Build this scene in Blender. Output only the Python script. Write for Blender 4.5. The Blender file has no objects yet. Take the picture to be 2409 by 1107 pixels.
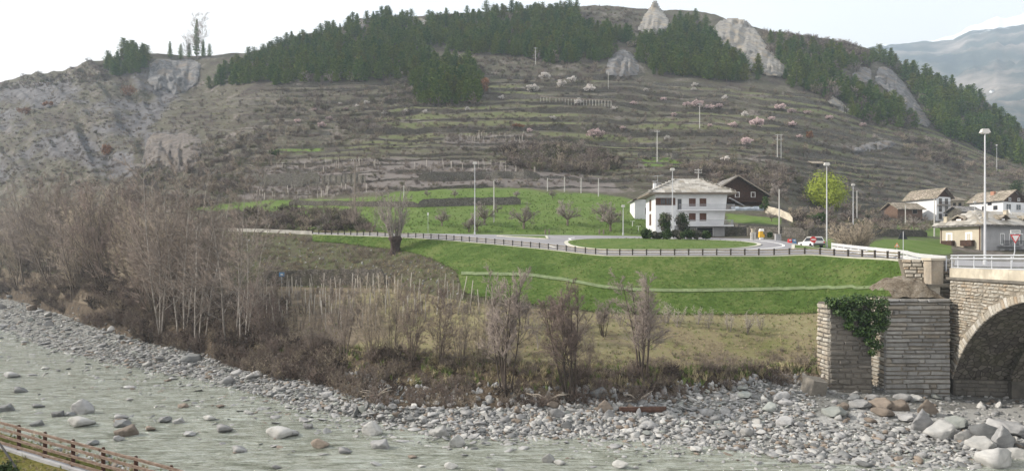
import bpy, bmesh, math, random
import numpy as np
from mathutils import Vector, Matrix

# ------------------------------------------------------------------ camera, sky, sun, exposure
FPX, U0, V0, CZ = 1450.0, 1204.5, 603.0, 12.0          # focal length in photo pixels, optical axis, horizon, eye height
SC = bpy.context.scene
COL = SC.collection
cam_d = bpy.data.cameras.new('camera')
cam_d.sensor_width = 36.0
cam_d.lens = FPX / 2409.0 * 36.0
cam_d.shift_y = (V0 - 553.5) / 2409.0
cam_d.clip_start, cam_d.clip_end = 0.5, 9000.0
cam = bpy.data.objects.new('camera', cam_d)
cam.location = (0, 0, CZ)
cam.rotation_euler = (math.radians(90), 0, 0)
COL.objects.link(cam)
SC.camera = cam

TO_SUN = Vector((-0.86, 0.02, 0.53)).normalized()
SUN_EL = math.asin(TO_SUN.z)
SUN_AZ = math.atan2(TO_SUN.x, TO_SUN.y)
world = bpy.data.worlds.new('World')
SC.world = world
world.use_nodes = True
wn, wl = world.node_tree.nodes, world.node_tree.links
bg = wn['Background']
sky = wn.new('ShaderNodeTexSky')
sky.sky_type = 'NISHITA'
sky.sun_disc = False
sky.sun_elevation = SUN_EL
sky.sun_rotation = SUN_AZ
sky.air_density, sky.dust_density, sky.altitude = 1.0, 2.0, 600
veil = wn.new('ShaderNodeMix')                          # thin even cloud veil over the blue sky
veil.data_type = 'RGBA'
veil.inputs['Factor'].default_value = 0.9
wl.new(sky.outputs[0], veil.inputs['A'])
veil.inputs['B'].default_value = (12.2, 12.0, 11.7, 1)
wl.new(veil.outputs['Result'], bg.inputs['Color'])
bg.inputs['Strength'].default_value = 0.088
sun_d = bpy.data.lights.new('sun', 'SUN')
sun_d.energy = 5.0
sun_d.angle = math.radians(1.5)
sun_d.color = (1.0, 0.92, 0.81)
sun_o = bpy.data.objects.new('sun', sun_d)
sun_o.rotation_euler = TO_SUN.to_track_quat('Z', 'Y').to_euler()
sun_o.location = (-200, 0, 200)
COL.objects.link(sun_o)
SC.view_settings.view_transform = 'Standard'
SC.view_settings.look = 'None'
SC.view_settings.exposure = 0.16
SC.view_settings.gamma = 1.0
SC.render.engine = 'CYCLES'
SC.cycles.max_bounces = 5
SC.cycles.diffuse_bounces = 2
SC.cycles.glossy_bounces = 2
SC.cycles.transparent_max_bounces = 4
SC.cycles.volume_bounces = 1

# ------------------------------------------------------------------ helpers
RNG = random.Random(7)

def W(u, v, Y):
    return Vector(((u - U0) / FPX * Y, Y, CZ + (V0 - v) / FPX * Y))

def px(u, Y):
    return (u - U0) / FPX * Y

def pz(v, Y):
    return CZ + (V0 - v) / FPX * Y

def tag(o, label=None, cat=None, group=None, kind=None):
    if label: o['label'] = label
    if cat: o['category'] = cat
    if group: o['group'] = group
    if kind: o['kind'] = kind
    return o

def mesh_np(name, V, F, mats=(), smooth=False, midx=None):
    """mesh datablock from numpy verts and list of faces / (n,k) array"""
    me = bpy.data.meshes.new(name)
    V = np.asarray(V, dtype=np.float32)
    if isinstance(F, np.ndarray):
        k = F.shape[1]
        me.vertices.add(len(V)); me.vertices.foreach_set('co', V.ravel())
        me.loops.add(F.size); me.loops.foreach_set('vertex_index', F.astype(np.int32).ravel())
        me.polygons.add(len(F))
        me.polygons.foreach_set('loop_start', np.arange(0, F.size, k, dtype=np.int32))
        me.polygons.foreach_set('loop_total', np.full(len(F), k, dtype=np.int32))
        me.update(calc_edges=True)
    else:
        me.from_pydata(V.tolist(), [], F)
        me.update()
    for m in mats: me.materials.append(m)
    if smooth: me.polygons.foreach_set('use_smooth', np.ones(len(me.polygons), dtype=bool))
    if midx is not None: me.polygons.foreach_set('material_index', np.asarray(midx, dtype=np.int32))
    return me

def link(name, me, parent=None, loc=None, rz=None, scale=None):
    o = bpy.data.objects.new(name, me)
    COL.objects.link(o)
    if parent is not None: o.parent = parent
    if loc is not None: o.location = loc
    if rz is not None: o.rotation_euler = (0, 0, rz)
    if scale is not None: o.scale = scale if hasattr(scale, '__len__') else (scale,) * 3
    return o

def empty(name, loc=(0, 0, 0), rz=0.0):
    o = bpy.data.objects.new(name, None)
    o.empty_display_size = 0.2
    COL.objects.link(o)
    o.location = loc
    o.rotation_euler = (0, 0, rz)
    return o

class MB:
    """collects simple shapes into one mesh"""
    def __init__(s):
        s.v, s.f, s.m = [], [], []
    def add(s, vs, fs, mi=0):
        b = len(s.v)
        s.v += [tuple(p) for p in vs]
        s.f += [tuple(b + i for i in f) for f in fs]
        s.m += [mi] * len(fs)
        return s
    def box(s, c, d, rz=0.0, mi=0, M=None):
        x, y, z = d[0] / 2, d[1] / 2, d[2] / 2
        R = Matrix.Rotation(rz, 3, 'Z') if M is None else M
        pts = [Vector(c) + R @ Vector(p) for p in ((-x, -y, -z), (x, -y, -z), (x, y, -z), (-x, y, -z), (-x, -y, z), (x, -y, z), (x, y, z), (-x, y, z))]
        return s.add(pts, BOXF, mi)
    def hexa(s, pts, mi=0):
        return s.add(pts, BOXF, mi)
    def tube(s, path, r, n=6, mi=0, caps=True):
        path = [Vector(p) for p in path]
        rs = r if hasattr(r, '__len__') else [r] * len(path)
        vs, fs = [], []
        for i, p in enumerate(path):
            d = (path[min(i + 1, len(path) - 1)] - path[max(i - 1, 0)]).normalized()
            a = d.cross(Vector((0, 0, 1)))
            if a.length < 1e-3: a = d.cross(Vector((0, 1, 0)))
            a.normalize(); b = d.cross(a)
            for k in range(n):
                t = 2 * math.pi * k / n
                vs.append(p + (a * math.cos(t) + b * math.sin(t)) * rs[i])
        for i in range(len(path) - 1):
            for k in range(n):
                fs.append((i * n + k, (i + 1) * n + k, (i + 1) * n + (k + 1) % n, i * n + (k + 1) % n))
        if caps:
            fs.append(tuple(range(n)))
            fs.append(tuple((len(path) - 1) * n + k for k in reversed(range(n))))
        return s.add(vs, fs, mi)
    def prism(s, poly, d, mi=0):
        """poly: list of 3D points in a plane, extruded by vector d"""
        n = len(poly); d = Vector(d)
        vs = [Vector(p) for p in poly] + [Vector(p) + d for p in poly]
        fs = [tuple(range(n)), tuple(range(2 * n - 1, n - 1, -1))]
        fs += [(i, i + n, (i + 1) % n + n, (i + 1) % n) for i in range(n)]
        return s.add(vs, fs, mi)
    def lathe(s, prof, c=(0, 0, 0), n=12, mi=0):
        vs, fs = [], []
        for r, z in prof:
            for k in range(n):
                t = 2 * math.pi * k / n
                vs.append((c[0] + r * math.cos(t), c[1] + r * math.sin(t), c[2] + z))
        for i in range(len(prof) - 1):
            for k in range(n):
                fs.append((i * n + k, i * n + (k + 1) % n, (i + 1) * n + (k + 1) % n, (i + 1) * n + k))
        return s.add(vs, fs, mi)
    def mesh(s, name, mats, smooth=False, fixn=True):
        mats = mats if isinstance(mats, (list, tuple)) else [mats]
        me = bpy.data.meshes.new(name)
        me.from_pydata(s.v, [], s.f)
        me.update()
        for m in mats: me.materials.append(m)
        if max(s.m, default=0) > 0: me.polygons.foreach_set('material_index', s.m)
        if fixn:
            bm = bmesh.new(); bm.from_mesh(me)
            bmesh.ops.recalc_face_normals(bm, faces=bm.faces)
            bm.to_mesh(me); bm.free()
        if smooth: me.polygons.foreach_set('use_smooth', [True] * len(me.polygons))
        return me
    def build(s, name, mats, parent=None, smooth=False, loc=None, rz=None):
        return link(name, s.mesh(name, mats, smooth), parent, loc, rz)

BOXF = [(0, 3, 2, 1), (4, 5, 6, 7), (0, 1, 5, 4), (1, 2, 6, 5), (2, 3, 7, 6), (3, 0, 4, 7)]

def copy_tree(o, parent=None):
    c = o.copy(); COL.objects.link(c)
    if parent is not None:
        c.parent = parent
    for ch in o.children: copy_tree(ch, c)
    return c

# --- value noise in numpy
def _h(ix, iy, iz, seed):
    n = (ix * 374761393 + iy * 668265263 + iz * 2147483647 % 1274126177 + iz * 1103515245 + seed * 974634777) & 0xffffffff
    n = ((n ^ (n >> 13)) * 1274126177) & 0xffffffff
    n = ((n ^ (n >> 16)) * 2246822519) & 0xffffffff
    return ((n ^ (n >> 15)) & 0xffff) / 65535.0

def vnoise(x, y, z=0.0, seed=0):
    x, y, z = np.broadcast_arrays(np.asarray(x, float), np.asarray(y, float), np.asarray(z, float))
    ix, iy, iz = np.floor(x).astype(np.int64), np.floor(y).astype(np.int64), np.floor(z).astype(np.int64)
    fx, fy, fz = x - ix, y - iy, z - iz
    fx, fy, fz = (t * t * (3 - 2 * t) for t in (fx, fy, fz))
    r = 0
    for a in (0, 1):
        for b in (0, 1):
            for c in (0, 1):
                r = r + _h(ix + a, iy + b, iz + c, seed) * (fx if a else 1 - fx) * (fy if b else 1 - fy) * (fz if c else 1 - fz)
    return r * 2 - 1

def fbm(x, y, z=0.0, o=4, seed=0):
    r, a, f = 0, 0.5, 1.0
    for i in range(o):
        r = r + a * vnoise(np.asarray(x) * f, np.asarray(y) * f, np.asarray(z) * f, seed + i)
        a *= 0.5; f *= 2.03
    return r

def pchip(xk, yk, x):
    xk, yk, x = np.asarray(xk, float), np.asarray(yk, float), np.asarray(x, float)
    h = np.diff(xk); d = np.diff(yk) / h
    m = np.zeros_like(yk)
    m[0], m[-1] = d[0], d[-1]
    for i in range(1, len(xk) - 1):
        if d[i - 1] * d[i] > 0:
            w1, w2 = 2 * h[i] + h[i - 1], h[i] + 2 * h[i - 1]
            m[i] = (w1 + w2) / (w1 / d[i - 1] + w2 / d[i])
    x = np.clip(x, xk[0], xk[-1])
    i = np.clip(np.searchsorted(xk, x) - 1, 0, len(xk) - 2)
    t = (x - xk[i]) / h[i]
    return ((1 + 2 * t) * (1 - t) ** 2 * yk[i] + t * (1 - t) ** 2 * h[i] * m[i] + t * t * (3 - 2 * t) * yk[i + 1] + t * t * (t - 1) * h[i] * m[i + 1])

def in_poly(P, x, y):
    x, y = np.asarray(x, float), np.asarray(y, float)
    r = np.zeros(x.shape, bool)
    n = len(P)
    for i in range(n):
        (x1, y1), (x2, y2) = P[i], P[(i + 1) % n]
        if y1 == y2: continue
        c = ((y1 > y) != (y2 > y)) & (x < (x2 - x1) * (y - y1) / (y2 - y1) + x1)
        r ^= c
    return r

def edge_dist(P, x, y):
    d = np.full(np.shape(x), 1e9)
    n = len(P)
    for i in range(n):
        (x1, y1), (x2, y2) = P[i], P[(i + 1) % n]
        dx, dy = x2 - x1, y2 - y1
        t = np.clip(((x - x1) * dx + (y - y1) * dy) / (dx * dx + dy * dy + 1e-9), 0, 1)
        d = np.minimum(d, np.hypot(x - x1 - t * dx, y - y1 - t * dy))
    return d

# ------------------------------------------------------------------ materials
class NT:
    """small wrapper to write node materials quickly"""
    def __init__(s, name):
        s.mat = bpy.data.materials.new(name)
        s.mat.use_nodes = True
        s.t = s.mat.node_tree
        s.b = s.t.nodes['Principled BSDF']
    def n(s, typ, **kw):
        nd = s.t.nodes.new(typ)
        for k, v in kw.items():
            if k in nd.inputs.keys() and not hasattr(nd, k): s.set(nd.inputs[k], v)
            else:
                try: setattr(nd, k, v)
                except Exception: s.set(nd.inputs[k], v)
        return nd
    def set(s, sock, v):
        if isinstance(v, bpy.types.NodeSocket): s.t.links.new(v, sock)
        else: sock.default_value = v
    def coord(s, kind='Object', scale=(1, 1, 1)):
        c = s.n('ShaderNodeTexCoord').outputs[kind]
        m = s.n('ShaderNodeMapping')
        s.t.links.new(c, m.inputs['Vector'])
        m.inputs['Scale'].default_value = scale
        return m.outputs['Vector']
    def pos(s, scale=(1, 1, 1)):
        c = s.n('ShaderNodeNewGeometry').outputs['Position']
        m = s.n('ShaderNodeMapping')
        s.t.links.new(c, m.inputs['Vector'])
        m.inputs['Scale'].default_value = scale
        return m.outputs['Vector']
    def noise(s, vec, scale, detail=4, rough=0.6, dist=0.0):
        n = s.n('ShaderNodeTexNoise')
        s.t.links.new(vec, n.inputs['Vector'])
        n.inputs['Scale'].default_value = scale
        n.inputs['Detail'].default_value = detail
        n.inputs['Roughness'].default_value = rough
        n.inputs['Distortion'].default_value = dist
        return n.outputs['Fac']
    def ramp(s, fac, stops):
        r = s.n('ShaderNodeValToRGB')
        s.t.links.new(fac, r.inputs['Fac'])
        el = r.color_ramp.elements
        while len(el) < len(stops): el.new(0.5)
        for e, (p, c) in zip(el, stops):
            e.position = p
            e.color = (c[0], c[1], c[2], 1) if hasattr(c, '__len__') else (c, c, c, 1)
        return r.outputs['Color']
    def mix(s, f, a, b, mode='MIX'):
        m = s.n('ShaderNodeMix')
        m.data_type = 'RGBA'; m.blend_type = mode
        for k, v in (('Factor', f), ('A', a), ('B', b)):
            sock = [q for q in m.inputs if q.name == k and q.enabled][0] if k != 'Factor' else m.inputs[0]
            if isinstance(v, bpy.types.NodeSocket): s.t.links.new(v, sock)
            else: sock.default_value = v if k == 'Factor' else (v[0], v[1], v[2], 1)
        return [q for q in m.outputs if q.enabled][0]
    def math(s, op, a, b=0.0):
        m = s.n('ShaderNodeMath'); m.operation = op
        for i, v in enumerate((a, b)):
            if isinstance(v, bpy.types.NodeSocket): s.t.links.new(v, m.inputs[i])
            else: m.inputs[i].default_value = v
        return m.outputs[0]
    def attr(s, name):
        return s.n('ShaderNodeAttribute', attribute_name=name).outputs['Fac']
    def rand(s):
        return s.n('ShaderNodeObjectInfo').outputs['Random']
    def bump(s, h, strength=0.5, dist=0.1):
        b = s.n('ShaderNodeBump')
        s.t.links.new(h, b.inputs['Height'])
        b.inputs['Strength'].default_value = strength
        b.inputs['Distance'].default_value = dist
        s.t.links.new(b.outputs[0], s.b.inputs['Normal'])
    def col(s, c):
        if isinstance(c, bpy.types.NodeSocket): s.t.links.new(c, s.b.inputs['Base Color'])
        else: s.b.inputs['Base Color'].default_value = (c[0], c[1], c[2], 1)
        return s
    def fin(s, rough=0.9, spec=0.2, metal=0.0):
        if isinstance(rough, bpy.types.NodeSocket): s.t.links.new(rough, s.b.inputs['Roughness'])
        else: s.b.inputs['Roughness'].default_value = rough
        s.b.inputs['Specular IOR Level'].default_value = spec
        s.b.inputs['Metallic'].default_value = metal
        return s.mat

def var_mat(name, c, var=0.25, scale=2.0, rough=0.85, spec=0.2, metal=0.0, rnd=0.0, bump=0.0, bscale=8.0, tint=None):
    """colour with blotchy variation, per-object variation and fine relief"""
    t = NT(name)
    v = t.coord('Object')
    f = t.noise(v, scale, 5, 0.65)
    lo = tuple(max(0, q * (1 - var)) for q in c); hi = tuple(min(1, q * (1 + var)) for q in c)
    colr = t.ramp(f, [(0.3, lo), (0.7, hi)])
    if tint: colr = t.mix(t.ramp(t.noise(v, scale * 0.37, 3), [(0.45, 0.0), (0.65, 1.0)]), colr, tint)
    if rnd:
        r = t.ramp(t.rand(), [(0.0, 1 - rnd), (1.0, 1 + rnd)])
        mm = t.n('ShaderNodeMix'); mm.data_type = 'RGBA'; mm.blend_type = 'MULTIPLY'; mm.inputs[0].default_value = 1
        ia = [q for q in mm.inputs if q.name == 'A' and q.enabled][0]; ib = [q for q in mm.inputs if q.name == 'B' and q.enabled][0]
        vm = t.n('ShaderNodeMapRange'); t.t.links.new(t.rand(), vm.inputs[0]); vm.inputs[3].default_value = 1 - rnd; vm.inputs[4].default_value = 1 + rnd
        t.t.links.new(colr, ia); t.t.links.new(vm.outputs[0], ib)
        colr = [q for q in mm.outputs if q.enabled][0]
    t.col(colr)
    if bump: t.bump(t.noise(v, bscale, 6, 0.7), bump, 0.05)
    return t.fin(rough, spec, metal)
# ------------------------------------------------------------------ terrain tables (photo column u -> distance and height)
UC = np.arange(-420, 2901, 7.0)
NU = len(UC)
def tab(s):
    a = np.array([float(q) for q in s.split()])
    return a.reshape(-1, 3)
def rowz(T):      # u, Y, z
    return pchip(T[:, 0], T[:, 1], UC), pchip(T[:, 0], T[:, 2], UC)
def rowv(T):      # u, Y, v
    z = CZ + (V0 - T[:, 2]) / FPX * T[:, 1]
    return pchip(T[:, 0], T[:, 1], UC), pchip(T[:, 0], z, UC)

SHORE_V = [(-420, 690), (-300, 700), (0, 775), (100, 812), (200, 838), (330, 865), (460, 888), (600, 925), (735, 962), (900, 990), (1000, 1003), (1080, 1018), (1200, 1020), (1400, 1025), (1600, 1036), (1800, 1055), (1930, 1078), (2050, 1085), (2150, 1088), (2230, 1086), (2409, 1070), (2900, 1060)]
sv = np.array(SHORE_V, float)
SY = pchip(sv[:, 0], 17400.0 / (sv[:, 1] - 603), UC)
KC = rowz(tab("-420 300 1 -300 257 1 0 164 1 200 101 1 330 81 1 460 69.6 1 600 57.6 1 735 53 1 900 45.2 1 1000 44.7 1 1200 44.4 1 1400 45 1 1600 47.4 1.05 1800 49.4 1.6 1930 48.3 1.5 2000 51.0 1.5 2050 51.2 1.4 2150 51.2 1.2 2230 51.3 0.9 2409 51.5 0.8 2900 51.5 0.8"))
KB = rowz(tab("-420 306 4 -300 262 4 0 168 4 200 105 3.9 330 86 3.8 460 75 3.9 600 66 4.0 735 60 3.6 900 54.5 3.4 1000 53.4 3.3 1080 52.4 3.2 1200 50.2 3.1 1400 49.2 3.0 1600 49.9 2.8 1800 51.2 2.7 1930 51.6 3.3 2050 51.6 3.2 2150 51.5 2.6 2230 51.6 1.5 2409 51.8 1.2 2900 52 1.2"))
KF = rowz(tab("-420 315 9 -300 270 9 0 172 8.5 200 114 8 330 100 7.6 460 96 7.6 600 93 7.6 735 90 7.5 900 84 7.6 1000 76 7.4 1080 68 7.2 1200 64 6.8 1400 62.5 6.35 1600 62 6.3 1800 61.5 6.3 1930 60 6.5 2050 57 7.0 2110 55 7.6 2150 54 8.2 2230 53 9 2409 53 9 2900 53 9"))
KG = rowz(tab("-420 330 27 -300 285 24.4 0 180 19.8 200 150 18.4 330 136 17.8 460 126 17.3 600 118 16.7 735 112 16.0 900 103 15.27 1000 98 14.77 1100 92 14.1 1200 87 13.44 1300 82 12.8 1400 77 12.16 1440 75.5 12.02 1600 73 12 1800 71 12 1900 69.5 12.14 2000 66 11.86 2100 61 11.7 2150 58 11.5 2230 54 11.2 2409 53.5 11.06 2900 53.5 11.05"))
KI = rowz(tab("-420 342 28 -300 296 25.5 0 190 20.6 200 160 19.2 330 145 18.4 460 135 17.9 600 127 17.3 735 121 16.75 900 116 16.4 1000 112 16.17 1200 113 15.97 1400 112 15.8 1550 112 15.6 1700 108 15.2 1800 100 14.8 1930 86 13.2 2050 77 12.6 2150 72 12.0 2230 68 11.7 2409 64 11.4 2900 64 11.4"))
R0 = rowz(tab("-420 346 28.5 -300 300 26 0 194 21 200 164 19.7 330 149 18.9 460 139 18.3 600 131 17.8 735 124 17.2 900 119 16.8 1000 115 16.6 1200 116 16.4 1400 115 16.2 1550 116 16 1700 114 15.8 1800 108 15.6 1930 96 14.0 2050 92 13.2 2150 92 12.7 2230 94 12.2 2409 98 12 2900 98 12"))
R1 = rowv(tab("-420 385 440 -300 335 440 0 235 450 200 205 450 330 190 452 460 175 455 600 165 468 735 160 470 900 152 458 1000 150 455 1200 150 452 1400 152 452 1550 152 450 1700 150 455 1800 150 468 1930 165 490 2050 180 503 2150 185 508 2230 185 512 2409 180 518 2900 180 530"))
R2 = rowv(tab("-420 450 330 -300 395 330 0 295 330 200 260 330 330 255 330 460 240 330 600 220 335 735 214 335 900 210 332 1200 210 330 1400 210 338 1550 210 345 1700 208 345 1800 207 352 1930 218 370 2050 232 385 2150 238 395 2230 238 415 2409 230 440 2900 230 470"))
R3 = rowv(tab("-420 510 255 -300 455 250 0 355 240 200 320 225 330 330 230 460 345 215 600 300 200 735 292 197 900 290 195 1000 300 185 1200 300 180 1400 300 175 1550 300 190 1700 298 200 1800 292 210 1930 295 225 2050 300 260 2150 300 290 2230 300 315 2409 290 385 2900 285 430"))
R4 = rowv(tab("-420 560 222 -300 505 215 0 405 190 100 390 172 250 375 135 330 380 125 460 395 130 520 395 130 600 400 118 700 405 88 800 410 62 900 420 38 1000 425 36 1200 430 24 1400 435 14 1550 435 22 1640 435 27 1700 420 42 1750 415 57 1800 405 70 1900 402 84 2000 400 102 2060 398 124 2150 395 167 2250 385 208 2320 375 240 2409 360 305 2900 340 380"))
R5 = (R4[0] + 160, R4[1] - 40)

near_knots = [(SY * 0.45, np.full(NU, -1.6)), (SY * 0.92, np.full(NU, -0.45)), (SY, np.zeros(NU)), KC, KB, KF, KG, KI, R0]
near_div = [4, 6, 16, 10, 16, 14, 16, 3]
rows_Y, rows_Z, row_zone = [], [], []
for i, n in enumerate(near_div):
    (Ya, Za), (Yb, Zb) = near_knots[i], near_knots[i + 1]
    for k in range(n):
        s = k / n
        e = s * s * (3 - 2 * s) * 0.5 + s * 0.5 if i in (3, 4) else s
        rows_Y.append(Ya + (Yb - Ya) * s); rows_Z.append(Za + (Zb - Za) * e); row_zone.append(i)
N_NEAR = len(rows_Y)
HK = [R0, R1, R2, R3, R4, R5]
HKY = np.array([k[0] for k in HK]); HKZ = np.array([k[1] for k in HK])
def hk(A, t):                         # t: array over columns
    i = np.clip(t.astype(int), 0, 4); f = t - i
    c = np.arange(NU)
    return A[i, c] * (1 - f) + A[i + 1, c] * f
NT_ = 17
TER_ROWS = {}                          # terrace -> (row of wall foot, row of wall head)
amp_u = np.interp(UC, [-420, 380, 470, 560, 2300, 2500], [0.0, 0.12, 0.6, 1.0, 1.0, 0.8])
for s in np.arange(0, 1, 1 / 14):
    t = np.full(NU, s); rows_Y.append(hk(HKY, t)); rows_Z.append(hk(HKZ, t)); row_zone.append(8)
for k in range(NT_):
    wob = 0.55 * fbm(UC / 190.0, np.full(NU, k * 7.3), 0, 3, 5)
    wob2 = 0.55 * fbm(UC / 190.0, np.full(NU, (k + 1) * 7.3), 0, 3, 5)
    if k == 0: wob = wob * 0
    if k == NT_ - 1: wob2 = wob2 * 0
    a_k = amp_u * np.clip(0.8 + 1.6 * fbm(UC / 120.0, np.full(NU, k * 3.1), 0, 2, 9), 0.1, 1.15)
    for s in (0.0, 0.2, 0.42, 0.64, 0.84, 0.885, 0.93):
        t0, t1 = (k + wob) / NT_ * 2 + 1, (k + 1 + wob2) / NT_ * 2 + 1
        t = t0 + (t1 - t0) * s
        sz = 0.62 * s / 0.885 if s <= 0.885 else 0.62 + 0.38 * (s - 0.885) / 0.045
        tz = t0 + (t1 - t0) * min(sz, 1.0)
        if s == 0.93: tz = t0 + (t1 - t0) * 0.97
        zz = hk(HKZ, t) * (1 - a_k) + hk(HKZ, tz) * a_k
        if s == 0.885: TER_ROWS[k] = (len(rows_Y), len(rows_Y) + 1)
        rows_Y.append(hk(HKY, t)); rows_Z.append(zz); row_zone.append(9)
for s in np.linspace(3, 4, 40, endpoint=False):
    t = np.full(NU, s); rows_Y.append(hk(HKY, t)); rows_Z.append(hk(HKZ, t)); row_zone.append(10)
for s in np.linspace(4, 5, 5):
    t = np.full(NU, min(s, 4.9999)); rows_Y.append(hk(HKY, t)); rows_Z.append(hk(HKZ, t)); row_zone.append(11)
GY, GZ, GZONE = np.array(rows_Y), np.array(rows_Z), np.array(row_zone)
GU = np.broadcast_to(UC, GY.shape)
GX = (GU - U0) / FPX * GY
# natural unevenness, strongest on the steep hill, on the rocky spur with gullies
rough_amp = np.select([GZONE <= 1, GZONE == 2, GZONE == 3, GZONE == 4, GZONE == 5, GZONE == 6, GZONE == 7, GZONE == 8, GZONE == 9], [0.05, 0.12, 0.45, 0.18, 0.25, 0.0, 0.0, 0.35, 0.7], 1.6)[:, None] * np.ones((1, NU))
edge = np.ones(GY.shape)
for z in (8,):
    idx = np.where(GZONE == 8)[0]
    edge[idx] = np.linspace(0, 1, len(idx))[:, None]
idx = np.where(GZONE == 5)[0]; edge[idx] = np.linspace(1, 0, len(idx))[:, None]
GZ = GZ + rough_amp * edge * fbm(GX / 9.0, GY / 9.0, GZ / 12.0, 4, 21)
spur = np.clip((480 - GU + 60 * fbm(GX / 30, GY / 30, 0, 2, 3)) / 130, 0, 1) * np.clip((GZ - 26) / 30, 0, 1)
rid = 1 - np.abs(fbm((GU + GZ * 1.3) / 60.0, GZ / 42.0, 0, 4, 33)) * 2.2
rid = rid * 0.6 + 0.4 * fbm(GU / 40.0 + GZ / 22, GZ / 40.0, 0, 3, 36)
GZ = GZ + spur * (rid * 7.0 - 3.5) * np.where(GZONE >= 11, 0.3, 1)[:, None]
GV = V0 - (GZ - CZ) * FPX / GY

def _col(u):
    c = np.clip((np.asarray(u, float) - UC[0]) / 7.0, 0, NU - 1.001)
    return c
def ground(u, Y):
    """terrain height at photo column u and distance Y"""
    c = float(_col(u)); i = int(c); f = c - i
    return float(np.interp(Y, GY[:, i], GZ[:, i]) * (1 - f) + np.interp(Y, GY[:, i + 1], GZ[:, i + 1]) * f)
def groundXY(X, Y):
    return ground(U0 + X / Y * FPX, Y)
def on_ground(u, Y, dz=0.0):
    return Vector((px(u, Y), Y, ground(u, Y) + dz))
_vm = {}
def hit(u, v, lo=0):
    """where the line of sight through (u, v) meets the terrain from row lo upwards"""
    i = int(round(float(_col(u))))
    key = (i, lo)
    if key not in _vm:
        vv = np.minimum.accumulate(GV[lo:, i]) - np.arange(len(GV) - lo) * 1e-5
        _vm[key] = (-vv, GY[lo:, i])
    a, b = _vm[key]
    Y = float(np.interp(-v, a, b))
    return Vector((px(u, Y), Y, ground(u, Y)))
HILL0 = int(np.where(GZONE == 7)[0][0])
ROAD0 = int(np.where(GZONE == 6)[0][0])
def hill(u, v):
    return hit(u, v, HILL0)
def ridge_cap(u):
    c = int(round(float(_col(u))))
    return float(GV[GZONE <= 10][:, c].min())

def zone_object(name, zones, mat, attrs=None):
    r = np.where(np.isin(GZONE, zones))[0]
    r0, r1 = r[0], min(r[-1] + 1, len(GY) - 1)
    X, Y, Z = GX[r0:r1 + 1], GY[r0:r1 + 1], GZ[r0:r1 + 1]
    n, m = X.shape
    V = np.stack([X, Y, Z], -1).reshape(-1, 3)
    i = np.arange(n - 1)[:, None] * m + np.arange(m - 1)[None, :]
    F = np.stack([i, i + 1, i + 1 + m, i + m], -1).reshape(-1, 4)
    me = mesh_np(name, V, F, [mat], True)
    for an, A in (attrs or {}).items():
        a = me.attributes.new(an, 'FLOAT', 'POINT')
        a.data.foreach_set('value', np.ascontiguousarray(A[r0:r1 + 1], dtype=np.float32).ravel())
    o = link(name, me)
    tag(o, kind='structure')
    return o

# ------------------------------------------------------------------ ground materials
def ground_mat(name, stops, scale, attr_cols=(), bump=0.4, bscale=3.0, fine=14.0):
    t = NT(name)
    p = t.pos()
    a = t.noise(p, scale, 6, 0.7)
    b = t.noise(p, scale * fine, 5, 0.75)
    f = t.math('ADD', t.math('MULTIPLY', t.math('SUBTRACT', t.math('ADD', t.math('MULTIPLY', a, 0.55), t.math('MULTIPLY', b, 0.45)), 0.5), 1.9), 0.5)
    c = t.ramp(f, stops)
    for an, (c1, c2), sc in attr_cols:
        n = t.noise(p, sc, 5, 0.7)
        cc = t.ramp(n, [(0.3, c1), (0.7, c2)])
        m = t.attr(an)
        n2 = t.noise(p, sc * 0.6, 5, 0.75)
        m = t.math('ADD', m, t.math('MULTIPLY', t.math('SUBTRACT', n2, 0.5), 0.9))
        m = t.ramp(m, [(0.42, 0.0), (0.62, 1.0)])
        c = t.mix(m, c, cc)
    t.col(c)
    t.bump(t.noise(p, bscale, 8, 0.75), bump, 0.4)
    return t.fin(0.95, 0.1)

M_GRAVEL = ground_mat('gravel_bed', [(0.3, (0.13, 0.13, 0.12)), (0.5, (0.24, 0.24, 0.23)), (0.72, (0.38, 0.38, 0.37))], 0.5, (('sand', ((0.36, 0.36, 0.35), (0.46, 0.46, 0.45)), 0.8), ('wet', ((0.07, 0.07, 0.05), (0.12, 0.115, 0.085)), 0.7)), 0.7, 5.0, 10)
M_BANK = ground_mat('earth_bank', [(0.3, (0.045, 0.035, 0.028)), (0.5, (0.10, 0.08, 0.06)), (0.7, (0.17, 0.13, 0.095))], 0.7, (), 0.8, 3.0)
M_MEADOW = ground_mat('dry_meadow', [(0.30, (0.15, 0.125, 0.08)), (0.45, (0.225, 0.19, 0.12)), (0.55, (0.20, 0.19, 0.095)), (0.70, (0.27, 0.235, 0.16))], 0.16, (('green', ((0.13, 0.15, 0.045), (0.18, 0.19, 0.075)), 0.35), ('brown', ((0.13, 0.105, 0.08), (0.2, 0.165, 0.12)), 0.5)), 0.5, 4.0, 22)
M_SLOPE = ground_mat('rough_slope', [(0.3, (0.06, 0.055, 0.04)), (0.45, (0.11, 0.095, 0.075)), (0.58, (0.085, 0.105, 0.04)), (0.72, (0.16, 0.14, 0.12))], 0.25, (), 0.8, 3.0, 16)
M_HILL = ground_mat('terraced_hillside', [(0.28, (0.045, 0.038, 0.035)), (0.42, (0.092, 0.078, 0.07)), (0.53, (0.082, 0.086, 0.052)), (0.60, (0.13, 0.112, 0.10)), (0.75, (0.22, 0.20, 0.185))], 0.07,
    (('tread', ((0.10, 0.12, 0.05), (0.15, 0.15, 0.085)), 0.12), ('green', ((0.085, 0.145, 0.03), (0.14, 0.185, 0.062)), 0.25), ('rock', ((0.06, 0.056, 0.058), (0.175, 0.172, 0.178)), 0.13), ('bare', ((0.13, 0.115, 0.108), (0.20, 0.18, 0.17)), 0.3)), 0.9, 0.9, 14)

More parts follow.
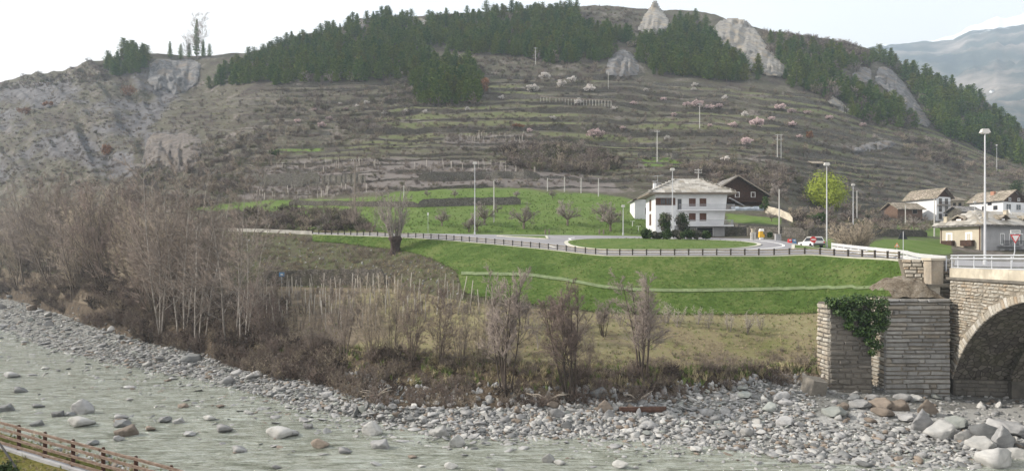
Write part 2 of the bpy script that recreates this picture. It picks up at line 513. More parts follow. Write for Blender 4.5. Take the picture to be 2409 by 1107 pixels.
def blur_mask(polys, soft=10.0):
    m = np.zeros(GY.shape)
    for P in polys:
        ins = in_poly(P, GU, GV); d = edge_dist(P, GU, GV)
        m = np.maximum(m, np.clip(0.5 + np.where(ins, d, -d) / soft / 2, 0, 1))
    return m
green_hill = blur_mask([[(430, 492), (560, 476), (640, 470), (760, 470), (880, 462), (960, 447), (1100, 440), (1200, 441), (1300, 452), (1440, 458), (1490, 470), (1530, 490), (1540, 570), (600, 570), (600, 535), (740, 520), (700, 500), (560, 497)],
                        [(1705, 502), (1780, 506), (1838, 515), (1836, 530), (1712, 522)], [(2045, 566), (2120, 560), (2240, 563), (2240, 600), (2040, 600)], [(2070, 528), (2160, 522), (2240, 540), (2240, 556), (2080, 556)],
                        [(1500, 372), (1570, 366), (1610, 385), (1590, 392), (1520, 392)], [(640, 352), (760, 345), (765, 358), (650, 362)], [(1890, 568), (1960, 560), (1965, 590), (1880, 590)]], 12)
bare = blur_mask([[(590, 400), (700, 375), (920, 370), (1180, 380), (1300, 400), (1440, 420), (1460, 455), (1200, 440), (960, 445), (700, 465), (560, 470)], [(1050, 320), (1250, 315), (1260, 345), (1040, 345)], [(1220, 420), (1440, 428), (1470, 455), (1320, 448)]], 14)
rock = blur_mask([[(-420, 210), (0, 195), (240, 150), (350, 140), (470, 150), (460, 210), (400, 260), (330, 330), (330, 420), (200, 440), (-420, 440)], [(320, 300), (480, 300), (500, 400), (330, 410)]], 22) * (0.55 + 0.6 * fbm(GX / 20 + GZ / 14, GZ / 14, 0, 4, 50))
tread = np.zeros(GY.shape)
for k in range(NT_):
    rf = TER_ROWS[k][0]
    tread[rf - 4:rf - 1] = 0.72; tread[rf - 5] = 0.45; tread[rf + 1] = 0.5
tread *= np.clip(0.55 + 1.1 * fbm(GX / 40, GY / 40, 0, 3, 71) + 0.25 * np.clip((GU - 1150) / 400, -0.6, 0.7), 0, 1) * np.clip((GU - 420) / 100, 0, 1)
meadow_green = np.clip(0.02 + 0.9 * fbm(GX / 12, GY / 7, 0, 3, 61) + 0.2 * np.clip((GU - 1400) / 400, 0, 1), 0, 1)
meadow_brown = np.clip(0.2 + np.clip((1000 - GU) / 500, 0, 0.6) + 0.5 * fbm(GX / 9, GY / 6, 0, 3, 65), 0, 1)
sand = blur_mask([[(2000, 955), (2240, 965), (2409, 955), (2600, 960), (2600, 1000), (2300, 995), (2150, 985), (2000, 985)], [(1900, 980), (2080, 975), (2100, 1000), (1960, 1010)], [(870, 975), (1000, 965), (1000, 990), (880, 1000)]], 12)
wet = np.where((GZONE <= 1)[:, None], 1.0, 0) * np.ones(GY.shape)

riverbed = zone_object('riverbed', [0, 1, 2], M_GRAVEL, {'sand': sand, 'wet': np.clip(wet, 0, 1)})
river_bank = zone_object('river_bank', [3], M_BANK)
meadow = zone_object('meadow', [4], M_MEADOW, {'green': meadow_green, 'brown': meadow_brown})
slope = zone_object('earth_slope', [5], M_SLOPE)
roadbed = zone_object('road_terrace_ground', [6], M_SLOPE)
hillside = zone_object('hillside', [7, 8, 9, 10, 11], M_HILL, {'tread': tread, 'green': green_hill, 'rock': rock, 'bare': bare})

# ------------------------------------------------------------------ water
def water():
    us = np.arange(-420, 2901, 4.5)
    ys = 17400.0 / (np.linspace(1190, 690, 420) - 603)
    U, Y = np.meshgrid(us, ys)
    X = (U - U0) / FPX * Y
    a = np.radians(-22); s, q = X * np.cos(a) - Y * np.sin(a), X * np.sin(a) + Y * np.cos(a)
    Z = 0.07 * fbm(s / 1.5, q / 0.8, 0, 4, 81) + 0.06 * fbm(s / 6, q / 3, 0, 2, 85)
    rap = np.clip(1 - np.hypot((U - 2010) / 190, (Y - 34.8) / 1.7), 0, 1) + np.clip(1 - np.hypot((U - 1120) / 90, (Y - 36.6) / 1.0), 0, 1) * 0.7
    Z += rap * 0.16 * fbm(s / 1.1, q / 0.6, 0, 4, 88)
    foam = np.clip(rap * 0.55 + 0.14 + 0.35 * fbm(s / 9, q / 4, 0, 3, 91), 0, 1)
    n, m = X.shape
    i = np.arange(n - 1)[:, None] * m + np.arange(m - 1)[None, :]
    F = np.stack([i, i + 1, i + 1 + m, i + m], -1).reshape(-1, 4)
    t = NT('river_water')
    p = t.pos()
    mp = t.n('ShaderNodeMapping'); t.t.links.new(p, mp.inputs['Vector'])
    mp.inputs['Rotation'].default_value = (0, 0, math.radians(-22)); mp.inputs['Scale'].default_value = (0.8, 1.6, 1)
    pv = mp.outputs['Vector']
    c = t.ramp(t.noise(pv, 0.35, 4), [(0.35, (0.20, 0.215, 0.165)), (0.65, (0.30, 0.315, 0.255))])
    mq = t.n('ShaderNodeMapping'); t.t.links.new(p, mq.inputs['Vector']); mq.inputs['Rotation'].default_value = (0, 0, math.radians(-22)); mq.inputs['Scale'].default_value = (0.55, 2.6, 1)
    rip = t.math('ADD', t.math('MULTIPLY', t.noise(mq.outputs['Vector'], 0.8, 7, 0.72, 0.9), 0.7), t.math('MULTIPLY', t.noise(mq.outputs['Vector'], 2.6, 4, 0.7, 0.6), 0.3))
    c = t.mix(t.ramp(rip, [(0.44, 0.0), (0.52, 0.4), (0.60, 1.0)]), c, (0.485, 0.525, 0.485))  # sky glints on the ripples painted in as pale streaks
    c = t.mix(t.ramp(rip, [(0.36, 0.9), (0.48, 0.0)]), c, (0.095, 0.115, 0.082))  # dark reflections between ripples painted into the water colour too
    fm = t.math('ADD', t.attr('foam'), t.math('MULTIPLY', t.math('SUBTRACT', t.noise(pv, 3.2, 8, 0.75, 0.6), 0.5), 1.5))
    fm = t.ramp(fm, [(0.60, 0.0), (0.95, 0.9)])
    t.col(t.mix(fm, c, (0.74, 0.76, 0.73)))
    h = t.math('ADD', t.noise(pv, 1.6, 6, 0.7, 0.3), t.math('MULTIPLY', t.noise(pv, 6.0, 4, 0.7), 0.45))
    t.bump(h, 1.0, 0.35)
    t.fin(t.math('ADD', 0.06, t.math('MULTIPLY', fm, 0.5)), 0.5)
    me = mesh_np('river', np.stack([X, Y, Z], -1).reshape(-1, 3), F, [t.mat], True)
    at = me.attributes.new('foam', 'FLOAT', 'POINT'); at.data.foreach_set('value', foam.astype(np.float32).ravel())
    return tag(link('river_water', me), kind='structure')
water()

# ------------------------------------------------------------------ far mountain
MOUNT = []
def mountain():
    us = np.arange(1850, 3300, 7.0)
    rk = np.array([(1850, 135), (2000, 118), (2070, 106), (2150, 102), (2200, 95), (2250, 79), (2300, 57), (2345, 40), (2365, 47), (2409, 34), (2500, 8), (2700, -60), (3300, -150)], float)
    rv = np.interp(us, rk[:, 0], rk[:, 1]) + 5 * fbm(us / 30, us * 0, 0, 4, 12)
    rows = 90
    Vs = []
    for r in range(rows + 3):
        s = min(r / rows, 1.0)
        Y = 620 + 1700 * s ** 1.35 + (r > rows) * (r - rows) * 120
        zt = CZ + (V0 - rv) / FPX * 2320
        zb = 60 + (us - 2100) * 0.02
        z = CZ + (V0 - (430 + (rv - 430) * s ** 0.85)) / FPX * Y
        x = (us - U0) / FPX * Y
        ridg = (1 - np.abs(fbm(x / 300, Y / 330 + x * 0, 0, 5, 40)) * 2)
        z = z + 75 * (ridg - 0.45) * (4 * s * (1 - s)) * (0.4 + 0.6 * s) + 7 * fbm(x / 25, Y / 25 + x * 0, 0, 4, 44) * (1 - s ** 6)
        if r > rows: z = zt - 90 * (r - rows)
        Vs.append(np.stack([x, np.full_like(x, Y), z], -1))
    V = np.array(Vs); n, m = V.shape[:2]
    i = np.arange(n - 1)[:, None] * m + np.arange(m - 1)[None, :]
    F = np.stack([i, i + 1, i + 1 + m, i + m], -1).reshape(-1, 4)
    t = NT('mountain_slope')
    p = t.pos()
    c = t.ramp(t.noise(p, 0.0045, 7, 0.65), [(0.36, (0.045, 0.058, 0.064)), (0.48, (0.075, 0.09, 0.085)), (0.55, (0.15, 0.14, 0.125)), (0.66, (0.32, 0.28, 0.25))])
    sp = t.n('ShaderNodeSeparateXYZ'); t.t.links.new(p, sp.inputs[0])
    h = t.n('ShaderNodeMapRange'); t.t.links.new(sp.outputs['Z'], h.inputs[0]); h.inputs[1].default_value = 720; h.inputs[2].default_value = 915
    sn = t.math('ADD', t.math('MULTIPLY', h.outputs[0], 0.75), t.math('MULTIPLY', t.noise(p, 0.011, 6, 0.75), 1.0))
    c = t.mix(t.ramp(sn, [(0.84, 0.0), (0.90, 1.0)]), c, (0.85, 0.87, 0.9))
    t.col(c); t.fin(0.95, 0.1)
    MOUNT.append((us, V))
    tag(link('mountain', mesh_np('mountain', V.reshape(-1, 3), F, [t.mat], True)), kind='structure')
mountain()

# ------------------------------------------------------------------ haze
def haze():
    x0, x1, y0, y1, z0, z1 = -620, 4200, -60, 2800, -5, 1500
    b = MB().box(((x0 + x1) / 2, (y0 + y1) / 2, (z0 + z1) / 2), (x1 - x0, y1 - y0, z1 - z0))
    m = bpy.data.materials.new('valley_haze'); m.use_nodes = True
    nt = m.node_tree
    nt.nodes.remove(nt.nodes['Principled BSDF'])
    pv = nt.nodes.new('ShaderNodeVolumePrincipled')
    pv.inputs['Color'].default_value = (0.70, 0.84, 1.0, 1)
    pv.inputs['Density'].default_value = 0.00024
    nt.links.new(pv.outputs[0], nt.nodes['Material Output'].inputs['Volume'])
    tag(b.build('haze', m), kind='stuff')
haze()
# ------------------------------------------------------------------ road, roundabout, green embankment
M_ASPHALT = NT('asphalt')
_p = M_ASPHALT.pos()
M_ASPHALT.col(M_ASPHALT.ramp(M_ASPHALT.math('ADD', M_ASPHALT.math('MULTIPLY', M_ASPHALT.noise(_p, 0.25, 5), 0.6), M_ASPHALT.math('MULTIPLY', M_ASPHALT.noise(_p, 9.0, 3), 0.4)), [(0.35, (0.215, 0.21, 0.225)), (0.65, (0.30, 0.295, 0.31))]))
M_ASPHALT.bump(M_ASPHALT.noise(_p, 30, 3), 0.3, 0.02)
M_ASPHALT = M_ASPHALT.fin(0.9, 0.2)
M_GREEN = ground_mat('mown_grass', [(0.34, (0.06, 0.105, 0.022)), (0.5, (0.092, 0.148, 0.034)), (0.66, (0.15, 0.185, 0.062))], 0.22, (), 0.8, 6.0, 9)
M_ISLAND = ground_mat('island_grass', [(0.36, (0.09, 0.15, 0.035)), (0.5, (0.12, 0.18, 0.05)), (0.64, (0.16, 0.2, 0.07))], 0.6, (), 0.8, 6.0, 12)
M_KERB = var_mat('kerb_concrete', (0.50, 0.49, 0.42), 0.18, 0.8)
M_PAINT = var_mat('road_paint', (0.80, 0.80, 0.78), 0.12, 1.5, 0.7)
M_PATH = var_mat('gravel_path', (0.15, 0.19, 0.095), 0.3, 1.5, bump=0.3)
M_CONC = var_mat('pale_concrete', (0.52, 0.50, 0.46), 0.25, 0.9, bump=0.2, tint=(0.36, 0.35, 0.32))
M_STEEL = var_mat('galvanised_steel', (0.55, 0.57, 0.60), 0.12, 1.5, 0.45, 0.5, 0.35)
M_DARKSTEEL = var_mat('weathering_steel', (0.07, 0.06, 0.05), 0.35, 2.0, 0.7, 0.3)
M_TIMBER_RAIL = var_mat('timber_rail', (0.23, 0.19, 0.13), 0.35, 2.5, 0.85)

def sheet(name, us, f0, f1, n, mat, dz, kind='structure', parent=None, lift=None):
    """ground-hugging sheet between two distances given as functions of the photo column"""
    V, F = [], []
    m = len(us)
    for k in range(n + 1):
        s = k / n
        for u in us:
            Y = f0(u) + (f1(u) - f0(u)) * s
            V.append((px(u, Y), Y, ground(u, Y) + dz))
    for k in range(n):
        for j in range(m - 1):
            a = k * m + j
            F.append((a, a + 1, a + 1 + m, a + m))
    o = link(name, mesh_np(name, np.array(V), np.array(F), [mat], True), parent)
    if kind: tag(o, kind=kind)
    return o
gY = lambda u: float(np.interp(u, UC, KG[0]))
iY = lambda u: float(np.interp(u, UC, KI[0]))
fY = lambda u: float(np.interp(u, UC, KF[0]))
road = sheet('road', np.arange(-300, 2500, 9.0), lambda u: gY(u) + 0.35, iY, 20, M_ASPHALT, 0.03)

def strip(path, w, h, zf=None, taper=1.0):
    """a low kerb-like band following a ground path; path: list of (X, Y)"""
    mb = MB(); n = len(path)
    L = []
    for i, (x, y) in enumerate(path):
        x0, y0 = path[max(i - 1, 0)]; x1, y1 = path[min(i + 1, n - 1)]
        d = Vector((x1 - x0, y1 - y0, 0)); d.normalize()
        nrm = Vector((-d.y, d.x, 0)) * w / 2
        z = (zf(x, y) if zf else groundXY(x, y))
        L.append((Vector((x, y, z)) - nrm, Vector((x, y, z)) + nrm))
    vs, fs = [], []
    for a, b in L:
        vs += [a - Vector((0, 0, 0.25)), a + Vector((0, 0, h)), b + Vector((0, 0, h)), b - Vector((0, 0, 0.25))]
    for i in range(n - 1):
        for k in range(4):
            fs.append((i * 4 + k, (i + 1) * 4 + k, (i + 1) * 4 + (k + 1) % 4, i * 4 + (k + 1) % 4))
    fs += [(0, 1, 2, 3), tuple((n - 1) * 4 + k for k in (3, 2, 1, 0))]
    return mb.add(vs, fs)

# outer kerb under the guard rail
kp = [(px(u, gY(u) + 0.05), gY(u) + 0.05) for u in np.arange(735, 2136, 12.0)]
tag(strip(kp, 0.42, 0.12).build('road_kerb', M_KERB), kind='structure')

# green embankment laid over the slope
low = np.array([(735, 568), (800, 572), (918, 587), (960, 592), (1000, 604), (1040, 620), (1075, 640), (1090, 690), (1150, 702), (1250, 716), (1330, 724), (1400, 734), (1500, 739), (1700, 740), (1850, 738), (1930, 735), (2000, 722), (2060, 706), (2110, 694), (2146, 688), (2170, 676)], float)
def slope_low(u):
    v = float(np.interp(u, low[:, 0], low[:, 1]))
    return hit(u, v, 0).y
tag(sheet('grass_embankment', np.arange(735, 2168, 6.0), lambda u: min(slope_low(u), gY(u) - 0.3), lambda u: gY(u) - 0.12, 16, M_GREEN, 0.09), kind='structure')
pth = np.array([(1085, 645), (1150, 646), (1240, 648), (1330, 660), (1420, 677), (1500, 684), (1600, 686), (1750, 684), (1900, 680), (2000, 678), (2060, 680), (2110, 682)], float)
pv_ = lambda u: float(np.interp(u, pth[:, 0], pth[:, 1]))
us = np.arange(1085, 2108, 8.0)
tag(sheet('slope_path', us, lambda u: hit(u, pv_(u) + 3.5, 0).y, lambda u: hit(u, pv_(u) - 3.5, 0).y, 2, M_PATH, 0.17), kind='structure')

# roundabout island
IC = W(1550, 568, 93.0); IRX, IRY = 13.6, 10.6
def ell(k, n, a, b):
    t = 2 * math.pi * k / n
    e = 2.6
    c, s = math.cos(t), math.sin(t)
    return (IC.x + a * abs(c) ** (2 / e) * (1 if c > 0 else -1), IC.y + b * abs(s) ** (2 / e) * (1 if s > 0 else -1))
isl = MB()
ring = [ell(k, 72, IRX, IRY) for k in range(72)]
vs = [(IC.x, IC.y, groundXY(IC.x, IC.y) + 0.55)]
for q, hgt in ((0.34, 0.52), (0.67, 0.38), (1.0, 0.16)):
    vs += [(IC.x + (x - IC.x) * q, IC.y + (y - IC.y) * q, groundXY(IC.x + (x - IC.x) * q, IC.y + (y - IC.y) * q) + hgt) for x, y in ring]
fs = [(0, 1 + k, 1 + (k + 1) % 72) for k in range(72)]
for r in range(2):
    fs += [(1 + r * 72 + k, 1 + (r + 1) * 72 + k, 1 + (r + 1) * 72 + (k + 1) % 72, 1 + r * 72 + (k + 1) % 72) for k in range(72)]
isl.add(vs, fs)
roundabout = isl.build('roundabout_ground', M_ISLAND, None, True); tag(roundabout, kind='structure')
tag(strip([ell(k, 72, IRX + 0.3, IRY + 0.3) for k in range(73)], 0.55, 0.17).build('roundabout_kerb', M_KERB), kind='structure')
# painted line round the island
def paint(name, path, w):
    V, F = [], []
    for i, (x, y) in enumerate(path):
        x0, y0 = path[max(i - 1, 0)]; x1, y1 = path[min(i + 1, len(path) - 1)]
        d = Vector((x1 - x0, y1 - y0)).normalized(); nx, ny = -d.y * w / 2, d.x * w / 2
        for sx in (-1, 1):
            X, Y = x + nx * sx, y + ny * sx
            V.append((X, Y, groundXY(X, Y) + 0.045))
    for i in range(len(path) - 1): F.append((2 * i, 2 * i + 1, 2 * i + 3, 2 * i + 2))
    tag(link(name, mesh_np(name, np.array(V), F, [M_PAINT])), kind='structure')
paint('road_marking', [ell(k, 90, IRX + 3.4, IRY + 3.0) for k in range(46, 96)], 0.32)
g0 = [(px(1345, 100.), 100.), (px(1338, 104), 104.0), (px(1352, 106.5), 106.5)]
paint('road_marking_tip', g0, 0.3)
# splitter islands
def splitter(name, pts):
    P = [W(u, v, hit(u, v, ROAD0).y) for u, v in pts]
    c = sum(P, Vector()) / len(P)
    mb = MB(); n = len(P)
    mb.add([p + Vector((0, 0, 0.15)) for p in P] + [p - Vector((0, 0, 0.2)) for p in P], [tuple(range(n))] + [(i, i + n, (i + 1) % n + n, (i + 1) % n) for i in range(n)])
    o = mb.build(name, M_ISLAND); tag(o, kind='structure')
    path = [(p.x, p.y) for p in P] + [(P[0].x, P[0].y)]
    fine = []
    for (x0, y0), (x1, y1) in zip(path, path[1:]):
        fine += [(x0 + (x1 - x0) * s, y0 + (y1 - y0) * s) for s in np.arange(0, 1, 0.12)]
    tag(strip(fine + [path[0]], 0.4, 0.18).build(name + '_kerb', M_KERB), kind='structure')
splitter('splitter_ground', [(1170, 555.5), (1288, 562.5), (1285, 556.5)])
splitter('traffic_island_ground', [(1866, 586), (1945, 588.5), (1900, 581), (1866, 577.5)])

# ------------------------------------------------------------------ guard rail of posts and rails along the embankment
def guard_rail():
    pts = []
    u = 736.0
    cur = None
    path = [Vector((px(q, gY(q)), gY(q), ground(q, gY(q)))) for q in np.arange(735, 2129, 3.0)]
    acc = 0; posts = [path[0]]
    for a, b in zip(path, path[1:]):
        acc += (b - a).length
        if acc >= 1.52: posts.append(b); acc = 0
    root = empty('guard_rail', posts[0])
    tag(root, 'long low timber guard rail with dark posts along the top of the green embankment', 'guard rail')
    inv = -Vector(root.location)
    pm = MB().box((0, 0, 0.36), (0.13, 0.16, 0.95)).box((0, -0.03, 0.86), (0.17, 0.2, 0.06)).mesh('post', M_DARKSTEEL)
    for p in posts: link('post', pm, root, p + inv)
    for h, w, mt in ((0.72, 0.13, M_TIMBER_RAIL), (0.44, 0.10, M_TIMBER_RAIL), (0.2, 0.06, M_DARKSTEEL)):
        mb = MB()
        for a, b in zip(posts, posts[1:]):
            d = (b - a); n = Vector((-d.y, d.x, 0)).normalized() * 0.10
            mb.tube([a + inv + n + Vector((0, 0, h)), b + inv + n + Vector((0, 0, h))], w / 2, 5)
        mb.build('rail', mt, root)
guard_rail()

# pale parapet wall beside the road where it leaves to the west
def parapet():
    mb = MB()
    us = list(np.arange(-300, 742, 9.0))
    root = empty('roadside_parapet', (px(450, gY(450)), gY(450), ground(450, gY(450))))
    tag(root, 'long pale concrete parapet wall edging the road behind the bare trees', 'wall')
    for a, b in zip(us[::6], us[6::6] + [us[-1]]):
        mb = MB()
        seg = [u for u in us if a <= u <= b]
        rows = []
        for u in seg:
            p = on_ground(u, gY(u) + 0.1) - root.location
            if u == seg[-1]: p -= Vector((0.03, 0, 0))
            rows.append(p)
        vs, fs = [], []
        for p in rows: vs += [p + Vector((0, -0.15, -0.4)), p + Vector((0, -0.15, 0.62)), p + Vector((0, 0.15, 0.62)), p + Vector((0, 0.15, -0.4))]
        n = len(rows)
        if n < 2: continue
        for i in range(n - 1):
            for k in range(4): fs.append((i * 4 + k, (i + 1) * 4 + k, (i + 1) * 4 + (k + 1) % 4, i * 4 + (k + 1) % 4))
        fs += [(0, 1, 2, 3), tuple((n - 1) * 4 + k for k in (3, 2, 1, 0))]
        mb.add(vs, fs).build('wall_section', M_CONC, root)
parapet()

# ------------------------------------------------------------------ dry stone terrace walls
def stone_mat(name, lo, hi, s=1.6, stretch=2.2, bump=0.9):
    t = NT(name)
    p = t.pos((1, 1, stretch))
    vo = t.n('ShaderNodeTexVoronoi'); t.t.links.new(p, vo.inputs['Vector']); vo.inputs['Scale'].default_value = s
    ve = t.n('ShaderNodeTexVoronoi'); ve.feature = 'DISTANCE_TO_EDGE'; t.t.links.new(p, ve.inputs['Vector']); ve.inputs['Scale'].default_value = s
    bw = t.n('ShaderNodeRGBToBW'); t.t.links.new(vo.outputs['Color'], bw.inputs[0])
    c = t.ramp(bw.outputs[0], [(0.2, lo), (0.8, hi)])
    j = t.ramp(ve.outputs['Distance'], [(0.0, 0.0), (0.10, 1.0)])
    c = t.mix(j, tuple(q * 0.4 for q in lo), c)
    c = t.mix(t.ramp(t.noise(p, 0.5, 5), [(0.45, 0.0), (0.68, 0.55)]), c, (0.10, 0.10, 0.06))
    t.col(c); t.bump(j, bump, 0.06)
    return t.fin(0.95, 0.1)
M_DRY = stone_mat('dry_stone', (0.10, 0.09, 0.08), (0.20, 0.185, 0.165), 3.4, 1.8)
M_DRY_PALE = stone_mat('pale_dry_stone', (0.13, 0.12, 0.11), (0.25, 0.235, 0.21), 3.4, 1.8)

ORD = ['lowest', 'second', 'third', 'fourth', 'fifth', 'sixth', 'seventh', 'eighth', 'ninth', 'tenth', 'eleventh', 'twelfth', 'thirteenth', 'fourteenth', 'fifteenth', 'sixteenth', 'topmost']
def place_on_hill(u):
    if u < 620: return 'at the rocky end of the terraces'
    if u < 860: return 'below the dense pine forest'
    if u < 1100: return 'below the round pine clump'
    if u < 1320: return 'below the bare middle slope'
    if u < 1560: return 'below the grey rock dome'
    if u < 1760: return 'above the white balconied house'
    if u < 1980: return 'above the bright green willow'
    if u < 2200: return 'above the small gabled houses'
    return 'above the grey villa by the bridge'
def wall_strip(name, pts, h, th, mat, label, group=None, rag=0.12, foot=0.5):
    """pts: foot points (world) from left to right"""
    o0 = Vector(pts[len(pts) // 2])
    vs, fs = [], []
    for i, p in enumerate(pts):
        p = Vector(p) - o0
        hh = (h[i] if hasattr(h, '__len__') else h) + RNG.uniform(-rag, rag)
        if i in (0, len(pts) - 1): hh *= 0.6
        lean = 0.12 * hh
        vs += [p + Vector((0, -th * 0.5, -foot)), p + Vector((0, -th * 0.5 + lean, hh)), p + Vector((0, th * 0.5 + lean, hh + 0.02)), p + Vector((0, th * 0.5 + 0.3, -foot))]
    n = len(pts)
    for i in range(n - 1):
        for k in range(4): fs.append((i * 4 + k, i * 4 + (k + 1) % 4, (i + 1) * 4 + (k + 1) % 4, (i + 1) * 4 + k))
    fs += [(3, 2, 1, 0), tuple((n - 1) * 4 + k for k in (0, 1, 2, 3))]
    o = MB().add(vs, fs).build(name, mat, None, False, o0)
    tag(o, label, 'wall', group, 'thing')
    return o
TWALL_U = []
WLAB = set()
def wlabel(t):
    n = t
    for e in (', its eastern stretch', ', its far eastern stretch', ', a short last piece'):
        if n not in WLAB: break
        n = t.replace(' of the slope', '') + e
    WLAB.add(n)
    return n
def terrace_walls():
    rg = random.Random(41)
    for k in range(NT_):
        rf, rh = TER_ROWS[k]
        u = 480 + rg.uniform(0, 120)
        while u < 2420:
            L = rg.uniform(90, 330) if k > 2 else rg.uniform(150, 420)
            ue = min(u + L, 2440)
            c0, c1 = int(_col(u)), int(_col(ue))
            pts, hs = [], []
            vmid = GV[rf, (c0 + c1) // 2]
            for c in range(c0, c1 + 1, 1):
                pts.append((GX[rf, c], GY[rf, c] - 0.1, GZ[rf, c]))
                hs.append(max(0.4, GZ[rh, c] - GZ[rf, c] + 0.05) * (0.55 + 0.6 * float(vnoise(c / 6.0, k * 3.3)) ** 2))
            if len(pts) > 5 and vmid > 175:
                um = (u + ue) / 2
                wall_strip('terrace_wall', pts, hs, 0.5, M_DRY if rg.random() < 0.7 else M_DRY_PALE,
                           wlabel(f"dry stone terrace wall, {ORD[k]} tier of the slope, {place_on_hill(um)}"), 'dry stone terrace walls on the hillside', 0.16)
                TWALL_U.append((k, u, ue))
            u = ue + rg.uniform(10, 120)
terrace_walls()
def free_wall(uv, h, mat, label, th=0.5, lo=None, n=24, name='stone_wall', foot=0.7):
    uv = np.array(uv, float)
    us = np.linspace(uv[0, 0], uv[-1, 0], n)
    vs = np.interp(us, uv[:, 0], uv[:, 1])
    pts = [hit(u, v, HILL0 if lo is None else lo) for u, v in zip(us, vs)]
    return wall_strip(name, pts, h, th, mat, label, None, 0.08, foot)
free_wall([(985, 487), (1080, 484), (1210, 481), (1225, 480)], 1.75, M_DRY_PALE, 'grey stone retaining wall crossing the bright green orchard meadow')
free_wall([(680, 482), (800, 484), (900, 486), (985, 487)], 1.2, M_DRY, 'low overgrown stone wall between the two meadow strips behind the pollard tree')
free_wall([(620, 672), (700, 670), (800, 668), (905, 670)], 2.2, M_DRY, 'long dark retaining wall behind the vineyard posts', 0.6, 0, 30)
free_wall([(572, 428), (660, 429), (752, 428)], 2.6, M_DRY_PALE, 'tall dark-topped terrace wall beside the pale wall above the western meadow')
free_wall([(757, 430), (800, 431), (860, 430)], 2.2, M_DRY_PALE, 'plain pale grey retaining wall on the lower vineyard terrace')
free_wall([(985, 423), (1080, 421), (1200, 420), (1270, 421)], 1.9, M_DRY_PALE, 'long pale stone wall at the foot of the bare vineyard terrace')
free_wall([(1500, 368), (1545, 370), (1597, 371)], 1.4, M_DRY_PALE, 'pale retaining wall below a utility pole on the middle slope')
free_wall([(1700, 553), (1760, 553), (1850, 556), (1895, 560)], 1.6, M_DRY, 'dark stone wall behind the yellow cabinet at the roundabout exit', 0.5, ROAD0)
free_wall([(1900, 552), (1960, 556), (2060, 556), (2180, 556)], 1.3, M_DRY, 'rough stone wall behind the round brown bush and the white car', 0.5, ROAD0)
# ------------------------------------------------------------------ stone bridge at the river
def rough_stone(l, d, h, seed, jit=0.12):
    """one dressed block with uneven corners and a bulged face, centred, front towards -Y"""
    r = random.Random(seed)
    mb = MB()
    q = lambda a: a * (1 + r.uniform(-jit, jit) * 0.5)
    x, y, z = l / 2, d / 2, h / 2
    j = min(h, l) * jit
    f = [(-x + r.uniform(0, j), -y + r.uniform(0, 0.03), -z + r.uniform(0, j)), (x - r.uniform(0, j), -y + r.uniform(0, 0.03), -z + r.uniform(0, j)),
         (x - r.uniform(0, j), -y + r.uniform(0, 0.03), z - r.uniform(0, j)), (-x + r.uniform(0, j), -y + r.uniform(0, 0.03), z - r.uniform(0, j))]
    b = [(-x, y, -z), (x, y, -z), (x, y, z), (-x, y, z)]
    k = 0.72
    c = Vector((sum(p[0] for p in f) / 4, 0, sum(p[2] for p in f) / 4))
    g = [((p[0] - c.x) * (1 - 0.05 / max(x, .06)) + c.x if abs(p[0]) > 0.06 else p[0], -y - r.uniform(0.012, 0.045), (p[2] - c.z) * (1 - min(0.5, 0.035 / max(z, .04))) + c.z) for p in f]
    vs = f + b + g
    fs = [(8, 9, 10, 11), (0, 1, 9, 8), (1, 2, 10, 9), (2, 3, 11, 10), (3, 0, 8, 11), (0, 4, 5, 1), (1, 5, 6, 2), (2, 6, 7, 3), (3, 7, 4, 0), (4, 7, 6, 5)]
    mb.add(vs, fs)
    return mb

def masonry_mat(name, cols, rnd=0.3):
    t = NT(name)
    p = t.pos()
    r = t.rand()
    c = t.ramp(r, [(i / (len(cols) - 1), q) for i, q in enumerate(cols)])
    n = t.noise(p, 2.2, 6, 0.7)
    c = t.mix(t.ramp(n, [(0.35, 0.0), (0.7, 0.6)]), c, tuple(q * 0.55 for q in cols[len(cols) // 2]))
    n2 = t.noise(p, 9.0, 5, 0.7)
    c = t.mix(t.ramp(n2, [(0.5, 0.0), (0.75, 0.35)]), c, tuple(min(1, q * 1.3) for q in cols[-1]))
    st = t.pos((0.9, 0.9, 0.28))
    c = t.mix(t.ramp(t.noise(st, 0.9, 5, 0.65), [(0.5, 0.0), (0.72, 0.6)]), c, (0.10, 0.095, 0.085))
    t.col(c); t.bump(t.noise(p, 7, 8, 0.75), 1.0, 0.08)
    return t.fin(0.92, 0.15)
M_ASHLAR = masonry_mat('grey_ashlar', [(0.30, 0.30, 0.295), (0.46, 0.455, 0.44), (0.25, 0.245, 0.235), (0.40, 0.395, 0.385), (0.38, 0.33, 0.26), (0.52, 0.51, 0.49), (0.33, 0.325, 0.315)])
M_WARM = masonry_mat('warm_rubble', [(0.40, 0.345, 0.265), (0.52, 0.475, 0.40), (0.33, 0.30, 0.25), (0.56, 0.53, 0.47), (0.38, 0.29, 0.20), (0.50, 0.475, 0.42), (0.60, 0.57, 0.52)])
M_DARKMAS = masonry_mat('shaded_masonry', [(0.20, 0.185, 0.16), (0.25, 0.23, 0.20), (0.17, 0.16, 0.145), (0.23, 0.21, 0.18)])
M_MORTAR = var_mat('old_mortar', (0.22, 0.195, 0.16), 0.35, 1.2, bump=0.5)
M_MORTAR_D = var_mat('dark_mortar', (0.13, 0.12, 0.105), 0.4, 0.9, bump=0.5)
M_PARAPET = var_mat('parapet_stone', (0.56, 0.51, 0.42), 0.22, 1.3, bump=0.3, tint=(0.40, 0.36, 0.29))
M_VAULT = stone_mat('vault_masonry', (0.10, 0.09, 0.08), (0.20, 0.18, 0.155), 2.4, 1.0, 0.6)

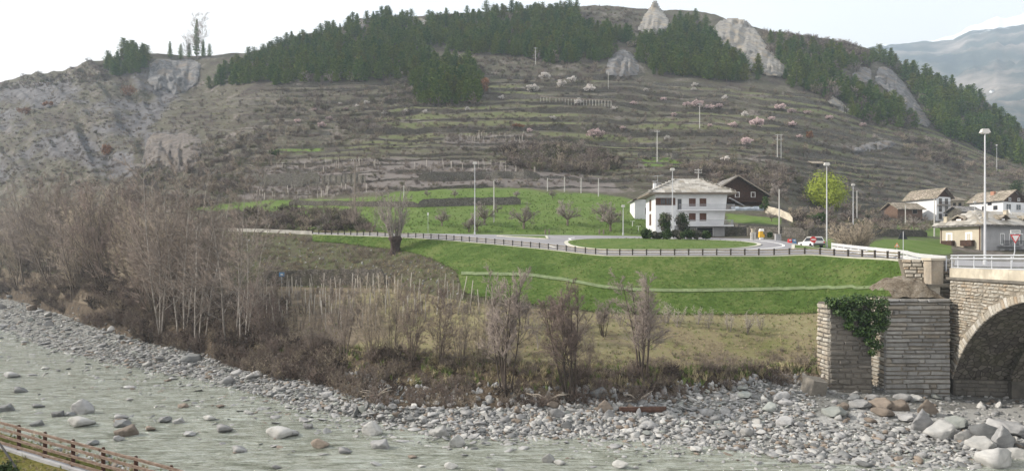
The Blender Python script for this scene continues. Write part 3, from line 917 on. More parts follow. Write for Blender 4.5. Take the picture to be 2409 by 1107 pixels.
BA = Vector((35.9, 50.5, 0)); BE = Vector((-0.117, -0.993, 0)).normalized(); BN = Vector((BE.y, -BE.x, 0))   # along the bridge, outward face
if BN.x > 0: BN = -BN
ACS, ACZ, AR = 10.96, -2.35, 11.46
def bp(s, z, out=0.0):
    return BA + BE * s + BN * out + Vector((0, 0, z))
BROT = math.atan2(BE.y, BE.x)                 # stones: local x along the bridge, front -Y is outward
bridge = empty('stone_bridge', BA)
tag(bridge, 'old stone arch bridge with pale parapet crossing the river by the shore boulders', 'bridge')
def bchild(mb, name, mat, parent=bridge, smooth=False):
    me = mb.mesh(name, mat, smooth)
    o = link(name, me, parent)
    o.matrix_parent_inverse = Matrix.Translation(-BA) if parent is bridge else Matrix.Identity(4)
    return o
def arch_z(s, R=AR):
    d = R * R - (s - ACS) ** 2
    return ACZ + math.sqrt(d) if d > 0 else -9
S0 = ACS - math.sqrt(AR ** 2 - (2.05 - ACZ) ** 2)
# backing wall of the spandrel
mb = MB(); vs, fs = [], []
SS = [0.0, S0] + list(np.linspace(S0 + 0.05, 23, 60))
for s in SS:
    zb = 0.0 if s <= S0 else max(arch_z(s), 2.05)
    vs += [bp(s, zb), bp(s, 10.12), bp(s, 10.12, -9.0), bp(s, zb, -9.0)]
# body: front face and top only; soffits follow below
for i in range(len(SS) - 1):
    a, b = i * 4, (i + 1) * 4
    fs += [(a, b, b + 1, a + 1), (a + 1, b + 1, b + 2, a + 2)]
fs += [(0, 1, 2, 3)]
mb.add(vs, fs)
spandrel = bchild(mb, 'spandrel_wall', M_MORTAR)
# vault: outer barrel, then a wider ring set lower behind it
def barrel(R, o0, o1, name, mat, face):
    mb = MB(); vs, fs = [], []
    a0, a1 = math.acos((ACS - S0) / AR), math.pi - math.acos((ACS - S0) / AR)
    n = 60
    for i in range(n + 1):
        t = math.pi - (a0 + (a1 - a0) * i / n) if False else a0 + (a1 - a0) * i / n
        s, z = ACS - R * math.cos(t), ACZ + R * math.sin(t)
        vs += [bp(s, z, -o0), bp(s, z, -o1), bp(ACS - (AR + .1) * math.cos(t), ACZ + (AR + .1) * math.sin(t), -o0)]
    for i in range(n):
        a, b = i * 3, (i + 1) * 3
        fs.append((a, a + 1, b + 1, b))
        if face: fs.append((a, b, b + 2, a + 2))
    mb.add(vs, fs)
    return bchild(mb, name, mat)
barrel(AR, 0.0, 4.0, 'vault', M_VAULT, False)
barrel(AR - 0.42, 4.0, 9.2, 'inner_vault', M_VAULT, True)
# abutment below the springing, its face towards the river
ab = MB()
for o0, o1, sf in ((-0.05, 4.05, 0.55), (4.05, 9.3, 0.95)):
    P = [bp(-1.2, -0.8, -o0), bp(sf, -0.8, -o0), bp(sf, -0.8, -o1), bp(-1.2, -0.8, -o1)]
    ab.hexa([P[0], P[1], P[2], P[3]] + [p + Vector((0, 0, 2.85)) for p in P])
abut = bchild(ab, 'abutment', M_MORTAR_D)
rg = random.Random(5)
z = -0.3
while z < 1.95:
    h = rg.uniform(0.26, 0.4); h = min(h, 2.02 - z)
    o = 0.0
    while o < 4.0:
        l = min(rg.uniform(0.5, 1.3), 4.02 - o)
        if l > 0.15 and h > 0.1:
            st = rough_stone(l - 0.03, 0.2, h - 0.03, rg.random())
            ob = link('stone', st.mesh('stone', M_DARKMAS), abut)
            # front (-Y local) must face along +BE
            ob.matrix_basis = Matrix.Translation(bp(0.50, z + h / 2, -(o + l / 2))) @ Matrix.Rotation(math.atan2(BE.y, BE.x) + math.pi / 2, 4, 'Z')
        o += l
    z += h
# voussoirs of the arch ring
a0 = math.acos((ACS - S0) / AR); a1 = math.pi * 0.56
nv = 46
for i in range(nv):
    t = a0 + (a1 - a0) * (i + 0.5) / nv
    w = AR * (a1 - a0) / nv
    th = rg.uniform(0.55, 0.78)
    st = rough_stone(w - 0.025, 0.5, th, 300 + i, 0.10)
    ob = link('voussoir', st.mesh('voussoir', M_WARM), bridge)
    s, zc = ACS - (AR + th / 2) * math.cos(t), ACZ + (AR + th / 2) * math.sin(t)
    # local z = radial, local x = tangential, local y = into the wall
    rad = -math.cos(t) * BE + Vector((0, 0, math.sin(t)))
    tan = math.sin(t) * BE + Vector((0, 0, math.cos(t)))
    M = Matrix((tan, -BN, rad)).transposed()
    if M.determinant() < 0: M = Matrix((-tan, -BN, rad)).transposed()
    ob.matrix_basis = Matrix.Translation(bp(s, zc, -0.18) - BA) @ M.to_4x4()
# rubble stones of the spandrel
z = 2.0
cnt = 0
while z < 10.05:
    h = rg.uniform(0.17, 0.34); h = min(h, 10.12 - z)
    s = 0.02
    while s < 9.6:
        l = rg.uniform(0.28, 0.85)
        sm, zm = s + l / 2, z + h / 2
        ring = math.hypot(sm - ACS, zm - ACZ)
        if ring > AR + 0.78 and cnt < 296 and h > 0.1:
            st = rough_stone(l - 0.03, 0.2, (h - 0.02) * rg.uniform(0.75, 1.15), rg.random(), 0.35)
            ob = link('stone', st.mesh('stone', M_WARM), spandrel)
            ob.matrix_basis = Matrix.Translation(bp(sm, zm, -0.04 + rg.uniform(-.02, .02))) @ Matrix((BE, -BN, Vector((0, 0, 1)))).transposed().to_4x4() @ Matrix.Rotation(rg.uniform(-.16, .16), 4, 'Y')
            cnt += 1
        s += l
    z += h
# string course, parapet blocks, deck
mb = MB()
def along(mb, s0, s1, z0, z1, o0, o1):
    P = [bp(s0, z0, o0), bp(s1, z0, o0), bp(s1, z0, o1), bp(s0, z0, o1)]
    return mb.hexa(P + [p + Vector((0, 0, z1 - z0)) for p in P])
bchild(along(MB(), -0.3, 23, 10.12, 10.32, 0.16, -0.6), 'string_course', M_DARKMAS)
s = 0.0
for i, l in enumerate([1.7, 2.0, 1.5, 1.9, 1.6, 2.1, 1.8, 2.0, 2.2]):
    bchild(along(MB(), s + 0.008, s + l - 0.008, 10.32, 11.05 + 0.01 * (i % 2), 0.05, -0.3), 'parapet_block', M_PARAPET)
    s += l
bchild(along(MB(), -3.0, 23, 10.6, 11.0, -0.31, -9.0), 'deck', M_ASPHALT)
# bridge railing: its own thing
rail = empty('bridge_railing', bp(0, 11.06, -0.12))
tag(rail, 'galvanised bridge railing with double top rail and wire infill above the arch', 'railing')
def rchild(mb, name, mat):
    o = link(name, mb.mesh(name, mat), rail); o.matrix_parent_inverse = Matrix.Translation(-Vector(rail.location)); return o
for sp in (0.02, 0.85, 2.9, 5.0, 7.1, 9.2, 11.3):
    rchild(MB().tube([bp(sp, 11.06, -0.12), bp(sp, 12.10, -0.12)], 0.04, 6), 'post', M_STEEL)
for zr, r in ((12.08, 0.065), (11.84, 0.085), (11.10, 0.05)):
    rchild(MB().tube([bp(0, zr, -0.08), bp(12, zr, -0.08)], r, 6), 'rail', M_STEEL)
mb = MB()
for sp in np.arange(0.1, 11.9, 0.115):
    mb.tube([bp(sp, 11.1, -0.13), bp(sp, 11.82, -0.13)], 0.009, 3, caps=False)
tag(rchild(mb, 'wire_infill', M_STEEL), kind='stuff')

# ------------------------------------------------------------------ stone pier beside the arch, with a rubble mound on its top
def block_wall(root, x0, x1, yf, z0, z1, mat, seed, hr=(0.2, 0.44), lr=(0.45, 2.2), rot=0.0, face='front', name='stone', batter=0.0):
    """stones laid in courses on a face; face 'front' looks to -Y at y=yf; 'side' looks to -X at x=yf with x0..x1 along Y"""
    r = random.Random(seed); z = z0
    while z < z1 - 0.08:
        h = min(r.uniform(*hr), z1 - z)
        s = x0
        while s < x1 - 0.05:
            l = min(r.uniform(*lr), x1 - s)
            if x1 - s - l < 0.25: l = x1 - s
            st = rough_stone(l - 0.02, 0.22, (h - 0.02) * r.uniform(0.9, 1.0), r.random(), 0.28)
            ob = link(name, st.mesh(name, mat), root)
            off = r.uniform(-0.06, 0.05) + batter * (z - z0)
            if face == 'front': ob.location = (s + l / 2, yf + 0.06 + off, z + h / 2)
            else:
                ob.location = (yf + 0.06 + off, s + l / 2, z + h / 2); ob.rotation_euler = (0, 0, -math.pi / 2)
            s += l
        z += h
pier = empty('bridge_pier', (32.5, 50.5, 0))
tag(pier, 'tall grey ashlar pier of long stone courses beside the bridge arch', 'pier')
ploc = Vector(pier.location)
MB().hexa([Vector(p) - ploc for p in ((29.95, 49.45, -0.6), (35.15, 49.45, -0.6), (35.15, 52.6, -0.6), (29.95, 52.6, -0.6), (30.25, 49.5, 8.62), (35.1, 49.5, 8.62), (35.1, 52.6, 8.62), (30.25, 52.6, 8.62))]).build('core', M_MORTAR, pier)
block_wall(pier, 29.9 - 32.5, 35.15 - 32.5, 49.42 - 50.5, 0.0, 8.65, M_ASHLAR, 77)
block_wall(pier, 49.5 - 50.5, 52.6 - 50.5, 29.95 - 32.5, 0.0, 8.6, M_WARM, 78, face='side', lr=(0.4, 1.1), batter=0.03)
# mound of earth and rubble
def mound():
    n, m = 26, 18
    V, F = [], []
    for j in range(m + 1):
        for i in range(n + 1):
            x = 30.6 + 4.6 * i / n; y = 49.5 + 3.6 * j / m
            q = max(0, 1 - ((x - 32.6) / 2.5) ** 2) * max(0, 1 - ((y - 51.7) / 2.3) ** 2)
            z = 8.5 + 1.7 * q ** 0.75 + 0.6 * float(fbm(x * 1.3, y * 1.3, 0, 5, 9)) * min(1, q * 4)
            V.append((x, y, z))
    for j in range(m):
        for i in range(n):
            a = j * (n + 1) + i; F.append((a, a + 1, a + n + 2, a + n + 1))
    o = link('earth_mound', mesh_np('earth_mound', np.array(V), F, [M_MOUND], True))
    tag(o, 'mound of pale earth and rubble heaped on top of the ashlar pier', 'mound', kind='thing')
M_MOUND = ground_mat('mound_earth', [(0.35, (0.15, 0.12, 0.09)), (0.5, (0.26, 0.22, 0.17)), (0.65, (0.36, 0.32, 0.27))], 0.9, (), 1.0, 4.0, 6)
mound()

# wing wall, gate pillar and cap between embankment and bridge
ww = empty('wing_wall', (34.8, 52.6, 8))
tag(ww, 'pale rubble wing wall with capped square pillar between grass slope and bridge railing', 'wall')
wl0 = Vector(ww.location)
core = MB().hexa([Vector(p) - wl0 for p in ((34.3, 52.5, 7.5), (36.6, 51.4, 7.5), (36.9, 52.4, 7.5), (34.6, 53.6, 7.5), (33.4, 53.0, 11.75), (36.5, 51.5, 11.75), (36.9, 52.4, 11.75), (33.8, 54.0, 11.75))]).build('core', M_MORTAR, ww)
r = random.Random(3)
z = 8.2
while z < 11.6:
    h = r.uniform(0.2, 0.36); s = 0.0
    while s < 0.98:
        l = r.uniform(0.4, 0.9)
        a = Vector((34.3 + (33.4 - 34.3) * (z - 7.5) / 4.25, 52.5 + 0.5 * (z - 7.5) / 4.25, z)); b = Vector((36.5, 51.4, z))
        L = (b - a).length
        p = a + (b - a) * min(s + l / 2 / L, 1)
        ob = link('stone', rough_stone(l - 0.04, 0.2, h - 0.03, r.random(), 0.2).mesh('stone', M_WARM), ww)
        ob.location = p + Vector((0, -0.02, h / 2)) - wl0; ob.rotation_euler = (0, 0, math.atan2(b.y - a.y, b.x - a.x))
        s += l / L
    z += h
MB().box(Vector((35.25, 51.55, 10.6)) - wl0, (1.0, 0.95, 2.2)).build('pillar', M_WARM, ww)
MB().box(Vector((35.25, 51.55, 11.78)) - wl0, (1.25, 1.2, 0.18)).build('pillar_cap', M_PARAPET, ww)
MB().box(Vector((35.0, 51.3, 9.62)) - wl0, (1.75, 1.5, 0.2)).build('ledge', M_DARKMAS, ww)
MB().box(Vector((34.75, 51.35, 9.0)) - wl0, (1.0, 1.2, 1.05)).build('plinth', M_WARM, ww)

# ------------------------------------------------------------------ free-standing buttress with ivy
bt = empty('buttress_wall', (26.7, 49.5, 0))
tag(bt, 'free-standing slab of old river wall, bright side face, topped with ivy', 'wall')
bl = Vector(bt.location)
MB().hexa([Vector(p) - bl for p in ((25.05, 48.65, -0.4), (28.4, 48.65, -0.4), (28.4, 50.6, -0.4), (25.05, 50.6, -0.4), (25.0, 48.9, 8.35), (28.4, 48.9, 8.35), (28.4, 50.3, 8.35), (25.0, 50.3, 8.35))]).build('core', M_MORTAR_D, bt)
MB().hexa([Vector(p) - bl for p in ((25.06, 48.62, -0.4), (28.42, 48.62, -0.4), (28.42, 48.66, -0.4), (25.06, 48.66, -0.4), (25.01, 48.86, 8.38), (28.42, 48.86, 8.38), (28.42, 48.92, 8.38), (25.01, 48.92, 8.38))]).build('render_or_lit_face', var_mat('weathered_render', (0.20, 0.18, 0.155), 0.45, 0.7, bump=0.7, tint=(0.12, 0.11, 0.10)), bt)
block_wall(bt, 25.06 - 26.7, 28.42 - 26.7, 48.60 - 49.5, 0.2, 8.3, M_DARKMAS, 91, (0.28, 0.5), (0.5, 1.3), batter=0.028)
block_wall(bt, 48.7 - 49.5, 50.5 - 49.5, 25.02 - 26.7, 0.3, 8.3, M_WARM, 90, (0.25, 0.42), (0.4, 0.95), face='side')  # sunlight painted in: pale warm stones here, darker shade-toned ones in front
# fallen block leaning at its foot
fb = rough_stone(1.5, 1.2, 1.75, 8, 0.12).mesh('fallen_block', M_DARKMAS)
o = link('fallen_block', fb); o.location = (px(1918, 47.6), 47.7, 1.75); o.rotation_euler = (0.1, 0.16, 0.15)
tag(o, 'squared masonry block leaning tilted at the foot of the ivy-topped wall', 'stone block')

# ------------------------------------------------------------------ ivy
M_IVY = NT('ivy_leaves')
_v = M_IVY.coord('Object')
M_IVY.col(M_IVY.ramp(M_IVY.noise(_v, 3.5, 4), [(0.3, (0.012, 0.03, 0.008)), (0.5, (0.035, 0.075, 0.015)), (0.7, (0.10, 0.16, 0.035))]))
M_IVY = M_IVY.fin(0.5, 0.4)
def leaf_cloud(centers, n, size, seed, squash=(1, 1, 1), droop=0.3):
    """numpy quads (bent leaves) spread through a set of blobs (x, y, z, r)"""
    r = np.random.default_rng(seed)
    C = np.array(centers)
    w = C[:, 3] ** 2; w = w / w.sum()
    k = r.choice(len(C), n, p=w)
    d = r.normal(size=(n, 3)); d /= np.linalg.norm(d, axis=1)[:, None]
    rad = (r.random(n) ** 0.45)
    P = C[k, :3] + d * (C[k, 3] * rad)[:, None] * np.array(squash)
    nr = d + r.normal(size=(n, 3)) * 0.6 + np.array([0, 0, 0.3])
    nr /= np.linalg.norm(nr, axis=1)[:, None]
    a = np.cross(nr, r.normal(size=(n, 3))); a /= np.linalg.norm(a, axis=1)[:, None]
    b = np.cross(nr, a)
    s = size * (0.6 + 0.8 * r.random(n))[:, None]
    q = np.stack([P - a * s, P - b * s * 0.7, P + a * s, P + b * s * 0.7 + nr * s * 0.35], 1)
    F = np.arange(n * 4).reshape(n, 4)
    return q.reshape(-1, 3), F
ivy = empty('ivy', (27.0, 48.6, 8.0))
tag(ivy, 'dense dark green ivy draped over the free-standing river wall', 'ivy')
blobs = []
r = random.Random(12)
for u, v, rr in ((1958, 712, .5), (1985, 712, .62), (2015, 708, .62), (2045, 707, .62), (2075, 712, .58), (1975, 730, .5), (2000, 740, .62), (2030, 745, .72), (2062, 740, .72), (2080, 735, .5), (1998, 765, .42), (2022, 778, .55), (2050, 775, .66), (2072, 765, .55), (2048, 800, .5), (2062, 810, .5), (2052, 828, .32), (1945, 706, .25), (2082, 755, .4)):
    p = W(u, v, 48.4 + r.uniform(-0.15, 0.25)); blobs.append((p.x - 27.0, p.y - 48.6, p.z - 8.0, rr))
V, F = leaf_cloud(blobs, 6500, 0.085, 4)
link('ivy_foliage', mesh_np('ivy_foliage', V, F, [M_IVY]), ivy)
st = MB()
for k in range(5):
    x = 0.4 + k * 0.35
    st.tube([(x + 0.3, 0.12, -3.2 + k * 0.25), (x + 0.2, 0.08, -2.0), (x + 0.1, 0.06, -0.9), (x - 0.2, 0.2, 0.2)], [0.03, 0.03, 0.025, 0.02], 5)
st.build('stem', M_DARKSTEEL, ivy)
# ------------------------------------------------------------------ buildings
M_WHITE = var_mat('white_stucco', (0.78, 0.79, 0.81), 0.06, 0.8, tint=(0.68, 0.69, 0.71))
M_GREYST = var_mat('grey_stucco', (0.36, 0.36, 0.37), 0.15, 0.8, bump=0.2)
M_BEIGE = var_mat('beige_stucco', (0.50, 0.45, 0.36), 0.12, 0.8, tint=(0.42, 0.38, 0.31))
M_WOOD = var_mat('dark_larch_boards', (0.065, 0.038, 0.028), 0.45, 3.0)
M_WOODEDGE = var_mat('weathered_board', (0.28, 0.24, 0.20), 0.3, 2.0)
M_SHUT = var_mat('brown_shutter', (0.12, 0.06, 0.042), 0.3, 5.0)
M_GLASS = var_mat('window_glass', (0.035, 0.04, 0.048), 0.3, 1.0, 0.12, 0.6)
M_FRAME = var_mat('white_frame', (0.80, 0.80, 0.80), 0.05, 2.0, 0.6)
M_BLACK = var_mat('dark_opening', (0.02, 0.018, 0.018), 0.4, 2.0, 0.7)
M_SLATE = NT('stone_slab_roof')
_c = M_SLATE.ramp(M_SLATE.rand(), [(0.0, (0.24, 0.225, 0.20)), (0.3, (0.36, 0.345, 0.32)), (0.6, (0.46, 0.44, 0.41)), (0.85, (0.30, 0.27, 0.225)), (1.0, (0.52, 0.50, 0.47))])
_n = M_SLATE.noise(M_SLATE.pos(), 3.0, 5)
M_SLATE.col(M_SLATE.mix(M_SLATE.ramp(_n, [(0.45, 0.0), (0.7, 0.5)]), _c, (0.20, 0.185, 0.16)))
M_SLATE.bump(_n, 0.5, 0.04)
M_SLATE = M_SLATE.fin(0.9, 0.2)
M_ROOFST = stone_mat('stone_tile_roof', (0.19, 0.18, 0.18), (0.33, 0.31, 0.30), 1.4, 1.0, 0.5)
M_ROOFBR = stone_mat('weathered_roof', (0.26, 0.22, 0.18), (0.40, 0.35, 0.29), 1.4, 1.0, 0.5)
M_RAILW = var_mat('pale_railing', (0.42, 0.42, 0.45), 0.1, 2.0, 0.5, 0.4)

SLABS = []
for k in range(4):
    r_ = random.Random(60 + k)
    poly = [(-0.5 + r_.uniform(-.04, .06), -0.5 + r_.uniform(-.1, .08), 0), (0.0, -0.5 + r_.uniform(-.14, .05), 0), (0.5 + r_.uniform(-.06, .04), -0.5 + r_.uniform(-.1, .08), 0), (0.5, 0.5, 0), (-0.5, 0.5, 0)]
    SLABS.append(MB().prism(poly, (0, 0, 1)).mesh('roof_slab', M_SLATE))
def slab_face(roof, A, B, C, D, rows, wid, seed, mat=None):
    """stone slabs over a roof plane; A-B eave, D-C ridge (all local to roof's parent space)"""
    r = random.Random(seed)
    A, B, C, D = map(Vector, (A, B, C, D))
    nrm = (B - A).cross(D - A).normalized()
    if nrm.z < 0: nrm = -nrm
    for k in range(rows):
        s0 = k / rows
        a, b = A.lerp(D, s0), B.lerp(C, s0)
        up = (A.lerp(D, (k + 1) / rows) - a); h = abs(up.dot((D - A - (B - A).normalized() * (D - A).dot((B - A).normalized())).normalized()))
        ydir = nrm.cross((b - a).normalized()); 
        L = (b - a).length; x = 0.0
        while x < L - 0.15:
            w = min(r.uniform(0.7, 1.4) * wid, L - x)
            if L - x - w < 0.3 * wid: w = L - x
            c = a + (b - a).normalized() * (x + w / 2) + ydir * h * 0.55 + nrm * (0.05 + r.uniform(0, 0.03))
            ob = link('roof_slab', SLABS[r.randrange(4)], roof)
            M = Matrix(((b - a).normalized(), ydir, nrm)).transposed().to_4x4()
            ob.matrix_basis = Matrix.Translation(c) @ M @ Matrix.Rotation(r.uniform(0.02, 0.07), 4, 'X') @ Matrix.Rotation(r.uniform(-.05, .05), 4, 'Z') @ Matrix.Diagonal((w * 0.99, h * 1.25, 0.055, 1))
            x += w

def opening(root, face, a, z0, w, h, kind='glass', L=None, frame=M_FRAME, name=None, fw=0.08):
    """a window, shutter pair or door on a wall face. face: front (y=0), left (x=0), right (x=L)"""
    if face == 'front': T = Matrix.Translation((a, 0, z0))
    elif face == 'left': T = Matrix.Translation((0, a, z0)) @ Matrix.Rotation(-math.pi / 2, 4, 'Z')
    else: T = Matrix.Translation((L, a, z0)) @ Matrix.Rotation(math.pi / 2, 4, 'Z')
    fm = MB()
    for c, d in (((-w / 2 - fw / 2, -0.03, h / 2), (fw, 0.1, h + 2 * fw)), ((w / 2 + fw / 2, -0.03, h / 2), (fw, 0.1, h + 2 * fw)), ((0, -0.03, h + fw / 2), (w, 0.1, fw)), ((0, -0.05, -fw / 2), (w, 0.15, fw))):
        fm.box(c, d)
    nm = name or ('door' if kind == 'door' else 'garage_door' if kind == 'garage' else 'window')
    o = link(nm, fm.mesh('frame', frame), root); o.matrix_basis = T
    if kind == 'shutter':
        for sx in (-1, 1):
            m = MB().box((sx * w / 4, -0.035, h / 2), (w / 2 - 0.02, 0.05, h - 0.02))
            for q in range(5): m.box((sx * w / 4, -0.065, h * (q + 0.5) / 5), (w / 2 - 0.12, 0.02, h / 5 - 0.06))
            link('shutter', m.mesh('shutter', M_SHUT), o)
    elif kind == 'glass':
        link('pane', MB().box((0, -0.01, h / 2), (w, 0.03, h)).mesh('pane', M_GLASS), o)
        link('mullion', MB().box((0, -0.04, h / 2), (0.06, 0.04, h)).mesh('mullion', frame), o)
    elif kind == 'door':
        link('leaf', MB().box((0, -0.015, h / 2), (w, 0.04, h)).mesh('leaf', M_GLASS), o)
    else:
        m = MB()
        for q in range(4): m.box((0, -0.01, h * (q + 0.5) / 4), (w, 0.04, h / 4 - 0.03))
        link('leaf', m.mesh('leaf', M_BLACK), o)
    return o

def railing_part(root, x0, x1, y, z, h=0.95, mat=None, name='balcony_railing', step=0.14):
    m = MB()
    m.box(((x0 + x1) / 2, y, z + h), (x1 - x0, 0.06, 0.06)).box(((x0 + x1) / 2, y, z + 0.1), (x1 - x0, 0.04, 0.04))
    for x in np.arange(x0 + 0.02, x1, step): m.box((x, y, z + h / 2), (0.025, 0.025, h))
    return link(name, m.mesh(name, mat or M_RAILW), root)

# --- the white house behind the roundabout
def white_house():
    W_, D_, H_ = 13.1, 8.0, 8.0
    root = empty('white_house', (26.3, 113.0, 15.4))
    tag(root, 'white three-storey house with brown shutters, two balconies and stone slab roof behind the roundabout', 'house')
    MB().hexa([(0, 0, 2.25), (12.5, 0, 2.25), (12.5, D_, 2.25), (0, D_, 2.25), (0, 0, H_), (W_ + 0.1, 0, H_), (W_ + 0.1, D_, H_), (0, D_, H_)]).build('wall', M_WHITE, root)
    MB().box((W_ / 2 + 1.6, D_ / 2 + 0.1, 0.6), (W_ - 3.9, D_ - 0.2, 3.29)).build('ground_floor_wall', M_GREYST, root)
    MB().box((1.75, D_ / 2, 0.55), (3.5, D_, 3.395)).build('corner_wall', M_WHITE, root)
    # windows and doors
    opening(root, 'front', 0.45, 6.1, 0.62, 1.15, 'shutter', frame=M_SHUT)
    for x in (1.35, 2.4): opening(root, 'front', x, 6.1, 0.85, 1.15, 'glass', frame=M_SHUT)
    opening(root, 'front', 3.3, 6.1, 0.5, 1.15, 'shutter', frame=M_SHUT)
    opening(root, 'front', 4.4, 5.15, 0.75, 2.0, 'door')
    for z in (5.9, 3.2):
        for x in (6.75, 8.7): opening(root, 'front', x, z, 1.05, 1.25, 'shutter', frame=M_SHUT)
    opening(root, 'front', 9.05, 0.05, 2.9, 1.85, 'garage', frame=M_FRAME)
    for z in (5.3, 2.6): opening(root, 'left', -3.2 + 7.2, z, 1.3, 2.0, 'shutter', frame=M_WOODEDGE)
    # balconies
    for z, x0, x1 in ((5.0, 3.9, 14.2), (2.2, 4.9, 13.9)):
        MB().box(((x0 + x1) / 2, -0.65, z), (x1 - x0, 1.32, 0.18)).build('balcony_slab', M_WHITE, root)
        railing_part(root, x0 + 0.05, x1 - 0.05, -1.26, z + 0.09)
        m = MB()
        m.box((x1 - 0.06, -0.6, z + 1.04), (0.06, 1.25, 0.06))
        for y in np.arange(-1.2, 0, 0.15): m.box((x1 - 0.06, y, z + 0.55), (0.025, 0.025, 0.95))
        link('balcony_railing', m.mesh('balcony_railing', M_RAILW), root)
    # roof
    o1 = 1.35; zr = 10.9
    A, B, C, D = Vector((-1.5, -o1, H_ - 0.05)), Vector((W_ + o1, -o1, H_ - 0.05)), Vector((W_ + o1, D_ + o1, H_ - 0.05)), Vector((-1.5, D_ + o1, H_ - 0.05))
    E, F_ = Vector((4.7, D_ / 2, zr)), Vector((9.4, D_ / 2, zr))
    th = Vector((0, 0, 0.22))
    roof = MB().add([A, B, C, D, E, F_, A + th, B + th, C + th, D + th, E + th, F_ + th],
                    [(0, 3, 2, 1), (6, 7, 11, 10), (7, 8, 11), (8, 9, 10, 11), (9, 6, 10), (0, 1, 7, 6), (1, 2, 8, 7), (2, 3, 9, 8), (3, 0, 6, 9)]).build('roof', M_WOODEDGE, root)
    up = Vector((0, 0, 0.23))
    slab_face(roof, A + up, B + up, F_ + up, E + up, 8, 0.95, 1)
    slab_face(roof, D + up, A + up, E + up, E + up, 7, 0.95, 2)
    slab_face(roof, B + up, C + up, F_ + up, F_ + up, 7, 0.95, 3)
    for x, y, h in ((0.6, 3.2, 2.35), (1.55, 3.6, 2.1)):
        ch = MB().box((x, y, H_ + h / 2), (0.55, 0.6, h)).build('chimney', M_WHITE, roof)
        MB().box((x, y, H_ + h + 0.2), (0.4, 0.45, 0.34)).box((x, y, H_ + h + 0.42), (0.75, 0.8, 0.1)).build('chimney_cap', M_GREYST, root)
    m = MB().tube([(1.2, 3.4, H_ + 1.5), (1.2, 3.4, H_ + 3.9)], 0.03, 5)
    m.tube([(0.2, 3.4, H_ + 3.7), (2.3, 3.4, H_ + 3.9)], 0.025, 4)
    for x in np.arange(0.3, 2.3, 0.28): m.tube([(x, 3.15, H_ + 3.72 + 0.1 * x), (x, 3.65, H_ + 3.72 + 0.1 * x)], 0.015, 3)
    m.build('aerial', M_STEEL, root)
white_house()

def gable_house(name, loc, rz, w, d, h, rise, wall, roofm, label, over=0.8, axis='y', trim=M_WOODEDGE, thick=0.2, foot=1.5):
    """local x: front width, y: depth; ridge along axis"""
    root = empty(name, loc, rz)
    tag(root, label, 'house')
    if axis == 'y':
        prof = [(0, 0, -foot), (w, 0, -foot), (w, 0, h), (w / 2, 0, h + rise), (0, 0, h)]
        MB().prism([Vector(p) for p in prof], (0, d, 0)).build('wall', wall, root)
        k = rise / (w / 2)
        for sx in (-1, 1):
            e = Vector((w / 2 + sx * (w / 2 + over), -over, h - over * k)); rdg = Vector((w / 2, -over, h + rise))
            n = Vector((0, 0, thick))
            MB().prism([e + Vector((0, 0, 0.02)), rdg + Vector((0, 0, 0.02)), rdg + n, e + n], (0, d + 2 * over, 0)).build('roof', roofm, root)
            MB().prism([e - Vector((0, 0.06, 0.06)), rdg - Vector((0, 0.06, 0.06)), rdg + n - Vector((0, 0.06, 0.02)), e + n - Vector((0, 0.06, 0.02))], (0, 0.05, 0)).build('bargeboard', trim, root)
    else:
        prof = [(0, 0, -foot), (0, d, -foot), (0, d, h), (0, d / 2, h + rise), (0, 0, h)]
        MB().prism([Vector(p) for p in prof], (w, 0, 0)).build('wall', wall, root)
        k = rise / (d / 2)
        for sy in (-1, 1):
            e = Vector((-over, d / 2 + sy * (d / 2 + over), h - over * k)); rdg = Vector((-over, d / 2, h + rise))
            n = Vector((0, 0, thick))
            MB().prism([e + Vector((0, 0, 0.02)), rdg + Vector((0, 0, 0.02)), rdg + n, e + n], (w + 2 * over, 0, 0)).build('roof', roofm, root)
    return root

# --- dark timber chalet
def chalet():
    p = Vector((px(1668, 140), 140, 23.0))
    r = gable_house('timber_chalet', p, 0.0, 12.6, 9, 3.2, 3.9, M_WOOD, M_ROOFST, 'dark brown timber chalet with wide gable and two pale windows behind the white house', 1.2, 'y', M_WOODEDGE, 0.28, 2)
    for x in (6.4, 10.0): opening(r, 'front', x, 2.5, 0.75, 1.0, 'glass', frame=M_FRAME, fw=0.14)
    for k in range(28):
        x = 0.25 + k * 0.45
        hh = 3.2 + 3.9 * (1 - abs(x - 6.3) / 6.3) - 0.15
        link('plank', MB().box((x, -0.03, hh / 2), (0.40, 0.06, hh)).mesh('plank', M_WOOD), r)
    MB().box((6.3, -0.55, 1.35), (12.0, 1.0, 0.15)).build('balcony_slab', M_WOOD, r)
    railing_part(r, 0.3, 12.3, -1.02, 1.42, 0.9, M_WOOD, step=0.3)
    MB().prism([(4.2, -1.6, 2.3), (9.0, -1.6, -0.4), (9.0, -1.6, -0.6), (4.2, -1.6, 2.05)], (0, 1.2, 0)).build('stair', M_GREYST, r)
    MB().box((6.3, -0.1, -0.8), (12.6, 0.3, 2.2)).build('stone_base', M_DRY, r)
chalet()
def annex():
    p = Vector((px(1493, 127), 127, pz(507, 127)))
    r = gable_house('white_annex', p, 0.0, 4.2, 5, 3.2, 0.8, M_WHITE, M_ROOFST, 'small white annex with dark roof peeping out behind the white house', 0.5, 'y', M_WOOD, 0.2)
    opening(r, 'front', 2.6, 0.3, 0.9, 1.3, 'glass')
annex()
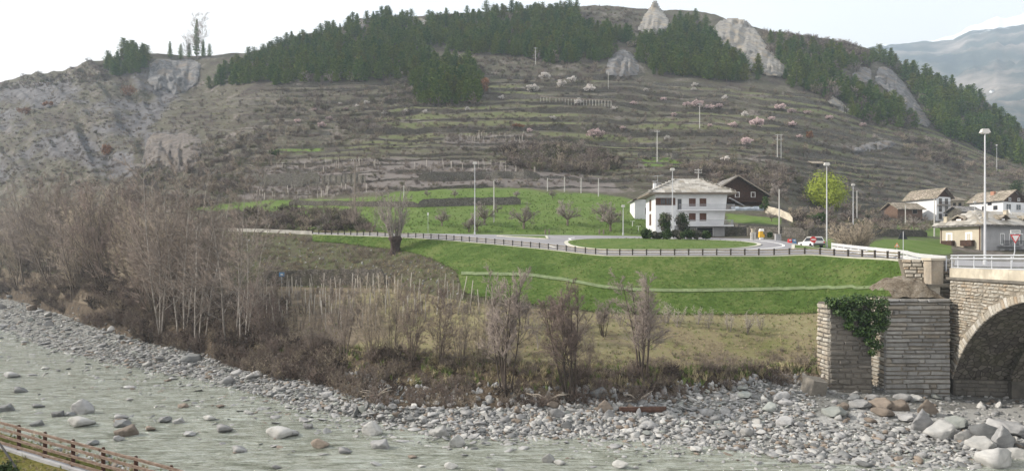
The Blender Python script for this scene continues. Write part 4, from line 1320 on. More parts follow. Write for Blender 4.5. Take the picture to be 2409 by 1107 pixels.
# tarpaulin-covered pile before the chalet
tp = MB()
P0 = W(1722, 507, 133.5)
n = 14
vs, fs = [], []
r_ = random.Random(2)
for j, (yy, zz) in enumerate(((0, 0), (0.1, 1.5), (0.8, 2.0), (1.9, 1.9), (2.4, 0.2))):
    for i in range(n + 1): vs.append((i * 7.2 / n + r_.uniform(-.1, .1), yy + r_.uniform(-.12, .12), zz + (r_.uniform(-.14, .14) if zz > 0.3 else -0.5)))
for j in range(4):
    for i in range(n): a = j * (n + 1) + i; fs.append((a, a + 1, a + n + 2, a + n + 1))
tp.add(vs, fs)
o = tp.build('tarpaulin_pile', var_mat('grey_tarpaulin', (0.27, 0.31, 0.36), 0.35, 1.5, 0.4, 0.5), None, False, P0)
tag(o, 'long pile covered with blue-grey plastic sheet below the timber chalet', 'tarpaulin')

# --- garden wall stumps / balustrade right of the white house
gw = empty('garden_balustrade', hill(1712, 540)); tag(gw, 'pale garden balustrade of square pillars stepping down beside the white house', 'balustrade')
for i, (u, v) in enumerate(((1716, 532), (1731, 536), (1745, 540), (1760, 545), (1772, 548))):
    p = hit(u, v + 8, HILL0) - gw.location
    MB().box(p + Vector((0, 0, 0.5)), (0.5, 0.5, 1.5)).box(p + Vector((0, 0, 1.3)), (0.65, 0.65, 0.14)).build('pillar', M_BEIGE, gw)
    if i < 4:
        q = hit((1716, 1731, 1745, 1760, 1772)[i + 1], (532, 536, 540, 545, 548)[i + 1] + 8, HILL0) - gw.location
        MB().hexa([p + Vector((.3, -.12, -.4)), q + Vector((-.3, -.12, -.4)), q + Vector((-.3, .12, -.4)), p + Vector((.3, .12, -.4)), p + Vector((.3, -.12, .45)), q + Vector((-.3, -.12, .45)), q + Vector((-.3, .12, .45)), p + Vector((.3, .12, .45))]).build('wall_panel', M_DRY_PALE, gw)
free_wall([(1800, 500), (1830, 507), (1864, 522)], 1.5, M_PARAPET, 'pale sunlit garden wall descending behind the lamp post near the willow', 0.4, HILL0, 10)

# --- villa by the bridge
def villa():
    b = math.radians(20)
    c = Vector((px(2308, 104), 104, 11.4))
    root = empty('stone_villa', c, b)          # local x along right face, local y along left face (back)
    tag(root, 'two-storey villa, beige on its sunlit side and grey in shade, with hipped stone roof and dormers beside the bridge', 'house')
    Wd, D, H = 19.0, 6.9, 5.75
    MB().hexa([(0, 0, -1), (Wd, 0, -1), (Wd, D, -1), (0, D, -1), (0, 0, H), (Wd, 0, H), (Wd, D, H), (0, D, H)]).build('wall', M_GREYST, root)
    MB().box((-0.02, D / 2, H / 2 - 0.5), (0.06, D + 0.04, H + 1)).build('render_or_lit_face', M_BEIGE, root)  # sunlit side of the grey house painted in as a beige skin
    for y in (1.95, 5.3):
        opening(root, 'left', y, 2.75, 0.55, 1.75, 'glass', frame=M_FRAME, fw=0.3)
        opening(root, 'left', y, 0.3, 0.55, 1.35, 'glass', frame=M_FRAME, fw=0.3)
        bl = MB().box((-0.45, y, 2.45), (0.8, 1.9, 0.12))
        bl.box((-0.83, y, 2.95), (0.05, 1.9, 0.9)).box((-0.45, y - 0.93, 2.95), (0.8, 0.05, 0.9)).box((-0.45, y + 0.93, 2.95), (0.8, 0.05, 0.9))
        bl.build('balcony', M_WOOD, root)
    for x in (5.3, 7.6, 10.2):
        opening(root, 'front', x, 2.75, 0.7, 1.7, 'glass', frame=M_FRAME, fw=0.16)
        opening(root, 'front', x, 0.3, 0.7, 1.4, 'glass', frame=M_FRAME, fw=0.12)
    MB().box((7.2, -0.5, 2.35), (6.5, 1.0, 0.14)).build('balcony_slab', M_GREYST, root)
    railing_part(root, 4.0, 10.4, -0.98, 2.42, 0.9, M_BLACK, step=0.16)
    ov = 0.9; zr = H + 2.5
    A, B, C, D_ = Vector((-ov, -ov, H)), Vector((Wd + ov, -ov, H)), Vector((Wd + ov, D + ov, H)), Vector((-ov, D + ov, H))
    E, F_ = Vector((3.2, D / 2, zr)), Vector((Wd - 3.2, D / 2, zr))
    th = Vector((0, 0, 0.25))
    roof = MB().add([A, B, C, D_, E, F_, A + th, B + th, C + th, D_ + th, E + th, F_ + th],
                    [(0, 3, 2, 1), (6, 7, 11, 10), (7, 8, 11), (8, 9, 10, 11), (9, 6, 10), (0, 1, 7, 6), (1, 2, 8, 7), (2, 3, 9, 8), (3, 0, 6, 9)]).build('roof', M_ROOFST, root)
    up = Vector((0, 0, 0.24))
    slab_face(roof, D_ + up, A + up, E + up, E + up, 6, 1.1, 21)
    slab_face(roof, A + up, B + up, F_ + up, E + up, 6, 1.5, 22)
    def dormer(x, y, rot):
        d = empty('dormer', (x, y, H + 0.7), rot); d.parent = roof
        MB().prism([(-0.7, 0, 0), (0.7, 0, 0), (0.7, 0, 0.75), (0, 0, 1.15), (-0.7, 0, 0.75)], (0, 2.2, 0)).build('dormer_wall', M_WOOD, d)
        for s in (-1, 1):
            MB().prism([(s * 1.25, -0.45, 0.55), (0, -0.45, 1.25), (0, -0.45, 1.4), (s * 1.25, -0.45, 0.7)], (0, 2.7, 0)).build('dormer_roof', M_ROOFBR, d)
        MB().box((0, -0.03, 0.4), (0.8, 0.05, 0.6)).build('pane', M_FRAME, d)
    dormer(0.35, 3.9, -math.pi / 2)
    dormer(6.2, 0.4, 0)
    dormer(12.5, 0.4, 0)
    for x, y, h in ((0.2, 6.0, 1.5), (2.4, 0.9, 1.9), (9.2, 1.8, 2.6)):
        MB().box((x, y, H + h / 2 + 0.3), (0.55, 0.55, h)).box((x, y, H + h + 0.36), (0.7, 0.7, 0.12)).build('chimney', M_BEIGE, root)
    MB().tube([(-0.15, 0.15, -0.5), (-0.15, 0.15, H)], 0.06, 6).tube([(-0.12, D - 0.2, -0.5), (-0.12, D - 0.2, H)], 0.06, 6).build('downpipe', M_SHUT, root)
    dish = MB().lathe([(0.05, 0), (0.3, 0.05), (0.5, 0.16), (0.55, 0.22)], (0, 0, 0), 12).build('satellite_dish', M_FRAME, root)
    dish.location = (8.7, 1.0, H + 2.6); dish.rotation_euler = (math.radians(70), 0, 0.4)
villa()

def rhouse(name, u, Y, vbase, rz, w, d, h, rise, wall, roofm, label, axis):
    return gable_house(name, Vector((px(u, Y), Y, pz(vbase, Y))), rz, w, d, h, rise, wall, roofm, label, 0.7, axis, M_WOOD, 0.22, 4)
h1 = rhouse('gabled_house', 2203, 170, 521, math.radians(20), 5.6, 9.0, 6.9, 2.3, M_WHITE, M_ROOFBR, 'tall narrow white house with gabled stone roof and three rows of windows', 'y')
for z in (0.8, 2.9, 5.0):
    for x in (1.5, 3.9): opening(h1, 'front', x, z, 1.0, 1.4, 'glass', frame=M_WOODEDGE)
MB().prism([(0.1, -0.05, 6.9), (5.5, -0.05, 6.9), (2.8, -0.05, 9.1)], (0, 0.04, 0)).build('gable_boards', M_WOOD, h1)
railing_part(h1, 0.2, 5.4, -0.7, 4.6, 0.9, M_WOOD)
MB().box((2.8, -0.36, 4.55), (5.3, 0.7, 0.12)).build('balcony_slab', M_WOODEDGE, h1)
h2 = rhouse('black_gabled_house', 2360, 172, 508, math.radians(20), 9.2, 9.0, 4.6, 2.7, M_WHITE, M_ROOFBR, 'white house with black timber gable and red chimney above the villa roof', 'y')
for x in (2.2, 6.4): opening(h2, 'front', x, 1.9, 1.9, 1.5, 'glass', frame=M_FRAME)
MB().prism([(0.1, -0.06, 4.0), (9.1, -0.06, 4.0), (9.1, -0.06, 4.7), (4.6, -0.06, 7.1), (0.1, -0.06, 4.7)], (0, 0.05, 0)).build('gable_boards', M_WOOD, h2)
for x in (2.6, 6.4):
    o = opening(h2, 'front', x, 4.35, 0.8, 0.8, 'glass'); o.location.y -= 0.08
for y, z in ((2.0, 2.0), (5.0, 2.0), (3.5, 3.4)): opening(h2, 'left', y, z, 0.9, 1.0, 'glass', frame=M_WOOD)
MB().box((3.0, 4.5, 6.6), (0.9, 0.9, 1.6)).build('chimney', var_mat('brick_chimney', (0.42, 0.22, 0.15), 0.2, 3), h2)
h3 = rhouse('ochre_house', 2236, 182, 512, math.radians(10), 4.6, 7, 5.2, 1.2, M_BEIGE, M_ROOFBR, 'small ochre house with timber balcony half hidden behind the white gabled house', 'x')
for x in (1.3, 3.2): opening(h3, 'front', x, 3.2, 0.8, 1.2, 'glass', frame=M_WOOD)
MB().box((2.3, -0.4, 2.7), (4.4, 0.8, 0.12)).build('balcony_slab', M_WOOD, h3)
railing_part(h3, 0.1, 4.5, -0.78, 2.76, 0.85, M_WOOD)
h4 = rhouse('low_barn', 2112, 168, 503, math.radians(12), 8.0, 5, 1.6, 1.5, var_mat('brown_barn_boards', (0.15, 0.10, 0.075), 0.3, 3.0), M_ROOFBR, 'low brown barn with broad weathered roof adjoining the white gabled house', 'x')
opening(h4, 'front', 5.5, 0.2, 1.4, 1.2, 'garage', frame=M_WOODEDGE)
h5 = rhouse('stone_shed', 2262, 165, 512, math.radians(15), 6.5, 4, 1.9, 1.2, M_DRY, M_ROOFST, 'low stone shed between the ochre house and the black gabled house', 'x')
opening(h5, 'front', 3, 0, 1.2, 1.5, 'garage', frame=M_WOOD)
h6 = rhouse('hillside_hut', 1912, 205, 395, math.radians(8), 3.6, 3, 1.6, 0.7, M_DRY, M_ROOFBR, 'tiny stone hut with overhanging roof on the slope above the willow', 'x')
opening(h6, 'front', 1.8, 0, 0.9, 1.3, 'garage', frame=M_WOOD)
_us, _MV = MOUNT[0]
_c = int(np.argmin(abs(_us - 2335))); _mv = V0 - (_MV[:90, _c, 2] - CZ) * FPX / _MV[:90, _c, 1]
_r = next(k for k in range(5, 90) if _mv[k] < 222)
_p = Vector(_MV[_r, _c]); _k = _p.y / 560.0
h7 = gable_house('far_farmhouse', _p - Vector((0, 0, 1)), math.radians(-15), 9 * _k, 6 * _k, 2.6 * _k, 1.4 * _k, M_WHITE, M_ROOFST, 'small far white farmhouse on the distant spur beyond the pine ridge', 0.7, 'x', M_WOOD, 0.22, 9)
for x in (2 * _k, 4.5 * _k, 7 * _k): opening(h7, 'front', x, 0.8 * _k, 1.0 * _k, 1.2 * _k, 'glass')
# stepped shed in terraces: open hut of posts beside the almond trees
vp = empty('trellis_shed', hill(1272, 240)); tag(vp, 'long open pergola shed with pale posts on the upper terraces', 'pergola')
m0 = vp.location
for i in range(24):
    u = 1272 + i * 7.2
    p = hill(u, 243 + i * 0.35) - m0
    link('post', MB().box(p + Vector((0, 0, 1.1)), (0.22, 0.22, 2.8)).mesh('post', M_CONC), vp)
p1, p2 = hill(1272, 243) - m0, hill(1438, 251) - m0
MB().tube([p1 + Vector((0, 0, 2.5)), p2 + Vector((0, 0, 2.5))], 0.12, 4).build('beam', M_WOODEDGE, vp)
# ------------------------------------------------------------------ lamps, poles, signs, vehicles
M_POLE = var_mat('grey_pole', (0.50, 0.51, 0.53), 0.12, 0.7, 0.5, 0.4, 0.2)
M_CPOLE = var_mat('concrete_pole', (0.50, 0.49, 0.47), 0.15, 0.7)
M_WPOLE = var_mat('wooden_pole', (0.20, 0.17, 0.14), 0.25, 1.0)
M_LENS = var_mat('lamp_lens', (0.72, 0.70, 0.66), 0.05, 1.0, 0.3, 0.5)
M_RED = var_mat('sign_red', (0.60, 0.05, 0.05), 0.08, 2.0, 0.5, 0.4)
M_SIGNW = var_mat('sign_white', (0.78, 0.77, 0.74), 0.05, 2.0, 0.5, 0.4)
M_BLUE = var_mat('sign_blue', (0.10, 0.26, 0.48), 0.08, 2.0, 0.5, 0.4)
M_SIGNBACK = var_mat('sign_back', (0.035, 0.04, 0.045), 0.2, 2.0, 0.6, 0.3)
M_YEL = var_mat('yellow_paint', (0.72, 0.42, 0.03), 0.1, 2.0, 0.5, 0.4)
M_CARW = var_mat('white_car_paint', (0.72, 0.72, 0.72), 0.04, 1.0, 0.25, 0.6)
M_RUB = var_mat('rubber', (0.02, 0.02, 0.022), 0.2, 3.0, 0.8)
M_ORANGE = var_mat('orange_reflector', (0.75, 0.30, 0.12), 0.15, 2.0, 0.5, 0.4)

def street_lamp(base, h, label, style=0):
    r = empty('street_lamp', base)
    tag(r, label, 'street lamp', 'street lamps along the road')
    MB().tube([(0, 0, -0.4), (0, 0, h * 0.5), (0, 0, h)], [0.11, 0.085, 0.05], 8).build('pole', M_POLE, r)
    MB().lathe([(0.17, -0.1), (0.17, 0.35), (0.12, 0.42)], (0, 0, 0), 8).build('base_collar', M_POLE, r)
    s = 1.0 if style == 0 else 0.8
    hd = MB().hexa([(-0.42 * s, -0.2, h - 0.02), (0.42 * s, -0.2, h - 0.02), (0.42 * s, 0.2, h - 0.02), (-0.42 * s, 0.2, h - 0.02), (-0.28 * s, -0.13, h + 0.34), (0.28 * s, -0.13, h + 0.34), (0.28 * s, 0.13, h + 0.34), (-0.28 * s, 0.13, h + 0.34)])
    hd.build('lamp_head', M_CPOLE, r)
    MB().box((0, 0, h - 0.06), (0.6 * s, 0.28, 0.08)).build('lamp_lens', M_LENS, r)
for u, vt, Y, vb, lab, st in ((1117, 385, 112.5, None, 'tall street lamp by the meadow edge among the orchard trees', 0), (1582, 400, 104.0, None, 'slim street lamp standing before the white house', 0),
        (1945, 388, 87.5, None, 'tall street lamp beside the white car', 0), (2317, 312, 57.0, None, 'tallest street lamp, rising behind the bridge railing before the villa', 0), (2007, 436, 125.0, None, 'street lamp behind the round brown bush', 1),
        (2345, 342, None, 405, 'lone lamp mast high on the slope above the villa', 1), (1466, 486, 114.0, None, 'short lamp at the orchard edge close to the white house', 1), (2293, 476, 160.0, None, 'short street lamp between the villa roof and the shed', 1)):
    b = hill(u, vb) if Y is None else on_ground(u, Y)
    street_lamp(b, max(1.5, pz(vt, b.y) - b.z), lab, st)

def utility_pole(base, h, label, mat=M_CPOLE, arms=1, r0=0.16, name='utility_pole', group='poles on the hillside'):
    r = empty(name, base)
    tag(r, label, 'pole', group)
    MB().tube([(0, 0, -0.6), (0, 0, h)], [r0, r0 * 0.62], 7).build('pole', mat, r)
    for k in range(arms):
        m = MB().box((0, 0, h - 0.35 - 0.6 * k), (1.7, 0.12, 0.12))
        m.build('crossarm', M_WPOLE if mat is M_WPOLE else mat, r)
        for x in (-0.75, -0.3, 0.3, 0.75): link('insulator', MB().lathe([(0.04, 0), (0.07, 0.06), (0.03, 0.2)], (x, 0, h - 0.29 - 0.6 * k), 6).mesh('insulator', M_LENS), r)
for u, vt, vb, lab, mt, ar in ((835, 375, 527, 'tall wooden utility pole beside the forked tree at the meadow', M_WPOLE, 1), (1162, 423, 523, 'plain white pole in the middle of the orchard meadow', M_CPOLE, 0), (1546, 307, 384, 'pale utility pole on the green patch of the middle slope', M_CPOLE, 1),
        (1646, 243, 305, 'slim pale utility pole among the pink almond trees', M_CPOLE, 1), (1260, 112, 152, 'utility pole at the lower edge of the central pine forest', M_CPOLE, 1), (1431, 170, 213, 'utility pole below the grey rock dome', M_CPOLE, 0),
        (1643, 397, 470, 'utility pole with crossarm rising behind the white house roof', M_CPOLE, 2), (1833, 445, 556, 'grey pole at the roundabout exit beside the grey cabinet', M_CPOLE, 0), (2130, 482, 528, 'pale pole in the field below the low barn', M_CPOLE, 0),
        (2198, 466, 556, 'pale pole at the villa corner before the white gabled house', M_CPOLE, 0), (2016, 448, 512, 'thin pole behind the bush beside a street lamp', M_CPOLE, 0), (950, 436, 470, 'short pole at the western end of the upper meadow', M_CPOLE, 0)):
    b = hit(u, vb, ROAD0)
    utility_pole(b, pz(vt, b.y) - b.z, lab, mt, ar, 0.13 if ar == 0 else 0.16)
for du, lab in ((-4.5, 'nearer leg of'), (4.5, 'farther leg of')): pass
b = hill(1833, 376)
tw = empty('twin_pole', b); tag(tw, 'twin pole carrying a transformer crossarm on the eastern terraces', 'pole', 'poles on the hillside')
hh = pz(316, b.y) - b.z
for x in (-0.6, 0.6): link('pole', MB().tube([(x, 0, -0.6), (x, 0, hh)], [0.15, 0.1], 7).mesh('pole', M_CPOLE), tw)
for z in (hh - 0.2, hh - 1.6): link('crossarm', MB().box((0, 0, z), (2.4, 0.14, 0.14)).mesh('crossarm', M_CPOLE), tw)
for i, (u, vt, vb) in enumerate(((1288, 418, 449), (1328, 416, 451), (1367, 418, 454), (1408, 420, 462))):
    b = hill(u, vb)
    o = MB().tube([(0, 0, -0.4), (0, 0, pz(vt, b.y) - b.z)], [0.13, 0.1], 6).build('concrete_post', M_CPOLE, None, False, b)
    tag(o, ('westernmost', 'second', 'third', 'easternmost')[i] + ' of four concrete posts above the orchard meadow', 'post', 'concrete posts above the orchard')
for u, v, lab in ((1488, 520, 'white T-shaped clothes post nearer the orchard'), (1502, 532, 'white T-shaped clothes post nearer the white house')):
    b = hit(u, v + 12, ROAD0)
    r = empty('clothes_post', b); tag(r, lab, 'post', 'clothes posts by the white house')
    h = pz(v, b.y) - b.z
    MB().tube([(0, 0, -0.2), (0, 0, h)], 0.05, 6).build('post', M_FRAME, r); MB().box((0, 0, h), (0.9, 0.06, 0.06)).build('crossbar', M_FRAME, r)

# --- signs
def sign_root(name, u, Y, label, z=None):
    b = on_ground(u, Y) if z is None else Vector((px(u, Y), Y, z))
    r = empty(name, b); tag(r, label, 'sign'); return r
r = sign_root('blue_sign', 663, 88, 'small blue rectangular sign on a thin post above the vineyard')
h = pz(645, 88) - r.location.z
MB().tube([(0, 0, -0.3), (0, 0, h)], 0.035, 6).build('post', M_STEEL, r)
pb = MB().box((0, -0.05, h), (0.75, 0.03, 0.6)).build('panel', M_BLUE, r)
MB().box((0, -0.072, h), (0.32, 0.012, 0.22)).build('symbol', M_SIGNW, pb)
r = sign_root('no_entry_sign', 1913, 84, 'round red no-entry sign beside the white car')
h = pz(563, 84) - r.location.z
MB().tube([(0, 0, -0.2), (0, 0, h + 0.3)], 0.035, 6).build('post', M_STEEL, r)
d = MB().prism([(0.42 * math.cos(t), -0.05, h + 0.42 * math.sin(t)) for t in np.linspace(0, 2 * math.pi, 20, endpoint=False)], (0, 0.03, 0)).build('disc', M_RED, r)
MB().box((0, -0.06, h), (0.6, 0.02, 0.15)).build('white_bar', M_SIGNW, d)
r = sign_root('triangle_sign', 2124, 62, 'black back of a triangular road sign by the bridge approach')
h = pz(560, 62) - r.location.z
MB().tube([(0, -0.06, -0.3), (0, -0.06, h + 0.7)], 0.03, 6).build('post', M_STEEL, r)
MB().prism([(-0.5, 0, h - 0.1), (0.5, 0, h - 0.1), (0, 0, h + 0.85)], (0, 0.03, 0)).build('panel', M_SIGNBACK, r)
r = sign_root('warning_triangle', 2110, 80, 'small orange and white warning triangle on the grass beyond the steel barrier')
h = pz(581, 80) - r.location.z
MB().tube([(0, 0, -0.3), (0, 0, h)], 0.025, 5).build('post', M_STEEL, r)
pn = MB().prism([(-0.34, -0.03, h), (0.34, -0.03, h), (0, -0.03, h + 0.62)], (0, 0.02, 0)).build('panel', M_ORANGE, r)
MB().prism([(-0.17, -0.045, h + 0.1), (0.17, -0.045, h + 0.1), (0, -0.045, h + 0.4)], (0, 0.012, 0)).build('symbol', M_SIGNW, pn)
r = sign_root('give_way_sign', 2380, 58, 'red and white give-way triangle with a white plate above it before the villa', 11.1)
h = pz(572, 58) - 11.1
MB().tube([(0, 0, -0.3), (0, 0, 0.3), (0.28, 0, h * 0.62), (0.30, 0, h + 1.2)], 0.04, 6).build('post', M_STEEL, r)
tri = lambda s, y: [(0.3 - 0.48 * s, y, h + 0.52 + 0.30 * s), (0.3 + 0.48 * s, y, h + 0.52 + 0.30 * s), (0.3, y, h + 0.52 - 0.54 * s)]
p1 = MB().prism(tri(1, -0.07), (0, 0.03, 0)).build('panel', M_RED, r)
MB().prism(tri(0.68, -0.085), (0, 0.012, 0)).build('symbol', M_SIGNW, p1)
p2 = MB().box((0.3, -0.06, h + 1.08), (0.95, 0.03, 0.34)).build('plate', M_SIGNW, r)
m = MB()
rr = random.Random(4)
for row, z in ((0, 1.14), (1, 1.02)):
    x = -0.08
    while x < 0.66:
        w = rr.uniform(0.03, 0.07); m.box((x + w / 2, -0.08, h + z), (w, 0.01, 0.06)); x += w + 0.025
m.build('lettering', M_SIGNBACK, p2)
r = sign_root('delineator', 1007, 113, 'small white marker plate on a thin stake at the meadow edge')
h = pz(503, 113) - r.location.z
MB().tube([(0, 0, -0.2), (0, 0, h)], 0.025, 5).build('stake', M_STEEL, r); MB().box((0, -0.03, h), (0.25, 0.03, 0.5)).build('plate', M_SIGNW, r)

# --- steel barrier of the bridge approach
def barrier():
    path = [Vector((px(u, Y), Y, 0)) for u, Y in ((1957, 80), (1985, 76), (2020, 71.5), (2060, 67), (2110, 61.5), (2160, 57), (2225, 51.3))]
    fine = []
    for a, b in zip(path, path[1:]): fine += [a.lerp(b, s) for s in np.arange(0, 1, 0.25)]
    fine.append(path[-1])
    for i, p in enumerate(fine): p.z = np.interp(i, [0, len(fine) - 1], [12.55, 11.06])
    for p in fine: p.z = max(p.z, groundXY(p.x, p.y) + 0.0) if p.y > 54 else p.z
    root = empty('steel_barrier', fine[0]); tag(root, 'white-grey double steel crash barrier curving from the roundabout to the bridge railing', 'barrier')
    o = -fine[0]
    pm = MB().box((0, 0, 0.35), (0.1, 0.14, 1.3)).mesh('post', M_STEEL)
    for p in fine[::2]: link('post', pm, root, p + o)
    for z0, z1 in ((0.62, 0.98), (0.14, 0.52)):
        vs, fs = [], []
        for i, p in enumerate(fine):
            for dz, dy in ((z0, 0), (z0 + (z1 - z0) * 0.25, -0.06), (z0 + (z1 - z0) * 0.5, 0), (z0 + (z1 - z0) * 0.75, -0.06), (z1, 0), (z1, 0.03), (z0, 0.03)):
                vs.append(p + o + Vector((dy * 0.5 - 0.08, dy - 0.08, dz)))
        for i in range(len(fine) - 1):
            for k in range(7): fs.append((i * 7 + k, i * 7 + (k + 1) % 7, (i + 1) * 7 + (k + 1) % 7, (i + 1) * 7 + k))
        MB().add(vs, fs).build('rail', var_mat('pale_barrier_steel', (0.62, 0.63, 0.65), 0.08, 1.0, 0.4, 0.5, 0.1), root)
barrier()

# --- white car seen from behind
def car():
    Y = 86.5; u = 1926
    b = Vector((px(u, Y), Y, groundXY(px(u, Y), Y) + 0.05))
    r = empty('parked_car', b, math.radians(4)); tag(r, 'white estate car seen from behind, parked by the street lamp', 'car')
    MB().hexa([(-0.82, -0.1, 0.3), (0.82, -0.1, 0.3), (0.82, 3.9, 0.3), (-0.82, 3.9, 0.3), (-0.85, -0.15, 0.85), (0.85, -0.15, 0.85), (0.85, 3.9, 0.8), (-0.85, 3.9, 0.8)]).hexa([(-0.8, -0.1, 0.85), (0.8, -0.1, 0.85), (0.78, 2.8, 0.85), (-0.78, 2.8, 0.85), (-0.62, 0.25, 1.5), (0.62, 0.25, 1.5), (0.62, 1.9, 1.5), (-0.62, 1.9, 1.5)]).build('body', M_CARW, r)
    MB().hexa([(-0.66, -0.09, 0.93), (0.66, -0.09, 0.93), (0.66, -0.04, 0.93), (-0.66, -0.04, 0.93), (-0.54, 0.16, 1.38), (0.54, 0.16, 1.38), (0.54, 0.22, 1.38), (-0.54, 0.22, 1.38)]).build('rear_window', M_GLASS, r)
    MB().box((0, -0.17, 0.42), (1.66, 0.14, 0.2)).build('bumper', M_SIGNBACK, r)
    MB().box((0, -0.16, 0.68), (0.52, 0.03, 0.12)).build('number_plate', M_SIGNW, r)
    for sx in (-1, 1):
        link('tail_light', MB().box((sx * 0.72, -0.15, 0.72), (0.2, 0.06, 0.2)).mesh('tail_light', M_RED), r)
        MB().hexa([(sx * 0.80, 0.2, 0.9), (sx * 0.82, 0.2, 0.9), (sx * 0.80, 2.4, 0.9), (sx * 0.79, 2.4, 0.9), (sx * 0.66, 0.4, 1.4), (sx * 0.68, 0.4, 1.4), (sx * 0.68, 1.9, 1.4), (sx * 0.66, 1.9, 1.4)]).build('side_window', M_GLASS, r)
        for y in (0.65, 3.1):
            w = link('wheel', MB().lathe([(0.05, -0.1), (0.3, -0.1), (0.31, 0.1), (0.05, 0.1)], (0, 0, 0), 12).mesh('wheel', M_RUB), r)
            w.rotation_euler = (0, math.pi / 2, 0); w.location = (sx * 0.76, y, 0.3)
car()
# --- small street things at the roundabout exit
b = on_ground(1791, 99.5)
r = empty('yellow_cabinet', b); tag(r, 'narrow yellow roadside cabinet with white rounded top at the roundabout exit', 'cabinet')
MB().box((0, 0, 0.15), (0.5, 0.5, 0.5)).build('plinth', M_SIGNW, r)
MB().box((0, 0, 0.62), (0.78, 0.6, 0.5)).box((-0.08, 0, 1.1), (0.55, 0.5, 0.5)).build('body', M_YEL, r)
MB().hexa([(-0.35, -0.3, 1.35), (0.35, -0.3, 1.35), (0.35, 0.3, 1.35), (-0.35, 0.3, 1.35), (-0.25, -0.22, 1.75), (0.3, -0.22, 1.75), (0.3, 0.22, 1.75), (-0.25, 0.22, 1.75)]).build('hood', M_SIGNW, r)
for u, lab in ((1768.5, 'pale gate pillar nearer the island'), (1775, 'pale gate pillar nearer the yellow cabinet')):
    b = on_ground(u, 99)
    o = MB().box((0, 0, 0.5), (0.3, 0.3, 1.3)).box((0, 0, 1.2), (0.36, 0.36, 0.1)).build('gate_pillar', M_CONC, None, False, b); tag(o, lab + ' at the roundabout exit', 'pillar', 'gate pillars at the roundabout exit')
b = on_ground(1830, 97)
r = empty('utility_cabinet', b); tag(r, 'grey utility cabinet at the foot of the pole by the roundabout exit', 'cabinet')
MB().box((0, 0, 0.45), (0.85, 0.5, 1.0)).build('body', M_GREYST, r); MB().box((0, -0.02, 0.98), (0.95, 0.6, 0.08)).build('lid', M_CPOLE, r); MB().box((0.2, -0.27, 0.5), (0.03, 0.04, 0.2)).build('handle', M_SIGNBACK, r)
for u, mt, lab in ((1858, M_RED, 'red and white plastic road block lying by the stone wall'), (1868, M_BLUE, 'blue and white plastic road block lying by the stone wall')):
    b = on_ground(u, 93)
    r = empty('road_block', b); tag(r, lab, 'road block')
    MB().hexa([(-0.3, -0.2, -0.1), (0.3, -0.2, -0.1), (0.3, 0.2, -0.1), (-0.3, 0.2, -0.1), (-0.25, -0.08, 0.6), (0.25, -0.08, 0.6), (0.25, 0.08, 0.6), (-0.25, 0.08, 0.6)]).build('body', mt, r)
    MB().box((0.02, -0.15, 0.4), (0.25, 0.06, 0.2)).build('white_band', M_SIGNW, r)
for u in (1283, 1292, 1410, 1420):
    b = hit(u, 551, ROAD0)
    o = MB().tube([(0, 0, -0.3), (0, 0, 0.5), (0.02, 0, 0.95)], [0.16, 0.14, 0.11], 7).build('stump_post', M_WPOLE, None, False, b)
    tag(o, {1283: 'thicker', 1292: 'thinner', 1410: 'paler', 1420: 'darker'}[u] + ' of two short stumps ' + ('before the middle orchard trees' if u < 1300 else 'before the fruit tree nearest the house'), 'stump', 'stumps at the orchard edge')

# ------------------------------------------------------------------ near bank with timber fence
FD = Vector((5.96, -3.0, 0)).normalized(); FN = Vector((3.0, 5.96, 0)).normalized(); F0 = Vector((-23.2, 29.0, 0))
def fpt(t, w, z): return F0 + FD * (t * 6.67) + FN * w + Vector((0, 0, z - 0.13 * t))
M_NEARG = ground_mat('olive_grass', [(0.35, (0.10, 0.105, 0.025)), (0.5, (0.17, 0.165, 0.04)), (0.65, (0.24, 0.215, 0.075))], 0.9, (), 0.8, 6.0, 8)
V, F = [], []
prof = [(-13, 2.7), (-9, 2.75), (-5, 2.8), (-2, 2.82), (0.5, 2.8), (1.5, 2.55), (2.6, 1.7), (3.6, 0.6), (4.6, -0.4), (6.5, -1.3)]
ts = np.arange(-6, 4.01, 0.2)
for t in ts:
    for w, z in prof:
        wob = 0.35 * float(fbm(t * 1.4, w * 0.3, 0, 3, 4)) if w > 1 else 0.0
        V.append(fpt(t, w + wob, z + 0.1 * float(fbm(t * 3, w * 0.8, 0, 3, 8))))
n = len(prof)
for i in range(len(ts) - 1):
    for k in range(n - 1): F.append((i * n + k, i * n + k + 1, (i + 1) * n + k + 1, (i + 1) * n + k))
tag(link('near_bank_ground', mesh_np('near_bank', np.array(V), F, [M_NEARG], True)), kind='structure')
mb = MB()
for a, b in zip(ts, ts[1:]):
    mb.hexa([fpt(a, -0.22, 2.6), fpt(b, -0.22, 2.6), fpt(b, 0.25, 2.6), fpt(a, 0.25, 2.6), fpt(a, -0.22, 2.93), fpt(b, -0.22, 2.93), fpt(b, 0.25, 2.93), fpt(a, 0.25, 2.93)])
tag(mb.build('concrete_kerb', var_mat('grey_kerb', (0.36, 0.36, 0.37), 0.2, 1.0, bump=0.2)), kind='structure')
M_FENCE = NT('weathered_fence_wood')
_v = M_FENCE.coord('Object', (1, 1, 4))
M_FENCE.col(M_FENCE.ramp(M_FENCE.noise(_v, 3.0, 6, 0.7), [(0.3, (0.10, 0.065, 0.05)), (0.5, (0.20, 0.145, 0.115)), (0.7, (0.33, 0.27, 0.235))]))
M_FENCE.bump(M_FENCE.noise(_v, 9, 5), 0.4, 0.02)
M_FENCE = M_FENCE.fin(0.9, 0.15)
M_FPOST = var_mat('dark_fence_post', (0.07, 0.035, 0.025), 0.5, 6.0, bump=0.3)
fr = empty('timber_fence', fpt(0, 0, 2.9)); tag(fr, 'weathered four-rail timber fence with dark posts on the near bank', 'fence')
